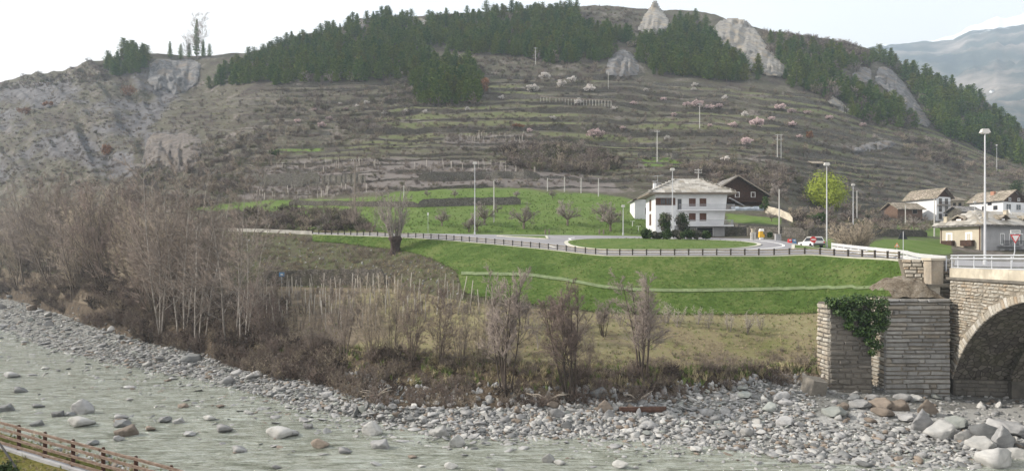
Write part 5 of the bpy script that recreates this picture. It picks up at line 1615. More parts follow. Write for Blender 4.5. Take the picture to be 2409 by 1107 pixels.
fl = Vector(fr.location)
pm = MB().tube([(0, 0, -0.35), (0, 0, 1.1), (0, 0, 1.2)], [0.085, 0.08, 0.05], 8).mesh('post', M_FPOST)
tks = [k / 3 for k in range(-5, 8)]
for t in tks: link('post', pm, fr, fpt(t, 0, 2.9) - fl)
rr = random.Random(9)
for a, b in zip(tks, tks[1:]):
    for dz in (4.02, 3.72, 3.40, 3.08):
        j0, j1 = rr.uniform(-.02, .02), rr.uniform(-.02, .02)
        p, q = fpt(a - 0.008, -0.11, dz + j0) - fl, fpt(b + 0.008, -0.11, dz + j1) - fl
        u_ = Vector((0, 0, 0.055)); w_ = FN * 0.03
        link('rail', MB().hexa([p - u_ - w_, q - u_ - w_, q - u_ + w_, p - u_ + w_, p + u_ - w_, q + u_ - w_, q + u_ + w_, p + u_ + w_]).mesh('rail', M_FENCE), fr)
cb = MB().tube([W(-40, 1020, 26.0), W(0, 1043, 24.5), W(22, 1075, 22.0), W(45, 1112, 20.5), W(60, 1150, 19.5)], 0.04, 6)
o = cb.build('cable', M_RUB); tag(o, 'black cable running down past the fence at the lower left corner', 'cable')
# ------------------------------------------------------------------ rock outcrops on the hill
def cliff_mat(name, lo, hi, warm):
    t = NT(name)
    p = t.pos((1, 1, 0.35))
    c = t.ramp(t.noise(p, 0.35, 8, 0.7), [(0.35, lo), (0.65, hi)])
    c = t.mix(t.ramp(t.noise(p, 0.16, 5), [(0.5, 0.0), (0.62, 0.8)]), c, warm)
    q = t.pos((0.4, 0.4, 1.6))
    c = t.mix(t.ramp(t.noise(q, 0.5, 6, 0.7), [(0.55, 0.0), (0.75, 0.7)]), c, tuple(v * 0.5 for v in lo))
    t.col(c); t.bump(t.noise(p, 0.7, 8, 0.8), 1.0, 1.6)
    return t.fin(0.95, 0.1)
M_CLIFF = cliff_mat('pale_eroded_cliff', (0.20, 0.195, 0.185), (0.44, 0.42, 0.395), (0.42, 0.36, 0.28))
M_CLIFFG = cliff_mat('grey_cliff', (0.14, 0.138, 0.142), (0.33, 0.325, 0.325), (0.28, 0.24, 0.20))
def cliff(P, bulge, label, mat=M_CLIFF, step=3.0, seed=1, flute=18.0, name='cliff', vtop_extra=0.0):
    us = np.arange(min(p[0] for p in P), max(p[0] for p in P) + step, step); vs = np.arange(min(p[1] for p in P), max(p[1] for p in P) + step, step)
    U, Vv = np.meshgrid(us, vs)
    ins = in_poly(P, U, Vv); d = np.where(ins, edge_dist(P, U, Vv), 0)
    dm = max(d.max(), 1)
    X = np.zeros(U.shape); Y = np.zeros(U.shape)
    for j in range(U.shape[0]):
        for i in range(U.shape[1]):
            Y[j, i] = hill(U[j, i], max(Vv[j, i], ridge_cap(U[j, i]) + 1.0)).y
    e = np.clip(d / dm, 0, 1) ** 0.55
    ridged = 1 - np.abs(fbm(U / flute + 0.15 * Vv / flute, Vv / (flute * 4), 0, 4, seed)) * 2.6
    off = e * bulge * (0.62 + 0.55 * ridged) + 3.2 * fbm(U / 9, Vv / 9, 0, 4, seed + 5) * e - 1.2 * (d <= 0.01)
    Y2 = Y - off
    Xw, Zw = (U - U0) / FPX * Y2, CZ + (V0 - Vv) / FPX * Y2
    n, m = U.shape
    V = np.stack([Xw, Y2, Zw], -1).reshape(-1, 3)
    keep = np.zeros(U.shape, bool)
    q = ins[:-1, :-1].astype(int) + ins[1:, :-1] + ins[:-1, 1:] + ins[1:, 1:]
    F = []
    for j in range(n - 1):
        for i in range(m - 1):
            if q[j, i] >= 3: a = j * m + i; F.append((a, a + m, a + m + 1, a + 1))
    used = sorted({x for f in F for x in f}); mp = {x: k for k, x in enumerate(used)}
    V = V[used]; F = np.array([[mp[x] for x in f] for f in F])
    c = V.mean(0)
    o = link(name, mesh_np(name, V - c, F, [mat], False), None, c)
    tag(o, label, 'cliff', kind='thing')
    return o
CLIFFS = {
 'main': [(1662, 88), (1690, 50), (1722, 40), (1752, 46), (1775, 66), (1800, 100), (1825, 132), (1852, 160), (1838, 182), (1800, 178), (1752, 160), (1712, 128), (1694, 98), (1680, 92), (1664, 110)],
 'spire': [(1498, 70), (1512, 40), (1528, 18), (1536, 2), (1546, 2), (1556, 22), (1572, 44), (1580, 62), (1562, 74), (1534, 84), (1512, 76)],
 'dome': [(1422, 170), (1430, 142), (1446, 124), (1462, 114), (1480, 120), (1498, 138), (1506, 160), (1500, 178), (1460, 182), (1430, 178)],
 'east': [(2056, 190), (2064, 160), (2078, 154), (2100, 165), (2124, 190), (2146, 222), (2168, 256), (2192, 290), (2180, 300), (2150, 288), (2118, 248), (2086, 214)],
 'east2': [(2002, 178), (2016, 160), (2036, 155), (2052, 166), (2050, 192), (2030, 196), (2010, 188)],
 'slab': [(2002, 358), (2012, 346), (2050, 332), (2096, 328), (2112, 338), (2092, 350), (2040, 356), (2012, 366)],
 'south': [(332, 382), (345, 330), (362, 310), (402, 314), (440, 312), (472, 326), (478, 350), (460, 392), (420, 408), (388, 390), (356, 396)],
 'tower': [(835, 60), (842, 44), (852, 40), (860, 52), (858, 66), (844, 70)],
 'top': [(964, 72), (968, 46), (985, 40), (1003, 48), (1008, 72), (990, 80)],
 'gully': [(346, 190), (352, 150), (372, 136), (410, 140), (450, 138), (474, 150), (466, 196), (440, 214), (410, 224), (386, 206), (366, 216)],
 'scar': [(1944, 236), (1958, 222), (1982, 240), (2004, 262), (1990, 268), (1962, 254)],
}
cliff(CLIFFS['main'], 11, 'large pale eroded cliff with fluted faces high on the ridge', seed=3, flute=16)
cliff(CLIFFS['spire'], 9, 'pointed pale rock spire standing on the ridge line', seed=8, flute=14)
cliff(CLIFFS['dome'], 9, 'rounded grey rock dome at the lower edge of the forest', M_CLIFFG, seed=12, flute=20)
cliff(CLIFFS['east'], 8, 'long pale cliff strip between two bands of pines on the eastern slope', M_CLIFFG, seed=15, flute=12)
cliff(CLIFFS['east2'], 5, 'small grey rock face west of the long eastern cliff', M_CLIFFG, seed=17, flute=12)
cliff(CLIFFS['slab'], 3, 'smooth pale grey rock slab on the eastern terraces', M_CLIFFG, seed=19, flute=26)
cliff(CLIFFS['south'], 9, 'brownish-pink rock bluff above the riverside trees', cliff_mat('pink_rock', (0.14, 0.125, 0.118), (0.29, 0.26, 0.24), (0.24, 0.21, 0.18)), seed=21, flute=22)
cliff(CLIFFS['top'], 5, 'small pale rock face inside the forest near the top', seed=23, flute=12)
cliff(CLIFFS['tower'], 4, 'little rock tooth poking out of the western forest', M_CLIFFG, seed=24, flute=10)
cliff(CLIFFS['gully'], 8, 'pale grey gully wall below the clifftop trees', M_CLIFFG, seed=26, flute=13)
cliff(CLIFFS['scar'], 3, 'small pale landslide scar under the eastern pines', M_CLIFF, seed=29, flute=13)

# ------------------------------------------------------------------ plant meshes
def bark_mat(name, c, rnd=0.25, var=0.35):
    return var_mat(name, c, var, 3.0, 0.95, 0.1, 0, rnd)
M_BARK = bark_mat('grey_bark', (0.15, 0.125, 0.105))
M_BARKD = bark_mat('dark_bark', (0.085, 0.07, 0.06))
M_PALEBARK = bark_mat('pale_bark', (0.30, 0.275, 0.25), 0.25, 0.55)
M_TWIG = bark_mat('brown_twigs', (0.23, 0.195, 0.17), 0.28)
M_TWIGR = bark_mat('reddish_twigs', (0.215, 0.17, 0.15), 0.25)
M_TWIGY = bark_mat('straw_twigs', (0.31, 0.265, 0.205), 0.25)
M_TWIGG = bark_mat('grey_twigs', (0.26, 0.23, 0.21), 0.25)
M_TWIGP = bark_mat('purple_grey_twigs', (0.235, 0.20, 0.18), 0.2)
M_TWIGDK = bark_mat('dark_brush', (0.085, 0.068, 0.06), 0.3)
M_TWIGO = bark_mat('olive_brush', (0.13, 0.135, 0.075), 0.3)
def leaf_mat(name, lo, mid, hi, rnd=0.25):
    t = NT(name)
    c = t.ramp(t.noise(t.coord('Object'), 0.9, 5, 0.7), [(0.33, lo), (0.5, mid), (0.67, hi)])
    vm = t.n('ShaderNodeMapRange'); t.t.links.new(t.rand(), vm.inputs[0]); vm.inputs[3].default_value = 1 - rnd; vm.inputs[4].default_value = 1 + rnd
    mm = t.n('ShaderNodeMix'); mm.data_type = 'RGBA'; mm.blend_type = 'MULTIPLY'; mm.inputs[0].default_value = 1
    ia = [q for q in mm.inputs if q.name == 'A' and q.enabled][0]; ib = [q for q in mm.inputs if q.name == 'B' and q.enabled][0]
    t.t.links.new(c, ia); t.t.links.new(vm.outputs[0], ib)
    t.col([q for q in mm.outputs if q.enabled][0])
    return t.fin(0.75, 0.2)
def pine_mat(name, lo, mid, hi, rnd):
    t = NT(name)
    c = t.ramp(t.noise(t.coord('Object'), 0.9, 5, 0.7), [(0.33, lo), (0.5, mid), (0.67, hi)])
    tint = t.ramp(t.rand(), [(0.0, (0.55, 0.75, 0.75)), (0.35, (0.85, 0.95, 0.8)), (0.7, (1.0, 1.0, 0.8)), (0.93, (1.0, 0.92, 0.62)), (1.0, (1.0, 0.8, 0.6))])
    t.col(t.mix(1.0, c, tint, 'MULTIPLY'))
    return t.fin(0.75, 0.2)
M_PINE = pine_mat('pine_needles', (0.05, 0.082, 0.022), (0.125, 0.178, 0.045), (0.25, 0.285, 0.085), 0.45)
M_WILLOW = leaf_mat('young_willow_leaves', (0.26, 0.34, 0.03), (0.36, 0.44, 0.05), (0.44, 0.50, 0.08))
M_PINK = leaf_mat('pink_blossom', (0.55, 0.40, 0.41), (0.68, 0.54, 0.54), (0.80, 0.70, 0.69))
M_WHITEB = leaf_mat('white_blossom', (0.62, 0.58, 0.56), (0.75, 0.71, 0.68), (0.85, 0.82, 0.80))
M_RUST = leaf_mat('rusty_leaves', (0.14, 0.07, 0.035), (0.22, 0.11, 0.06), (0.28, 0.16, 0.09))
M_DKSHRUB = leaf_mat('evergreen_leaves', (0.018, 0.035, 0.012), (0.04, 0.07, 0.02), (0.08, 0.11, 0.035))
M_GREYLEAF = leaf_mat('grey_shrub_leaves', (0.05, 0.055, 0.045), (0.11, 0.11, 0.085), (0.19, 0.165, 0.14))

def segs_mesh(name, segs, n, mat, tip=False):
    """segs (k, 8): p0 p1 r0 r1 -> tapered prisms (or cones when tip)"""
    S = np.asarray(segs, float)
    p0, p1, r0, r1 = S[:, 0:3], S[:, 3:6], S[:, 6], S[:, 7]
    d = p1 - p0; d /= (np.linalg.norm(d, axis=1)[:, None] + 1e-9)
    ref = np.where(np.abs(d[:, 2:3]) > 0.9, np.array([[1.0, 0, 0]]), np.array([[0, 0, 1.0]]))
    a = np.cross(d, ref); a /= (np.linalg.norm(a, axis=1)[:, None] + 1e-9); b = np.cross(d, a)
    k = len(S)
    rings = []
    for i in range(n):
        t = 2 * math.pi * i / n
        rings.append((a * math.cos(t) + b * math.sin(t)))
    R = np.stack(rings, 1)
    B = p0[:, None] + R * r0[:, None, None]
    if tip:
        V = np.concatenate([B, p1[:, None]], 1).reshape(-1, 3)
        o = np.arange(k) * (n + 1)
        F = np.concatenate([np.stack([o + i, o + (i + 1) % n, o + n], -1) for i in range(n)])
    else:
        T = p1[:, None] + R * r1[:, None, None]
        V = np.concatenate([B, T], 1).reshape(-1, 3)
        o = np.arange(k) * 2 * n
        F = np.concatenate([np.stack([o + i, o + (i + 1) % n, o + n + (i + 1) % n, o + n + i], -1) for i in range(n)])
    return V, F

def rot_from(d, ang, az):
    d = d / (np.linalg.norm(d) + 1e-9)
    ref = np.array([0, 0, 1.0]) if abs(d[2]) < 0.9 else np.array([1.0, 0, 0])
    a = np.cross(d, ref); a /= np.linalg.norm(a); b = np.cross(d, a)
    return d * math.cos(ang) + (a * math.cos(az) + b * math.sin(az)) * math.sin(ang)

def grow_limb(r, p, d, L, r0, r1, n, up=0.0, wander=0.12):
    pts = [np.array(p, float)]; dd = np.array(d, float)
    for i in range(n):
        dd = dd + np.array([r.gauss(0, wander), r.gauss(0, wander), r.gauss(0, wander) + up])
        dd /= np.linalg.norm(dd)
        pts.append(pts[-1] + dd * L / n)
    rs = [r0 + (r1 - r0) * i / n for i in range(n + 1)]
    return pts, rs

def bare_tree(seed, stems, n1, n2, n3, l1, l2, l3, a1, up1, start, tw=0.010, up3=0.1, tr=0.4):
    """stems: list of (base xy, direction, length, r0); returns (wood segs, twig segs)"""
    r = random.Random(seed)
    wood, twig = [], []
    for bx, d, L, r0 in stems:
        pts, rs = grow_limb(r, (bx[0], bx[1], -0.3), d, L, r0, r0 * 0.18, 8, 0.03, 0.05)
        for i in range(8): wood.append((*pts[i], *pts[i + 1], rs[i], rs[i + 1]))
        for k in range(n1):
            s = start + (1 - start) * ((k + r.random()) / n1)
            i = min(int(s * 8), 7); f = s * 8 - i
            p = pts[i] * (1 - f) + pts[i + 1] * f
            td = pts[i + 1] - pts[i]
            Lb = l1 * L * (1.12 - s * 0.75) * r.uniform(0.7, 1.25)
            bd = rot_from(td, a1 * r.uniform(0.7, 1.3), r.uniform(0, 6.283))
            rb = max(0.012, rs[i] * tr)
            bp_, br = grow_limb(r, p, bd, Lb, rb, rb * 0.25, 4, up1, 0.10)
            for j in range(4): wood.append((*bp_[j], *bp_[j + 1], br[j], br[j + 1]))
            for m in range(n2):
                s2 = 0.15 + 0.85 * (m + r.random()) / n2
                j = min(int(s2 * 4), 3); g = s2 * 4 - j
                q = bp_[j] * (1 - g) + bp_[j + 1] * g
                sd = rot_from(bp_[j + 1] - bp_[j], r.uniform(0.4, 0.95), r.uniform(0, 6.283)); sd[2] += up3
                Ls = l2 * Lb * r.uniform(0.6, 1.3) * (1.15 - 0.5 * s2)
                sp, sr = grow_limb(r, q, sd, Ls, max(0.010, br[j] * 0.45), 0.006, 2, up1 * 0.6, 0.12)
                for jj in range(2): twig.append((*sp[jj], *sp[jj + 1], max(sr[jj], tw), tw))
                for w in range(n3):
                    s3 = 0.2 + 0.8 * r.random()
                    jj = min(int(s3 * 2), 1); gg = s3 * 2 - jj
                    o = sp[jj] * (1 - gg) + sp[jj + 1] * gg
                    ud = rot_from(sp[jj + 1] - sp[jj], r.uniform(0.3, 0.9), r.uniform(0, 6.283)); ud[2] += up3
                    Lt = l3 * Ls * r.uniform(0.5, 1.3)
                    twig.append((*o, *(o + ud / np.linalg.norm(ud) * Lt), tw, 0.0))
    return wood, twig

class Proto:
    def __init__(s, parts): s.parts = parts         # list of (part name, mesh)
def proto(name, wood, twig, wmat, tmat, leaves=None, lmat=None):
    V, F = segs_mesh(name, wood, 5, wmat)
    parts = [('trunk', mesh_np(name + '_trunk', V, F, [wmat], True))]
    V, F = segs_mesh(name, twig, 3, tmat, True)
    mats = [tmat]; midx = None
    if leaves is not None:
        LV, LF = leaves
        parts.append(('blossom' if lmat in (M_PINK, M_WHITEB) else 'leaves', mesh_np(name + '_leaves', LV, LF, [lmat])))
    parts.append(('crown', mesh_np(name + '_crown', V, F, [tmat])))
    return Proto(parts)
def place(pr, name, loc, s, rz, label, cat, group=None, joined=False):
    if joined:
        o = link(name, pr.joined, None, loc, rz, s)
        tag(o, label, cat, group); return o
    r = empty(name, loc, rz); r.scale = (s, s, s) if not hasattr(s, '__len__') else s
    for pn, me in pr.parts: link(pn, me, r)
    return tag(r, label, cat, group)
def join_proto(pr, name):
    V, F4, mats, mi = [], [], [], []
    off = 0
    for k, (pn, me) in enumerate(pr.parts):
        nv = len(me.vertices); co = np.empty(nv * 3, np.float32); me.vertices.foreach_get('co', co)
        V.append(co.reshape(-1, 3))
        for p in me.polygons: F4.append([v + off for v in p.vertices])
        mi += [k] * len(me.polygons); off += nv; mats.append(me.materials[0])
    pr.joined = mesh_np(name, np.concatenate(V), F4, mats, False, mi)
    return pr

r7 = random.Random(77)
def fan(n, H, spread, r0, lean=0.0):
    out = []
    for k in range(n):
        a = r7.uniform(0, 6.283); q = r7.uniform(0.2, 1) * spread
        out.append(((0.35 * math.cos(a), 0.35 * math.sin(a)), np.array([math.cos(a) * q + lean, math.sin(a) * q, 1.0]), H * r7.uniform(0.75, 1.05), r0 * r7.uniform(0.7, 1.1)))
    return out
BIRCH = [proto('birch', *bare_tree(100 + k, fan(3, 14, 0.15, 0.075), 16, 8, 10, 0.30, 0.42, 0.6, 0.8, 0.07, 0.14, 0.0135), M_PALEBARK, M_TWIG) for k in range(4)]
THICK = [proto('alder', *bare_tree(200 + k, fan(7, 9, 0.40, 0.07), 10, 7, 10, 0.32, 0.42, 0.60, 0.75, 0.07, 0.10, 0.0125), M_BARK, (M_TWIG, M_TWIGR, M_TWIGY, M_TWIG, M_TWIGY)[k]) for k in range(5)]
POPLAR = [proto('poplar', *bare_tree(300 + k, fan(7, 9, 0.26, 0.095), 15, 8, 10, 0.26, 0.52, 0.65, 0.75, 0.09, 0.32, 0.0135), M_BARKD, (M_TWIGP, M_TWIGR, M_TWIGP)[k]) for k in range(3)]
def orchard(seed):
    r = random.Random(seed)
    st = []
    for k in range(9):
        a = k * 1.05 + r.uniform(-.3, .3); q = 1.25 if k < 6 else 0.35
        st.append(((0.05 * math.cos(a), 0.05 * math.sin(a)), np.array([math.cos(a) * q, math.sin(a) * q, 0.8]), (2.3 if k < 6 else 2.7) * r.uniform(0.8, 1.15), 0.10))
    w, t = bare_tree(seed, st, 8, 7, 6, 0.48, 0.5, 0.6, 0.95, 0.06, 0.2, 0.019, 0.12)
    W_ = [(0, 0, -0.3, 0.02, 0, 1.05, 0.19, 0.15)]
    up = np.array([0, 0, 1.25, 0, 0, 1.25, 0, 0])
    return W_ + [tuple(np.array(q) + up) for q in w], [tuple(np.array(q) + up) for q in t]
ORCH = [proto('fruit_tree', *orchard(400 + k), M_BARK, M_TWIGG) for k in range(3)]
SHRUB = []
for k in range(5):
    r = random.Random(500 + k)
    tw = []
    st = fan(9, 1.5, 0.9, 0.02)
    w, t = bare_tree(500 + k, st, 6, 4, 4, 0.4, 0.5, 0.6, 0.8, 0.05, 0.08, 0.012)
    SHRUB.append(proto('shrub', w, t, M_BARK, (M_TWIG, M_TWIGR, M_TWIG, M_TWIGY, M_TWIGR)[k]))
HSHRUB = []
for k in range(6):
    w, t = bare_tree(540 + k, fan(7, 1.4, 1.0, 0.05), 5, 4, 3, 0.5, 0.5, 0.6, 0.9, 0.03, 0.05, 0.034)
    HSHRUB.append(proto('hill_shrub', w, t, M_BARK, (M_TWIG, M_TWIGR, M_TWIGG, M_TWIGY, M_TWIGDK, M_TWIGO)[k]))
for pr in BIRCH + THICK + POPLAR + ORCH + SHRUB + HSHRUB: join_proto(pr, pr.parts[0][1].name.replace('_trunk', ''))
def blossom(seed, lm):
    w, t = orchard(seed)
    T = np.array(t)
    r = np.random.default_rng(seed)
    idx = r.choice(len(T), min(1500, len(T)), replace=False)
    P = T[idx, 3:6] + r.normal(size=(len(idx), 3)) * 0.07
    cen = [(p[0], p[1], p[2], 0.12) for p in P]
    return proto('almond', w, t, M_BARK, M_TWIGR, leaf_cloud(cen, 2400, 0.15, seed), lm)
BLOS = [join_proto(blossom(600, M_PINK), 'almond_pink'), join_proto(blossom(601, M_WHITEB), 'almond_white'), join_proto(blossom(602, M_PINK), 'almond_pink_b')]

def pine(seed, H=10.0, R=2.3, round_=0.5):
    r = np.random.default_rng(seed)
    qs = []
    wh = 15
    lean = r.normal(size=2) * 0.03
    for k in range(wh):
        z = H * (0.12 + 0.86 * (k / wh) ** 0.9)
        s = (z / H - 0.12) / 0.88
        rad = R * ((1 - s) ** (0.75 - 0.25 * round_)) * (0.45 + 0.55 * min(1, s * 5 + 0.3)) * r.uniform(0.75, 1.2) + 0.12
        nb = 7 if s < 0.7 else 5
        a0 = r.uniform(0, 6.28)
        for b in range(nb):
            a = a0 + 6.283 * b / nb + r.normal() * 0.25
            Lb = rad * r.uniform(0.6, 1.2)
            for c in range(5):
                f = (c + 0.6) / 5
                cx, cy, cz = math.cos(a) * Lb * f + lean[0] * z, math.sin(a) * Lb * f + lean[1] * z, z - 0.12 * Lb * f + 0.25 * Lb * f * f * (0.6 + s) + r.normal() * 0.12
                sz = (0.30 + 0.20 * (1 - s)) * r.uniform(0.7, 1.3) * H / 10
                d = np.array([math.cos(a + r.normal() * 0.7), math.sin(a + r.normal() * 0.7), r.uniform(-0.1, 0.75)]); d /= np.linalg.norm(d)
                e = np.cross(d, r.normal(size=3)); e /= np.linalg.norm(e)
                n_ = np.cross(d, e)
                p = np.array([cx, cy, cz])
                qs.append([p - d * sz * 0.6, p + e * sz * 0.55 - n_ * sz * 0.15, p + d * sz * 0.9, p - e * sz * 0.55 - n_ * sz * 0.15])
                qs.append([p - d * sz * 0.5, p + n_ * sz * 0.5, p + d * sz * 0.8, p - n_ * sz * 0.5])
    V = np.array(qs).reshape(-1, 3); F = np.arange(len(V)).reshape(-1, 4)
    tw, tf = segs_mesh('t', [(0, 0, -0.8, lean[0] * H * .5, lean[1] * H * .5, H * 0.5, 0.2, 0.12), (lean[0] * H * .5, lean[1] * H * .5, H * 0.5, lean[0] * H, lean[1] * H, H * 0.98, 0.12, 0.02)], 5, None)
    nV = len(V)
    return mesh_np('pine', np.concatenate([V, tw]), np.concatenate([F, tf + nV]), [M_PINE, M_BARK], False, [0] * len(F) + [1] * len(tf))
PINES = [pine(700 + k, 10, (2.3, 2.9, 3.3, 2.6, 2.1, 3.1, 2.7, 3.0)[k], (0.2, 0.7, 1.2, 0.6, 0.1, 1.4, 0.9, 1.1)[k]) for k in range(8)]

def scatter(name, pts, scales, meshes, full_rot=False, label=None, zs=None):
    """one object that carries many small plants or stones on its points"""
    ng = bpy.data.node_groups.new(name, 'GeometryNodeTree')
    ng.interface.new_socket('Geometry', in_out='INPUT', socket_type='NodeSocketGeometry')
    ng.interface.new_socket('Geometry', in_out='OUTPUT', socket_type='NodeSocketGeometry')
    nd, lk = ng.nodes, ng.links
    gi, go = nd.new('NodeGroupInput'), nd.new('NodeGroupOutput')
    coll = bpy.data.collections.new(name + '_kinds')
    for i, me in enumerate(meshes):
        ob = bpy.data.objects.new(f'{name}_kind', me); coll.objects.link(ob)
    ci = nd.new('GeometryNodeCollectionInfo'); ci.inputs['Collection'].default_value = coll
    ci.inputs['Separate Children'].default_value = True; ci.inputs['Reset Children'].default_value = True
    iop = nd.new('GeometryNodeInstanceOnPoints'); iop.inputs['Pick Instance'].default_value = True
    def at(nm, dt):
        a = nd.new('GeometryNodeInputNamedAttribute'); a.data_type = dt; a.inputs['Name'].default_value = nm; return a.outputs['Attribute']
    lk.new(gi.outputs[0], iop.inputs['Points']); lk.new(ci.outputs[0], iop.inputs['Instance'])
    lk.new(at('kind', 'INT'), iop.inputs['Instance Index'])
    lk.new(at('turn', 'FLOAT_VECTOR'), iop.inputs['Rotation']); lk.new(at('size', 'FLOAT_VECTOR'), iop.inputs['Scale'])
    lk.new(iop.outputs[0], go.inputs[0])
    P = np.asarray(pts, np.float32); n = len(P)
    rr = np.random.default_rng(len(P) + len(name))
    me = bpy.data.meshes.new(name); me.vertices.add(n); me.vertices.foreach_set('co', P.ravel())
    me.attributes.new('kind', 'INT', 'POINT').data.foreach_set('value', rr.integers(0, len(meshes), n).astype(np.int32))
    rot = rr.uniform(0, 6.283, (n, 3)).astype(np.float32)
    if not full_rot: rot[:, 0] = rr.normal(0, 0.06, n); rot[:, 1] = rr.normal(0, 0.06, n)
    elif full_rot == 'flat': rot[:, 0] = rr.normal(0, 0.22, n); rot[:, 1] = rr.normal(0, 0.22, n)
    me.attributes.new('turn', 'FLOAT_VECTOR', 'POINT').data.foreach_set('vector', rot.ravel())
    S = np.asarray(scales, np.float32)
    if S.ndim == 1: S = np.repeat(S[:, None], 3, 1)
    me.attributes.new('size', 'FLOAT_VECTOR', 'POINT').data.foreach_set('vector', np.ascontiguousarray(S).ravel())
    o = link(name, me)
    m = o.modifiers.new('scatter', 'NODES'); m.node_group = ng
    tag(o, label, kind='stuff')
    return o

# ------------------------------------------------------------------ pine forest
FOREST = [
 ([(482, 212), (520, 178), (600, 140), (700, 98), (800, 72), (900, 46), (965, 46), (1005, 70), (1008, 120), (985, 175), (920, 190), (800, 196), (620, 196)], 'dense western pine forest above the terraces', 1.0),
 ([(975, 165), (1010, 150), (1060, 150), (1118, 168), (1132, 215), (1122, 250), (1050, 254), (985, 246), (968, 205)], 'round pine clump standing out into the terraces', 1.15),
 ([(1005, 60), (1100, 42), (1200, 34), (1370, 28), (1378, 66), (1480, 84), (1500, 112), (1560, 100), (1590, 60), (1650, 46), (1672, 80), (1700, 128), (1760, 160), (1800, 186), (1760, 196), (1650, 188), (1540, 178), (1520, 150), (1420, 146), (1300, 152), (1200, 132), (1100, 128), (1020, 110)], 'central pine forest below the ridge', 1.0),
 ([(1850, 186), (1905, 178), (1950, 200), (2010, 205), (2080, 240), (2120, 262), (2152, 302), (2100, 304), (2040, 292), (1960, 250), (1900, 215), (1850, 204)], 'pine band under the long eastern cliff', 1.0),
 ([(1805, 100), (1850, 110), (1920, 122), (2000, 140), (2060, 150), (2040, 165), (1990, 170), (1960, 195), (1880, 185), (1850, 170), (1815, 128)], 'scattered eastern pines below the brown ridge', 1.0),
 ([(2060, 136), (2130, 168), (2200, 200), (2280, 232), (2330, 262), (2409, 330), (2430, 400), (2400, 392), (2330, 368), (2290, 346), (2240, 330), (2205, 306), (2180, 262), (2150, 215), (2110, 178), (2070, 160)], 'dark pine band running down the eastern ridge', 1.15),
 ([(248, 150), (262, 120), (300, 118), (345, 128), (340, 160), (320, 182), (280, 184), (252, 172)], 'small pine clump on the rocky clifftop', 1.1),
 ([(640, 196), (680, 198), (650, 206)], 'dense western pine forest above the terraces', 0.8)]
def plant_forest():
    rg = random.Random(31)
    alltrees = []
    for P, lab, sc in FOREST:
        us = [p[0] for p in P]; vs = [p[1] for p in P]
        area = (max(us) - min(us)) * (max(vs) - min(vs))
        pts = []
        for _ in range(int(area / 22)):
            u, v = rg.uniform(min(us), max(us)), rg.uniform(min(vs), max(vs))
            if not in_poly(P, np.array([u]), np.array([v]))[0]: continue
            if any(in_poly(C, np.array([u]), np.array([v]))[0] for kk, C in CLIFFS.items() if kk != 'gully'): continue
            if v < ridge_cap(u) + 2: continue
            mind = 8.5 if v < 140 else 10.5
            if any(abs(u - a) < mind and abs(v - b) < mind * 0.6 for a, b in pts[-400:]): continue
            if float(vnoise(u / 28.0, v / 14.0, 0, 5)) > 0.55: continue
            pts.append((u, v))
        for u, v in pts: alltrees.append((u, v, lab, sc * rg.choice((0.5, 0.65, 0.8, 0.9, 1.0, 1.1)) * rg.uniform(0.9, 1.1)))
    alltrees.sort(key=lambda t: -t[1] - (60 if 'clump' in t[2] else 0) - (40 if 'band' in t[2] else 0))
    return alltrees
TREES = plant_forest()
rg = random.Random(32)
_fl = {}
for u, v, lab, s in TREES[:290]:
    p = hill(u, v)
    o = link('pine_tree', PINES[rg.randrange(8)], None, p, rg.uniform(0, 6.28), (s * rg.uniform(1.05, 1.35), s * rg.uniform(1.05, 1.35), s * rg.uniform(0.85, 1.05)))
    w = ('tall' if s > 1.0 else 'mid-sized' if s > 0.85 else 'small')
    pu = [q[0] for P_, l_, s_ in FOREST if l_ == lab for q in P_]; f_ = (u - min(pu)) / (max(pu) - min(pu))
    sec = ('western end', 'western half', 'middle', 'eastern half', 'eastern end')[min(4, int(f_ * 5))]
    pv2 = [q[1] for P_, l_, s_ in FOREST if l_ == lab for q in P_ if abs(q[0] - u) < 80] or [v]
    fv = (v - min(pv2)) / max(1, max(pv2) - min(pv2)); rowl = 'upper' if fv < 0.33 else 'inner' if fv < 0.66 else 'lower'
    tag(o, f'{w} pine, {rowl} side, {sec} of the {lab}', 'pine tree', f'{w} pines {rowl} side {sec} of the {lab}')
rest = TREES[290:]
scatter('far_pine_forest', [hill(u, v) for u, v, l, s in rest], [(s * 1.2, s * 1.2, s * 0.95) for u, v, l, s in rest], PINES)

# clifftop trees
for u, vb, vt, k, lab in ((462, 120, 42, 4, 'tall thin column-shaped tree on the clifftop skyline'), (400, 124, 96, 0, 'little dark conifer on the clifftop west of the column tree'), (425, 124, 102, 1, 'small rounded conifer on the clifftop beside the column tree'), (493, 122, 102, 2, 'small conifer on the clifftop next to the forest edge'), (478, 122, 92, 0, 'narrow conifer immediately east of the column tree'), (445, 122, 100, 3, 'narrow conifer immediately west of the column tree')):
    p = hill(u, max(vb, ridge_cap(u) + 3)); h = pz(vt, p.y) - p.z
    w = 0.42 if u == 462 else 0.7
    o = link('clifftop_conifer', PINES[k], None, p, 0.5 * k, (h / 10 * w, h / 10 * w, h / 10)); tag(o, lab, 'conifer')
p = hill(463, ridge_cap(463) + 4)
place(BIRCH[0], 'bare_clifftop_tree', p, (pz(12, p.y) - p.z) / 14.5, 0.4, 'bare tree top rising behind the column-shaped clifftop tree', 'tree')
p = hill(440, ridge_cap(440) + 4)
place(BIRCH[1], 'bare_clifftop_tree', p, (pz(75, p.y) - p.z) / 14.5, 1.4, 'thin leafless tree on the clifftop skyline', 'tree')

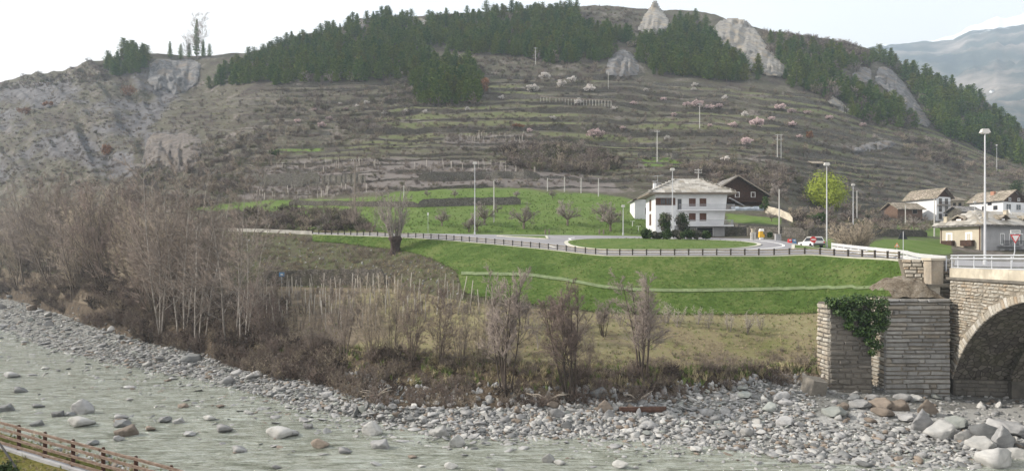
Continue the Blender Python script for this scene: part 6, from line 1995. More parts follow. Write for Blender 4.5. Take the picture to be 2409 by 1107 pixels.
# ------------------------------------------------------------------ brown scrub on hill, banks and ridge
def pts_in(P, n, seed, lo=HILL0, avoid=True):
    rr = random.Random(seed); out = []
    us = [p[0] for p in P]; vs = [p[1] for p in P]
    k = 0
    while len(out) < n and k < n * 12:
        k += 1
        u, v = rr.uniform(min(us), max(us)), rr.uniform(min(vs), max(vs))
        if not in_poly(P, np.array([u]), np.array([v]))[0]: continue
        if lo == HILL0 and v < ridge_cap(u) + 1: continue
        out.append(hit(u, v, lo))
    return out
SM = [pr.joined for pr in SHRUB]
scrub, ssz = [], []
def add_scrub(P, n, s0, s1, seed, lo=HILL0):
    rr = random.Random(seed + 1)
    for p in pts_in(P, n, seed, lo): scrub.append(p); ssz.append(rr.uniform(s0, s1))
add_scrub([(-300, 200), (0, 190), (250, 150), (480, 160), (480, 300), (330, 440), (-300, 450)], 3000, 0.3, 0.95, 1)
add_scrub([(300, 420), (480, 330), (620, 300), (640, 380), (560, 480), (300, 500)], 380, 0.8, 1.9, 2)
add_scrub([(470, 215), (1000, 200), (1450, 190), (1900, 215), (2150, 300), (2409, 400), (2409, 470), (1950, 440), (1500, 400), (1200, 370), (700, 350), (480, 330)], 1150, 0.4, 1.25, 3)
add_scrub([(1180, 350), (1300, 338), (1440, 360), (1450, 400), (1380, 408), (1200, 395)], 300, 1.2, 2.3, 4)
add_scrub([(1600, 392), (1700, 385), (1860, 400), (1890, 430), (1800, 450), (1680, 425)], 200, 0.9, 1.9, 5)
add_scrub([(1860, 500), (1930, 480), (2100, 500), (2200, 520), (2180, 550), (1960, 545), (1870, 545)], 170, 0.7, 1.6, 6)
add_scrub([(1790, 72), (1850, 76), (1950, 86), (2055, 112), (2060, 140), (1960, 130), (1850, 108), (1800, 96)], 420, 1.3, 2.3, 7)
add_scrub([(540, 500), (700, 490), (830, 500), (880, 545), (700, 548), (540, 545)], 240, 0.8, 1.7, 8)
add_scrub([(1375, 10), (1510, 14), (1510, 80), (1380, 66)], 160, 0.8, 1.6, 9)
add_scrub([(900, 190), (1000, 180), (1000, 250), (900, 240)], 110, 0.8, 1.7, 10)
add_scrub([(640, 210), (900, 205), (980, 260), (900, 330), (620, 320)], 220, 0.8, 1.8, 12)
add_scrub([(1100, 130), (1420, 150), (1500, 190), (1240, 200), (1130, 180)], 260, 0.8, 1.6, 13)
add_scrub([(2200, 330), (2409, 400), (2409, 440), (2130, 370), (2100, 300)], 200, 1.0, 2.0, 14)
add_scrub([(0, 150), (250, 110), (250, 190), (0, 215)], 260, 0.8, 1.7, 15)
add_scrub([(480, 215), (1000, 200), (1450, 190), (1900, 215), (2150, 300), (2409, 400), (2409, 500), (1850, 480), (1500, 430), (600, 460), (480, 400)], 4600, 0.3, 0.9, 16)
for P_, l_, s_ in FOREST[:6]:
    add_scrub(P_, 70, 1.8, 4.2, 300 + len(l_))
scatter('hillside_scrub', scrub, ssz, [pr.joined for pr in HSHRUB])

bank, bsz = [], []
rr = random.Random(55)
def bankpt(u, s):
    """s 0..1 from the foot to the head of the river bank"""
    c = float(_col(u)); i = int(c)
    y0, y1 = KC[0][i], KB[0][i]
    Y = y0 + (y1 - y0) * s
    return Vector((px(u, Y), Y, ground(u, Y)))
for k in range(2200):
    u = rr.choice((rr.uniform(-150, 700), rr.uniform(-150, 1960))); s = rr.uniform(0, 1.0)
    if float(vnoise(u / 45.0, s * 2.0, 0, 77)) < -0.25: continue
    if u > 1850 and rr.random() < 0.5: continue
    p = bankpt(u, s); bank.append(p); bsz.append(rr.uniform(0.35, 0.95) * (1.3 if u < 950 else 0.8))
for k in range(900):
    u = rr.uniform(-150, 660); p = bankpt(u, 1.0); Y = p.y + rr.uniform(0, 14) ; bank.append(on_ground(u, Y)); bsz.append(rr.uniform(0.8, 1.6))
for k in range(420):
    u = rr.uniform(500, 800); bank.append(bankpt(u, rr.uniform(0.05, 1.05))); bsz.append(rr.uniform(0.4, 1.0))
scatter('bank_undergrowth', bank, bsz, [SM[0], SM[1], SM[4], SM[3], SM[2], HSHRUB[4].joined])
# rough herbs on the slope and meadow edge
herb, hsz = [], []
for k in range(700):
    u = rr.uniform(480, 1075); Y0, Y1 = fY(u), gY(u)
    Y = Y0 + (Y1 - Y0) * rr.uniform(0, 0.95); p = on_ground(u, Y)
    if V0 - (p.z - CZ) * FPX / Y < np.interp(u, low[:, 0], low[:, 1]) + 3 and u > 735: continue
    herb.append(p); hsz.append(rr.uniform(0.25, 0.6))
for k in range(350):
    u = rr.uniform(900, 1930); c = int(_col(u)); Y = KB[0][c] + rr.expovariate(1.0) * 1.2; herb.append(on_ground(u, Y)); hsz.append(rr.uniform(0.18, 0.4))
scatter('slope_herbs', herb, hsz, [SM[0], SM[3], SM[3]])

# ------------------------------------------------------------------ single trees
def bt_at(prs, k, u, v, vt, name, label, group=None, lo=0, href=None, wid=1.0):
    p = hit(u, v, lo)
    h = (pz(vt, p.y) - p.z) / href
    return place(prs[k % len(prs)], name, p, (h * wid, h * wid, h), 1.3 * k + u * 0.01, label, 'tree', group)
for i, (u, v, vt, lab) in enumerate(((385, 790, 335, 'tall pale-stemmed multi-trunk tree, westernmost of the riverside giants'), (425, 800, 318, 'tall pale-stemmed tree with the bushiest crown beside the gravel bank'), (472, 812, 425, 'slim tall tree with leaning bright trunk'), (545, 800, 335, 'tall slender bare tree at the vineyard corner'), (575, 806, 470, 'dark-stemmed bare tree beside the vineyard posts'))):
    bt_at(BIRCH, i, u, v, vt, 'riverside_birch', lab, 'tall riverside trees', 0, 14.5, 1.0)
g = 'bare trees of the riverside thicket'
rr = random.Random(91)
for i in range(46):
    u = -60 + 560 * (i / 46) + rr.uniform(-12, 12)
    deep = rr.random()
    p = bankpt(u, 1.0); Y = p.y + deep * (16 if u > 120 else 8)
    b = on_ground(u, Y, -0.2)
    vt = np.interp(u, [-60, 60, 150, 260, 330, 500], [440, 425, 395, 400, 440, 430]) + rr.uniform(-18, 70) + 25 * (1 - deep)
    h = max(3.0, (pz(vt, Y) - b.z)) / 9.3
    hw = 'tall' if h > 1.35 else 'mid-height' if h > 1.0 else 'short'; rw = 'front' if deep < 0.33 else 'second' if deep < 0.66 else 'back'
    col = ('brown', 'reddish', 'straw-coloured', 'brown', 'straw-coloured')[i % 5]
    sec = 'at the far river bend' if u < 80 else 'in mid thicket' if u < 220 else 'beside the tall pale trees'
    place(THICK[i % 5], 'thicket_tree', b, (h * 0.85, h * 0.85, h), rr.uniform(0, 6.28), f"{hw} bare tree with {col} twigs, {rw} row, {sec}", 'tree', f"{hw} {col} thicket trees {rw} row {sec}")
for i, (u, v, vt, lab) in enumerate(((620, 800, 640, 'low bushy bare tree west of the vineyard posts'), (745, 835, 720, 'thin bare sapling on the bank before the vineyard'), (808, 840, 640, 'pale spreading bare tree before the vineyard'), (880, 850, 640, 'bare many-stemmed tree west of the dark-limbed tree'), (925, 858, 630, 'bare many-stemmed tree with straight grey stems'), (965, 860, 655, 'bare many-stemmed tree beside the dark-limbed tree'), (1085, 862, 690, 'small bare tree east of the dark-limbed tree'), (1385, 862, 770, 'small reddish shrub between two bare poplar clumps'), (1130, 870, 690, 'slim bare tree west of the first poplar clump'))):
    bt_at(THICK, (i * 2 + 1), u, v, vt, 'bank_tree', lab, 'small bare trees on the bank', 0, 9.3, 0.75)
bt_at(THICK, 1, 1032, 858, 665, 'dark_limbed_tree', 'dark-limbed spreading bare tree leaning over the bank', None, 0, 9.3, 1.0)
for i, (u, v, vt, lab) in enumerate(((1192, 925, 620, 'westernmost of the three bare poplar clumps before the green slope'), (1342, 935, 640, 'middle bare poplar clump with fanned dark stems'), (1512, 885, 638, 'easternmost bare poplar clump, broad and purple-grey'))):
    bt_at(POPLAR, i, u, v, vt, 'poplar_clump', lab, 'poplar clumps on the bank', 0, 9.4, 0.95 if i < 2 else 1.2)
for i, (u, v, vt, lab) in enumerate(((1263, 820, 700, 'slim white-stemmed sapling between the western and middle poplar clumps'), (1370, 810, 710, 'slim white-stemmed sapling right behind the middle poplar clump'), (1155, 815, 700, 'slim sapling behind the westernmost poplar clump'), (1420, 790, 700, 'bushy pale sapling west of the easternmost poplar clump'), (1300, 780, 690, 'bushy pale sapling at the foot of the green slope'), (1230, 770, 690, 'low pale sapling under the green slope path'))):
    bt_at(BIRCH if i < 3 else POPLAR, i, u, v, vt, 'meadow_sapling', lab, 'saplings on the meadow', 0, 14.5 if i < 3 else 9.4, 1.3)
PALESH = [proto('pale_shrub', *bare_tree(340 + k, fan(6, 9, 0.22, 0.09), 10, 5, 5, 0.22, 0.45, 0.6, 0.6, 0.15, 0.2, 0.028), M_TWIGG, bark_mat('beige_twigs', (0.40, 0.36, 0.31), 0.2)) for k in range(3)]
for i, u in enumerate((1595, 1640, 1665, 1715, 1755, 1790, 1460, 1570)):
    vt = (712, 718, 722, 724, 728, 735, 715, 705)[i]
    bt_at(PALESH, i, u, vt + rr.uniform(38, 58), vt, 'pale_shrub', ('first', 'second', 'third', 'fourth', 'fifth', 'sixth')[i] + ' pale bare shrub eastward from the easternmost poplar clump' if i < 6 else ('pale bare shrub between the middle and easternmost poplar clumps', 'pale bare shrub tucked behind the easternmost poplar clump')[i - 6], 'pale shrubs at the slope foot', 0, 9.4, 1.7)
# orchard
for i, (u, v, vt, lab) in enumerate(((1040, 531, 480, 'small spreading fruit tree, westernmost in the orchard meadow'), (1103, 546, 500, 'low crooked fruit tree at the foot of the street lamp'), (1122, 543, 490, 'fruit tree immediately east of the meadow street lamp'), (1140, 528, 462, 'large fruit tree behind the meadow street lamp'), (1232, 538, 460, 'round full fruit tree in the middle of the orchard'), (1335, 530, 455, 'wide fruit tree east of the middle of the orchard'), (1436, 543, 462, 'fruit tree nearest the white house'), (1418, 520, 460, 'fruit tree behind the one nearest the white house'), (1005, 463, 442, 'small fruit tree on the upper meadow, westernmost'), (1070, 465, 440, 'small fruit tree on the upper meadow above the lamp'), (1215, 466, 440, 'small fruit tree on the upper meadow above the round full one'), (1300, 467, 440, 'small fruit tree on the upper meadow above the wide one'), (1170, 500, 470, 'dark-stemmed fruit tree beside the plain white pole'), (625, 492, 470, 'crooked little fruit tree on the western meadow strip'), (697, 478, 455, 'crooked little fruit tree above the low overgrown wall'))):
    bt_at(ORCH, i, u, v, vt, 'fruit_tree', lab, 'fruit trees of the orchard', ROAD0, 4.9, 1.0)
bt_at(BIRCH, 1, 768, 541, 468, 'roadside_tree', 'slim bare tree by the road west of the wooden utility pole', None, ROAD0, 14.5, 1.1)
bt_at(THICK, 3, 838, 541, 440, 'roadside_tree', 'forked bare tree by the road at the wooden utility pole', None, ROAD0, 9.3, 0.8)
bt_at(BIRCH, 3, 885, 538, 455, 'roadside_tree', 'slim bare tree by the road west of the pollard tree', None, ROAD0, 14.5, 1.0)
# pollard tree with heavy trunk on the embankment
def pollard():
    b = hit(929, 592, 0)
    r = random.Random(8)
    st = []
    for k in range(11):
        a = r.uniform(0, 6.28); q = r.uniform(0.1, 0.55)
        st.append(((0.55 * math.cos(a), 0.55 * math.sin(a)), np.array([math.cos(a) * q, math.sin(a) * q, 1.0]), r.uniform(6.0, 9.0), 0.15))
    w, t = bare_tree(801, st, 13, 7, 7, 0.24, 0.45, 0.6, 0.6, 0.12, 0.1, 0.019)
    sh = np.array([0, 0, 2.0, 0, 0, 2.0, 0, 0])
    root = empty('pollard_tree', b); tag(root, 'old pollard tree with thick dark trunk and pale upright branches on the embankment', 'tree')
    tk = MB()
    V, F = [], []
    n = 16
    for z, rr_ in ((-0.8, 1.05), (0.1, 0.85), (0.8, 0.72), (1.5, 0.80), (2.1, 0.98), (2.5, 0.7)):
        for k in range(n):
            a = 6.283 * k / n; q = rr_ * (1 + 0.16 * math.sin(3 * a + z) + 0.1 * r.uniform(-1, 1))
            V.append((q * math.cos(a), q * math.sin(a), z))
    for i in range(5):
        for k in range(n): F.append((i * n + k, i * n + (k + 1) % n, (i + 1) * n + (k + 1) % n, (i + 1) * n + k))
    tk.add(V, F).add([V[-n + k] for k in range(n)], [tuple(range(n))])
    tk.build('trunk', bark_mat('dark_furrowed_bark', (0.07, 0.055, 0.05), 0, 0.6), root, True)
    V, F = segs_mesh('b', [tuple(np.array(q) + sh) for q in w], 5, None)
    link('branches', mesh_np('branches', V, F, [M_PALEBARK], True), root)
    V, F = segs_mesh('b', [tuple(np.array(q) + sh) for q in t], 3, None, True)
    link('crown', mesh_np('crown', V, F, [M_TWIGG]), root)
pollard()

# almond blossom on the terraces
AL = [(740, 262, 12, 0), (700, 290, 14, 0), (815, 262, 12, 0), (905, 270, 12, 1), (1100, 262, 13, 1), (1180, 235, 14, 1), (1300, 285, 14, 1), (1490, 250, 16, 0), (1560, 240, 16, 0), (1585, 275, 14, 0), (1705, 235, 14, 1), (1725, 300, 18, 0), (1815, 285, 16, 0), (1900, 270, 16, 0), (2030, 300, 16, 0), (1570, 330, 14, 1), (757, 302, 20, 0), (775, 285, 16, 0), (800, 248, 10, 1), (862, 247, 14, 1), (840, 252, 9, 1), (955, 262, 12, 1), (1000, 268, 13, 1), (1252, 218, 26, 1), (1282, 190, 26, 1), (1320, 205, 22, 1), (1388, 218, 24, 1), (1360, 248, 20, 1), (1398, 328, 36, 0), (1412, 325, 24, 0), (1465, 308, 14, 0), (1445, 262, 14, 1), (1632, 215, 12, 1), (1640, 255, 26, 0), (1615, 252, 18, 0), (1668, 262, 22, 0), (1692, 258, 20, 0), (1635, 205, 14, 1), (1752, 275, 16, 1), (1780, 300, 30, 0), (1835, 262, 26, 0), (1862, 268, 18, 0), (1950, 285, 18, 0), (1755, 342, 26, 0), (1880, 330, 14, 0), (1706, 383, 20, 1), (1725, 384, 10, 1), (1520, 218, 14, 1), (1670, 300, 12, 0), (1245, 312, 14, 0), (1862, 300, 20, 0), (1345, 195, 20, 1)]
for i, (u, v, hp, wh) in enumerate(AL):
    p = hill(u, v); h = hp * p.y / FPX / 4.9
    pr = BLOS[1] if wh else BLOS[0 if i % 2 else 2]
    where = place_on_hill(u).replace('below', 'on the terraces below').replace('above', 'on the slope above').replace('at the', 'near the')
    col = 'white' if wh else 'pink'
    sz = 'large' if hp > 22 else 'mid-sized' if hp > 15 else 'small'
    place(pr, 'almond_tree', p, (h * 1.25, h * 1.25, h), i * 1.1, f'{sz} {col} flowering almond tree {where}', 'almond tree', f'{sz} {col} almond trees {where}')
# bare trees dotted on the terraces
rr = random.Random(17)
HB = [(880, 305, 22), (905, 300, 20), (1150, 200, 20), (1215, 215, 16), (1330, 260, 16), (1515, 290, 22), (1600, 300, 20), (1625, 310, 16), (1720, 262, 16), (1760, 290, 18), (1840, 330, 22), (1715, 345, 16), (1900, 300, 18), (1990, 290, 20), (2060, 330, 22), (2150, 335, 26), (2180, 340, 26), (2230, 350, 22), (1505, 200, 26), (1455, 195, 18), (1120, 290, 14), (700, 270, 20), (650, 260, 20), (560, 290, 22), (610, 325, 20), (1480, 335, 20), (1830, 470, 50), (1815, 520, 30), (2150, 540, 44), (1905, 545, 30)]
for i, (u, v, hp) in enumerate(HB):
    p = hill(u, v); h = hp * p.y / FPX / 4.9
    where = place_on_hill(u).replace('below', 'on the terraces below').replace('above', 'on the slope above').replace('at the', 'near the')
    place(ORCH[i % 3], 'bare_hill_tree', p, h, i, f'leafless dark tree {where}, {("lower" if v > 300 else "upper")} part', 'tree', f'leafless trees {where} {("lower" if v > 300 else "upper")} part')

# rusty and evergreen bushes, willow, garden bushes
def bush(u, v, wpx, hpx, mat, n, size, name, label, cat, lo=HILL0, seed=1, trunk=True, Y=None, lumps=9, dz=0.0):
    p = hit(u, v, lo) if Y is None else on_ground(u, Y)
    k = p.y / FPX
    r = random.Random(seed); R = wpx * k / 2; H = hpx * k
    bl = []
    for i in range(lumps):
        a = r.uniform(0, 6.28); q = R * 0.6 * math.sqrt(r.random())
        bl.append((q * math.cos(a), q * math.sin(a), H * r.uniform(0.28, 0.74) + dz, min(R, H * 0.55) * r.uniform(0.42, 0.68)))
    root = empty(name, p); tag(root, label, cat)
    V, F = leaf_cloud(bl, n, size, seed)
    link('leaves', mesh_np('leaves', V, F, [mat]), root)
    if trunk:
        w = MB().tube([(0, 0, -0.3), (0, 0, H * 0.45)], [0.12 * H / 4, 0.06 * H / 4], 6)
        for i in range(5):
            a = i * 1.26; w.tube([(0, 0, H * 0.2), (R * 0.45 * math.cos(a), R * 0.45 * math.sin(a), H * 0.62)], [0.05 * H / 4, 0.02], 5)
        w.build('trunk', M_BARK, root)
    return root
bush(1942, 492, 100, 92, M_WILLOW, 11000, 0.17, 'willow_tree', 'bright yellow-green young willow, the only one on the slope', 'willow', seed=5, lumps=26)
for i, (u, v, w, h, lab) in enumerate(((1140, 222, 26, 48, 'rust-coloured tree beside the round pine clump'), (250, 365, 30, 28, 'rust-coloured bush in the rocky gully'), (60, 268, 44, 16, 'long rusty bush patch on the western spur'), (115, 252, 40, 14, 'rusty bush patch high on the western spur'), (1225, 303, 60, 12, 'low red-brown bush patch on the middle terraces'), (1905, 326, 16, 22, 'small orange bush on the eastern terraces'), (300, 230, 40, 30, 'brown-red bush group below the clifftop pines'))):
    bush(u, v, w, h, M_RUST, 900, 0.22, 'rusty_bush', lab, 'bush', seed=20 + i)
for i, (u, v, w, h, lab) in enumerate(((1798, 500, 24, 46, 'small dark conifer bush at the chalet corner'), (2388, 458, 40, 38, 'dark evergreen tree behind the black gabled house'), (1920, 525, 70, 26, 'wide dark evergreen hedge bush below the willow'), (645, 368, 30, 18, 'dark ivy bush on the western terraces'), (1812, 558, 14, 12, 'small round yellow-green bush beside the yellow cabinet'), (2105, 505, 22, 14, 'low evergreen bush by the barn'))):
    bush(u, v, w, h, M_DKSHRUB, 1300 if w > 25 else 700, 0.17, 'evergreen_bush', lab, 'bush', ROAD0, 40 + i)
# the round brown bush by the steel barrier
p = on_ground(2008, 88)
root = empty('round_bush', p); tag(root, 'big round brown twiggy bush beyond the steel barrier', 'bush')
w, t = bare_tree(900, fan(40, 4.4, 1.7, 0.045), 8, 6, 6, 0.34, 0.45, 0.6, 0.7, 0.03, 0.12, 0.024)
V, F = segs_mesh('x', w, 4, None); link('branches', mesh_np('branches', V, F, [M_BARK]), root)
V, F = segs_mesh('x', t, 3, None, True); link('twigs', mesh_np('twigs', V, F, [M_TWIGY]), root)
# island bushes and the two leafy trees before the house
for i, (u, Y, w, h, lab) in enumerate(((1522, 99, 34, 26, 'grey-green bush at the western end of the roundabout planting'), (1545, 98.5, 30, 22, 'second bush from the western end of the roundabout planting'), (1568, 98, 30, 28, 'third bush from the western end, in the middle of the roundabout planting'), (1592, 98, 30, 24, 'fourth bush from the western end of the roundabout planting'), (1616, 97, 32, 30, 'fifth bush from the western end, darkest of the roundabout planting'), (1642, 97.5, 34, 26, 'sixth bush from the western end of the roundabout planting'), (1660, 98, 26, 22, 'bush at the eastern end of the roundabout planting'))):
    b_ = bush(u, 0, w, h, M_GREYLEAF if i % 2 else M_DKSHRUB, 1300, 0.13, 'roundabout_bush', lab, 'bush', 0, 60 + i, True, Y)
    b_.location.z += 0.35; b_['group'] = 'bushes planted on the roundabout island'
for i, (u, lab) in enumerate(((1564, 'small leafy tree before the white house, nearer its corner'), (1606, 'small leafy tree before the white house, nearer its garage'))):
    b_ = bush(u, 0, 36, 66, M_GREYLEAF, 1500, 0.15, 'leafy_tree', lab, 'tree', 0, 80 + i, True, 106.0, 14)
    b_.location.z += 0.2
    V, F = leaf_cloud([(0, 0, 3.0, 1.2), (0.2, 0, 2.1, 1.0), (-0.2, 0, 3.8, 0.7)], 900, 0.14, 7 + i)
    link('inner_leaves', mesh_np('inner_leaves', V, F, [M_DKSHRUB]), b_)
bush(18, 1085, 90, 60, M_DKSHRUB, 1500, 0.05, 'corner_shrub', 'dark green shrub in the lower left corner of the near bank', 'shrub', 0, 3, True, 20.5, 9, 0.0).location = W(5, 1150, 20.0)

# ------------------------------------------------------------------ vineyards
rr = random.Random(23)
M_STAKE = var_mat('vine_stake', (0.44, 0.41, 0.37), 0.3, 2.0, 0.9, 0.1, 0, 0.35)
stk = MB().tube([(0, 0, -0.3), (0, 0, 2.6)], [0.05, 0.045], 5).mesh('vineyard_post', M_STAKE)
vines, vsz = [], []
ROWL = ['rearmost', 'second', 'third', 'fourth', 'fifth', 'front']
for ri, vv in enumerate((690, 704, 720, 738, 756, 776)):
    for u in np.arange(588 + ri * 5, (1075, 1130, 1180, 1180, 1000, 900)[ri], 17.0):
        u += rr.uniform(-3, 3); p = hit(u, vv + rr.uniform(-2, 2), 0)
        if rr.random() < 0.55:
            o = link('vineyard_post', stk, None, p, 0, (1, 1, rr.uniform(0.8, 1.1))); o.rotation_euler = (rr.gauss(0, .05), rr.gauss(0, .07), 0)
            half = 'western' if u < 760 else 'eastern'
            tag(o, f'weathered vineyard stake in the {ROWL[ri]} row, {half} half of the riverside vineyard', 'post', f'riverside vineyard stakes {ROWL[ri]} row {half} half')
        vines.append(p + Vector((rr.uniform(-.8, .8), rr.uniform(-.4, .4), 0.2))); vsz.append((0.3, 0.3, rr.uniform(0.6, 1.1)))
hp = MB().tube([(0, 0, -0.3), (0, 0, 2.0)], [0.06, 0.05], 4).mesh('hill_vine_post', M_STAKE)
for P, n, lab in (([(600, 408), (700, 385), (900, 382), (900, 400), (700, 412)], 30, 'western upper vineyard terrace'), ([(590, 465), (700, 440), (900, 440), (960, 440), (800, 462), (620, 474)], 30, 'western lower vineyard terrace'), ([(960, 395), (1100, 385), (1280, 400), (1270, 415), (980, 415)], 36, 'bare middle vineyard terrace'), ([(1040, 345), (1060, 322), (1260, 318), (1280, 340)], 34, 'upper middle vineyard terrace')):
    for p in pts_in(P, n, int(P[0][0]), HILL0):
        o = link('hill_vine_post', hp, None, p, 0, (1, 1, rr.uniform(0.7, 1.2)))
        tag(o, f'thin grey vine stake on the {lab}', 'post', f'vine stakes of the {lab}')
    for p in pts_in(P, n * 7, int(P[0][0]) + 3, HILL0): vines.append(p); vsz.append((0.45, 0.45, rr.uniform(0.4, 0.8)))
scatter('vine_undergrowth', vines, vsz, [SM[3], HSHRUB[2].joined, SM[2]])

# ------------------------------------------------------------------ grass tufts
def tuft(seed, n=14):
    r = np.random.default_rng(seed); V, F = [], []
    for k in range(n):
        a = r.uniform(0, 6.28); q = r.uniform(0, 0.35); x, y = q * math.cos(a), q * math.sin(a)
        t = np.array([x + r.normal() * 0.35, y + r.normal() * 0.35, r.uniform(0.35, 1.0)])
        w = np.array([math.cos(a + 1.57), math.sin(a + 1.57), 0]) * 0.05
        m = (np.array([x, y, 0]) + t) / 2 + np.array([0, 0, 0.12])
        b = len(V); V += [np.array([x, y, -0.1]) - w, np.array([x, y, -0.1]) + w, m + w * 0.8, m - w * 0.8, t]
        F += [(b, b + 1, b + 2, b + 3), (b + 3, b + 2, b + 4)]
    return np.array(V), F
M_TUFT = [var_mat('grass_tuft_green', (0.115, 0.175, 0.048), 0.25, 2.0, 0.9, 0.1, 0, 0.25), var_mat('grass_tuft_pale', (0.16, 0.205, 0.072), 0.25, 2.0, 0.9, 0.1, 0, 0.35), var_mat('grass_tuft_dry', (0.37, 0.32, 0.205), 0.25, 2.0, 0.9, 0.1, 0, 0.35)]
TU = [[mesh_np('tuft', *tuft(1300 + k + 10 * m), [M_TUFT[m]]) for k in range(3)] for m in range(3)]
tp_, ts_, dp_, ds_ = [], [], [], []
rt = random.Random(5)
for k in range(5200):
    u = rt.uniform(736, 2150); y0, y1 = min(slope_low(u), gY(u) - 0.3), gY(u) - 0.4
    f = rt.random() if k % 4 else rt.uniform(-0.05, 0.04)
    tp_.append(on_ground(u, y0 + (y1 - y0) * f, 0.08)); ts_.append(rt.uniform(0.08, 0.24))
for k in range(900):
    a = rt.uniform(0, 6.28); q = math.sqrt(rt.random()) * 0.96
    x, y = IC.x + IRX * q * math.cos(a), IC.y + IRY * q * math.sin(a)
    tp_.append(Vector((x, y, groundXY(x, y) + 0.16 + 0.38 * (1 - q)))); ts_.append(rt.uniform(0.1, 0.25))
for p in pts_in([(600, 500), (900, 462), (1100, 445), (1440, 462), (1520, 490), (1530, 552), (880, 550)], 2600, 15, HILL0): tp_.append(p); ts_.append(rt.uniform(0.15, 0.45))
for k in range(3200):
    u = rt.uniform(560, 1930); c = int(_col(u)); Y = KB[0][c] + (KF[0][c] - KB[0][c]) * rt.random() ** 1.2
    dp_.append(on_ground(u, Y)); ds_.append(rt.uniform(0.1, 0.26))
for k in range(900):
    u = rt.uniform(500, 1930); dp_.append(bankpt(u, rt.uniform(0.4, 1.1))); ds_.append(rt.uniform(0.3, 0.7))
for k in range(900):
    u = rt.uniform(500, 1085); Y = fY(u) + (gY(u) - fY(u)) * rt.random()
    p = on_ground(u, Y)
    if u > 735 and V0 - (p.z - CZ) * FPX / Y < np.interp(u, low[:, 0], low[:, 1]) + 3: continue
    dp_.append(p); ds_.append(rt.uniform(0.2, 0.5))
scatter('embankment_grass', tp_, ts_, TU[0] + TU[1])
scatter('dry_meadow_grass', dp_, ds_, TU[2] + TU[2] + TU[1])
ng_ = []
for k in range(1500):
    ng_.append(fpt(rt.uniform(-1.2, 2.2), rt.uniform(-4, 1.8), 2.78))
scatter('near_bank_grass', ng_, [rt.uniform(0.1, 0.22) for _ in ng_], TU[1] + TU[2])
# ------------------------------------------------------------------ river stones
def rock_mat(name, lo, hi, rnd=0.28):
    t = NT(name)
    v = t.coord('Object')
    f = t.noise(v, 1.6, 6, 0.7)
    c = t.ramp(f, [(0.32, lo), (0.68, hi)])
    vm = t.n('ShaderNodeMapRange'); t.t.links.new(t.rand(), vm.inputs[0]); vm.inputs[3].default_value = 1 - rnd; vm.inputs[4].default_value = 1 + rnd
    mm = t.n('ShaderNodeMix'); mm.data_type = 'RGBA'; mm.blend_type = 'MULTIPLY'; mm.inputs[0].default_value = 1
    ia = [q for q in mm.inputs if q.name == 'A' and q.enabled][0]; ib = [q for q in mm.inputs if q.name == 'B' and q.enabled][0]
    t.t.links.new(c, ia); t.t.links.new(vm.outputs[0], ib)
    c = [q for q in mm.outputs if q.enabled][0]
    wv = t.coord('Object', (0.6, 0.6, 5.0))
    c = t.mix(t.ramp(t.noise(wv, 2.0, 5), [(0.5, 0.0), (0.7, 0.45)]), c, tuple(q * 0.55 for q in lo))
    t.col(c); t.bump(t.noise(v, 4.5, 8, 0.75), 0.55, 0.12)
    return t.fin(0.8, 0.3)
M_RK = {'pale': rock_mat('pale_river_rock', (0.31, 0.31, 0.305), (0.48, 0.475, 0.46), 0.25), 'grey': rock_mat('grey_river_rock', (0.22, 0.22, 0.225), (0.37, 0.37, 0.37)), 'brown': rock_mat('brown_river_rock', (0.17, 0.14, 0.115), (0.28, 0.235, 0.195)), 'dark': rock_mat('dark_river_rock', (0.13, 0.135, 0.14), (0.23, 0.235, 0.235)), 'greenish': rock_mat('greenish_river_rock', (0.21, 0.225, 0.215), (0.32, 0.335, 0.315))}
def rock_shape(seed, sub=3, ang=5, flat=0.7, rough=0.14):
    bm = bmesh.new(); bmesh.ops.create_icosphere(bm, subdivisions=sub, radius=1.0)
    V = np.array([v.co for v in bm.verts]); F = np.array([[v.index for v in f.verts] for f in bm.faces]); bm.free()
    r = np.random.default_rng(seed)
    V = V * (1 + rough * 2 * fbm(V[:, 0] * 1.1 + seed, V[:, 1] * 1.1, V[:, 2] * 1.1, 3, seed)[:, None])
    for k in range(ang):
        n = r.normal(size=3); n /= np.linalg.norm(n); d = r.uniform(0.45, 0.8)
        s = V @ n - d
        V = V - np.where(s > 0, s * 0.92, 0)[:, None] * n
    V = V * np.array([1.0, r.uniform(0.6, 0.9), flat * r.uniform(0.8, 1.2)])
    V = V + 0.05 * r.normal(size=V.shape) * (0.4 if sub > 2 else 0.8)
    V = V / (V[:, 0].max() - V[:, 0].min())
    return V, F
BOULD = {}
for mk in M_RK:
    BOULD[mk] = [mesh_np('boulder', *rock_shape(1000 + k, 3, (10, 9, 12, 8)[k], (0.75, 0.5, 0.85, 0.38)[k]), [M_RK[mk]], k == 3) for k in range(4)]
    BOULD[mk].append(mesh_np('boulder', *rock_shape(1010, 3, 6, 0.62, 0.12), [M_RK[mk]], True))
COB = []
for k in range(10):
    V, F = rock_shape(1100 + k, 2, 7 if k < 6 else 9, (0.6, 0.45, 0.7, 0.5, 0.6, 0.4, 0.3, 0.35, 0.5, 0.6)[k], 0.12)
    COB.append(mesh_np('cobble', V, F, [M_RK[('pale', 'grey', 'grey', 'pale', 'grey', 'pale', 'grey', 'greenish', 'dark', 'brown')[k]]], k < 3))
COBD = []
for k in range(9):
    V, F = rock_shape(1200 + k, 2, 8, (0.45, 0.35, 0.6, 0.3, 0.5, 0.4, 0.3, 0.35, 0.5)[k], 0.14)
    COBD.append(mesh_np('cobble', V, F, [M_RK[('grey', 'dark', 'greenish', 'grey', 'dark', 'grey', 'brown', 'greenish', 'pale')[k]]], False))
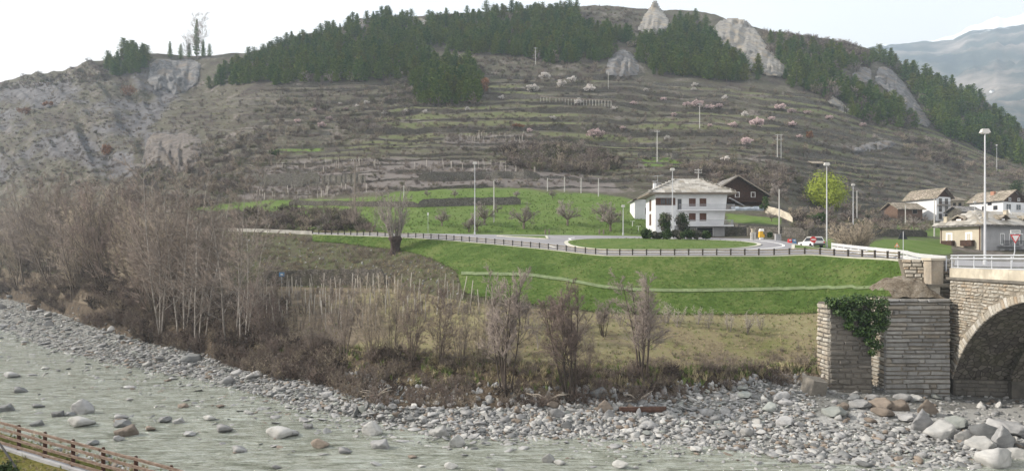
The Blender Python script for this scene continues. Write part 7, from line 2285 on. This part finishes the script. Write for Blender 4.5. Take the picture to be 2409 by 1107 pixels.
def surf(u, v):
    """point of the shore or the water surface seen at (u, v)"""
    Yw = 17400.0 / (v - 603) if v > 640 else 999
    c = int(round(float(_col(u))))
    if Yw <= SY[c]: return Vector((px(u, Yw), Yw, 0.0))
    return hit(u, v, 0)
def boulder(u, v, w, tone, k, label, sink=0.22, rz=0.0, tilt=(0, 0), group=None, hs=1.0, name='boulder'):
    p = surf(u, v); s = w * p.y / FPX * 1.12
    me = BOULD[tone][k]
    o = link(name, me, None, p + Vector((0, 0, s * 0.16 * hs)), rz)
    o.rotation_euler = (tilt[0], tilt[1], rz); o.scale = (s, s, s * hs)
    return tag(o, label, 'boulder', group)
HAND = [(45, 921, 32, 'dark', 3, 'flat dark boulder alone in the river near the western edge'), (140, 978, 28, 'dark', 0, 'dark round boulder at the near end of the midstream pile'), (192, 972, 46, 'grey', 2, 'largest grey boulder of the midstream pile near the fence'), (162, 977, 24, 'dark', 1, 'small dark boulder wedged inside the midstream pile'), (186, 998, 52, 'pale', 3, 'flat pale boulder in front of the midstream pile'), (282, 986, 34, 'grey', 3, 'low grey-blue slab east of the midstream pile'),
 (302, 1021, 46, 'brown', 0, 'peaked brown boulder in the river beyond the timber fence'), (280, 1034, 22, 'grey', 4, 'small rounded stone touching the peaked brown boulder'), (284, 1002, 36, 'dark', 1, 'thin dark slab behind the peaked brown boulder'), (385, 991, 30, 'dark', 1, 'dark tilted slab in the middle of the river'), (422, 993, 24, 'grey', 0, 'pointed grey boulder beside the dark tilted slab'), (352, 1010, 24, 'brown', 3, 'low brown stone south of the dark tilted slab'),
 (655, 1024, 62, 'pale', 3, 'long pale boulder with a brown back in midstream'), (688, 1022, 30, 'grey', 3, 'low grey stone at the end of the long pale boulder'), (755, 1050, 40, 'brown', 4, 'rounded brown boulder in midstream'), (808, 1063, 34, 'grey', 3, 'flat grey boulder downstream of the rounded brown one'), (874, 1022, 44, 'pale', 2, 'blocky pale boulder close to the gravel edge'), (898, 1052, 42, 'grey', 0, 'large light grey boulder in front of the blocky pale one'), (728, 1006, 22, 'grey', 0, 'small dark stone behind the rounded brown boulder'), (524, 1012, 40, 'grey', 3, 'flat grey boulder in the western midstream'), (490, 986, 26, 'pale', 3, 'pale flat stone in the western midstream'), (430, 958, 22, 'brown', 1, 'small brown boulder near the western gravel edge'),
 (560, 1060, 34, 'grey', 3, 'flat stone by the fence end'), (25, 886, 32, 'grey', 3, 'grey flat boulder at the western edge by the rapids'), (15, 965, 34, 'dark', 0, 'dark boulder at the near shore behind the fence'), (90, 1000, 26, 'dark', 0, 'dark boulder at the near shore below the fence posts'), (215, 1045, 26, 'dark', 1, 'dark slab on the near shore under the fence'), (245, 1082, 32, 'grey', 2, 'grey boulder on the near shore before the last fence posts'),
 (1075, 1049, 40, 'pale', 2, 'white-grey boulder standing in the shallows below the westernmost poplars'), (1035, 1022, 42, 'pale', 0, 'pale pointed boulder at the water edge below the westernmost poplars'), (1062, 1100, 30, 'pale', 4, 'smooth white boulder in the near water'), (1196, 1043, 20, 'pale', 4, 'small white boulder in the shallows'), (1290, 1087, 30, 'pale', 2, 'pale boulder in the near water, western one of a pair'), (1314, 1090, 26, 'pale', 3, 'flat pale boulder in the near water, eastern one of a pair'), (1460, 1097, 34, 'pale', 4, 'rounded white boulder at the picture foot in the near water'), (1312, 978, 36, 'grey', 4, 'upright grey boulder on the shore below the middle poplars'), (1334, 1008, 26, 'dark', 2, 'dark blocky boulder at the water edge below the middle poplars'), (1424, 968, 38, 'brown', 2, 'tall brown-grey boulder among the roots east of the middle poplars'),
 (1482, 1018, 26, 'pale', 0, 'pale boulder on the cobble edge below the easternmost poplars'), (1640, 1060, 28, 'pale', 1, 'pale boulder in the shallows off the cobble point'), (1412, 930, 40, 'dark', 0, 'big dark boulder half buried in the bank'), (1755, 935, 36, 'greenish', 1, 'slanted grey slab at the top of the cobble fan'), (1812, 965, 40, 'greenish', 0, 'large leaning grey-green slab on the cobble fan'), (1662, 975, 34, 'grey', 4, 'rounded grey boulder in the middle of the cobble fan'), (1850, 998, 44, 'grey', 1, 'brown-grey slab on the lower cobble fan'), (1872, 1048, 32, 'pale', 4, 'bright white boulder at the tip of the cobble fan'),
 (1962, 978, 50, 'greenish', 1, 'flat grey-green boulder before the ivy-topped wall'), (1985, 960, 30, 'brown', 0, 'brown boulder at the corner of the ivy-topped wall'), (2025, 958, 46, 'grey', 1, 'striped grey boulder in the pile below the ivy-topped wall'), (2010, 942, 34, 'dark', 0, 'dark boulder high in the pile below the ivy-topped wall'), (2075, 960, 54, 'brown', 1, 'broad red-brown boulder in the pile before the pier'), (2070, 976, 48, 'brown', 3, 'low red-brown slab under the broad one before the pier'), (2115, 962, 48, 'brown', 0, 'steep brown boulder before the pier'), (2182, 975, 50, 'brown', 2, 'big angular brown boulder at the pier corner'), (2050, 938, 30, 'grey', 3, 'flat grey stone resting against the pier foot'), (2118, 940, 40, 'grey', 3, 'long flat grey stone against the pier foot'), (2155, 942, 34, 'pale', 1, 'pale slab leaning at the pier foot'),
 (2135, 990, 44, 'grey', 1, 'grey slanted slab south of the brown boulders'), (2170, 1010, 66, 'grey', 2, 'massive grey boulder before the pier corner'), (2215, 1025, 74, 'pale', 0, 'light grey pyramid-shaped boulder by the shore'), (2250, 1005, 60, 'greenish', 1, 'smooth grey-green slab beside the pyramid-shaped boulder'), (2318, 1028, 66, 'dark', 4, 'dark rounded boulder before the bridge arch'), (2375, 1022, 84, 'grey', 1, 'huge smooth grey slab before the bridge arch'), (2268, 1040, 44, 'pale', 2, 'blocky pale boulder at the water edge'), (2310, 1055, 62, 'pale', 1, 'pale slab between the white and the dark rounded boulders'), (2360, 1050, 70, 'grey', 2, 'angular grey boulder behind the biggest white one'), (2338, 1090, 84, 'pale', 4, 'biggest white boulder standing in the near water'), (2398, 1075, 50, 'pale', 4, 'rounded pale boulder at the eastern picture edge'), (1410, 965, 22, 'brown', 0, 'small brown boulder beside the tall brown-grey one')]
rr = random.Random(61)
for u, v, w, tone, k, lab in HAND:
    boulder(u, v, w, tone, k, lab, rz=rr.uniform(-0.5, 0.5), tilt=(rr.uniform(-.12, .12), rr.uniform(-.2, .2)))
def shore_where(u):
    return ('at the far river bend' if u < 180 else 'below the tall pale trees' if u < 520 else 'below the vineyard bank' if u < 820 else 'below the dark-limbed tree' if u < 1110 else 'below the poplar clumps' if u < 1560 else 'on the cobble fan' if u < 1930 else 'before the bridge pier')
SV = lambda u: float(np.interp(u, sv[:, 0], sv[:, 1]))
n_b = 0
while n_b < 165:                                  # stones on the gravel
    u = rr.uniform(0, 2400); s = rr.random()
    c = int(_col(u)); Y = SY[c] + (KC[0][c] - SY[c]) * s
    v = V0 + (CZ - ground(u, Y)) * FPX / Y
    w = rr.lognormvariate(2.9, 0.36) * (0.8 if u < 300 else 1.0)
    tone = rr.choice(('pale', 'pale', 'grey', 'grey', 'grey', 'greenish', 'dark', 'brown') if u > 1100 else ('grey', 'grey', 'grey', 'greenish', 'dark', 'dark', 'brown', 'pale'))
    sz = 'small' if w < 14 else 'mid-sized' if w < 20 else 'large'
    where = shore_where(u)
    boulder(u, v, w, tone, rr.randrange(5), f'{sz} {tone} stone on the gravel shore {where}', rz=rr.uniform(0, 6), tilt=(rr.uniform(-.3, .3), rr.uniform(-.3, .3)), group=f'{sz} {tone} stones on the gravel shore {where}', name='shore_stone')
    n_b += 1
n_b = 0
while n_b < 75:                                   # stones breaking the water
    u = rr.uniform(0, 2300); v = SV(u) + rr.expovariate(1 / 45.0) + 3
    if v > 1105 or (u < 420 and v > 985 + u * 0.29): continue
    if u > 1000 and rr.random() < 0.35: continue
    w = rr.lognormvariate(2.7, 0.4)
    tone = rr.choice(('grey', 'grey', 'dark', 'pale', 'brown'))
    sz = 'small' if w < 14 else 'mid-sized' if w < 22 else 'large'
    where = shore_where(u).replace('below', 'off').replace('before', 'off').replace('on the', 'off the')
    boulder(u, v, w, tone, rr.choice((1, 3, 3, 4)), f'{sz} {tone} stone breaking the water {where}', rz=rr.uniform(-.4, .4), tilt=(rr.uniform(-.1, .1), rr.uniform(-.15, .15)), group=f'{sz} {tone} stones in the water {where}', hs=0.7, name='river_stone')
    n_b += 1
# the countless cobbles between them
cp, cs = [], []
rc = np.random.default_rng(8)
for k in range(21000):
    u = rc.uniform(-40, 2450); c = int(_col(u))
    s = rc.beta(1.0, 1.15) * 1.12 - 0.06
    Y = SY[c] + (KC[0][c] - SY[c]) * s
    if s < 0: Y = SY[c] * (1 + s * 0.35)
    if (sand[:, c].max() > 0.5) and rc.random() < 0.75 and 0.42 < s < 0.9: continue
    z = max(ground(u, Y), -0.05)
    d = min(rc.lognormal(-1.55, 0.45), 0.75) * (1.15 if Y > 60 else 1.0) * (1.15 if Y > 90 else 1.0)
    cp.append((px(u, Y), Y, z + d * 0.12)); cs.append((d * rc.uniform(0.8, 1.3), d, d * rc.uniform(0.7, 1.1)))
for k in range(2300):                              # shallow water stones along the edge and across the western rapids
    u = rc.uniform(-40, 2300); v = SV(u) + rc.exponential(14 if u > 700 else 34) + 1
    if v > 1120: continue
    Y = 17400.0 / (v - 603)
    d = min(rc.lognormal(-1.5, 0.45), 0.7)
    cp.append((px(u, Y), Y, -0.02 + d * 0.03)); cs.append((d * 1.3, d, d * 0.55))
for k in range(520):                               # shallows before the bridge
    u, v = rc.uniform(1830, 2330), rc.uniform(1035, 1092)
    Y = 17400.0 / (v - 603); d = min(rc.lognormal(-1.35, 0.4), 0.6)
    cp.append((px(u, Y), Y, max(0.0, ground(u, Y)) + d * 0.12)); cs.append((d * 1.2, d, d * 0.8))
for k in range(700):                               # near shore under the fence
    p = fpt(rc.uniform(-1.5, 2.2), rc.uniform(2.0, 5.2), 0); w_ = (p - F0).dot(FN)
    d = min(rc.lognormal(-1.2, 0.45), 0.9)
    zz = float(np.interp(w_, [a for a, b in prof], [b for a, b in prof]))
    cp.append((p.x, p.y, max(zz, -0.1) + d * 0.15)); cs.append((d * 1.2, d, d * 0.75))
dk = [p_[0] < px(1050 + 200 * math.sin(i_ * 1.7), p_[1]) for i_, p_ in enumerate(cp)]
scatter('river_cobble_gravel', [p_ for p_, d_ in zip(cp, dk) if not d_], [p_ for p_, d_ in zip(cs, dk) if not d_], COB, 'flat')
scatter('dark_cobble_gravel', [p_ for p_, d_ in zip(cp, dk) if d_], [tuple(q_ * 1.15 for q_ in p_) for p_, d_ in zip(cs, dk) if d_], COBD, 'flat')
# scattered small stones on the earth slope and bank
sp, ss = [], []
for k in range(420):
    u = rc.uniform(520, 1090); Y0, Y1 = fY(u), gY(u); Y = Y0 + (Y1 - Y0) * rc.uniform(0, 0.85)
    p = on_ground(u, Y)
    if u > 735 and V0 - (p.z - CZ) * FPX / Y < np.interp(u, low[:, 0], low[:, 1]) + 4: continue
    sp.append(p); ss.append(rc.uniform(0.12, 0.42))
for k in range(900):
    u = rc.uniform(700, 1920); p = bankpt(u, rc.uniform(-0.05, 0.5)); sp.append(p); ss.append(rc.uniform(0.15, 0.6))
scatter('slope_rubble', sp, ss, COB, True)
# driftwood and an old beam
M_DRIFT = bark_mat('driftwood', (0.36, 0.32, 0.27), 0.1)
for u, v, L, lab, rz in ((885, 935, 2.6, 'bleached root tangle of driftwood below the dark-limbed tree', 0.3), (1290, 945, 3.0, 'bleached driftwood branch below the middle poplars', -0.2), (1500, 945, 2.6, 'pale curved driftwood branch below the easternmost poplars', 0.5)):
    p = hit(u, v, 0)
    m = MB(); q = random.Random(int(u))
    for k in range(7):
        a = q.uniform(-0.6, 0.6) + (math.pi if k % 2 else 0)
        e = Vector((math.cos(a), math.sin(a) * 0.5, q.uniform(0.0, 0.55))) * L * q.uniform(0.35, 0.65)
        m.tube([(0, 0, 0.1), e * 0.5 + Vector((0, 0, q.uniform(0, .3))), e], [0.09, 0.06, 0.02], 5)
    o = m.build('driftwood', M_DRIFT, None, True, p, rz); tag(o, lab, 'driftwood')
p = surf(1512, 972)
o = MB().box((0, 0, 0.12), (3.4, 0.26, 0.22)).box((0, 0, 0.0), (3.4, 0.12, 0.3)).build('rusty_beam', var_mat('rusty_iron', (0.11, 0.065, 0.05), 0.4, 3.0), None, False, p + Vector((0, 0, 0.25)), 0.05)
tag(o, 'rusty brown beam lying on the cobbles below the easternmost poplars', 'beam')
# roots and twigs hanging over the undercut bank, boulders at its foot share the gravel
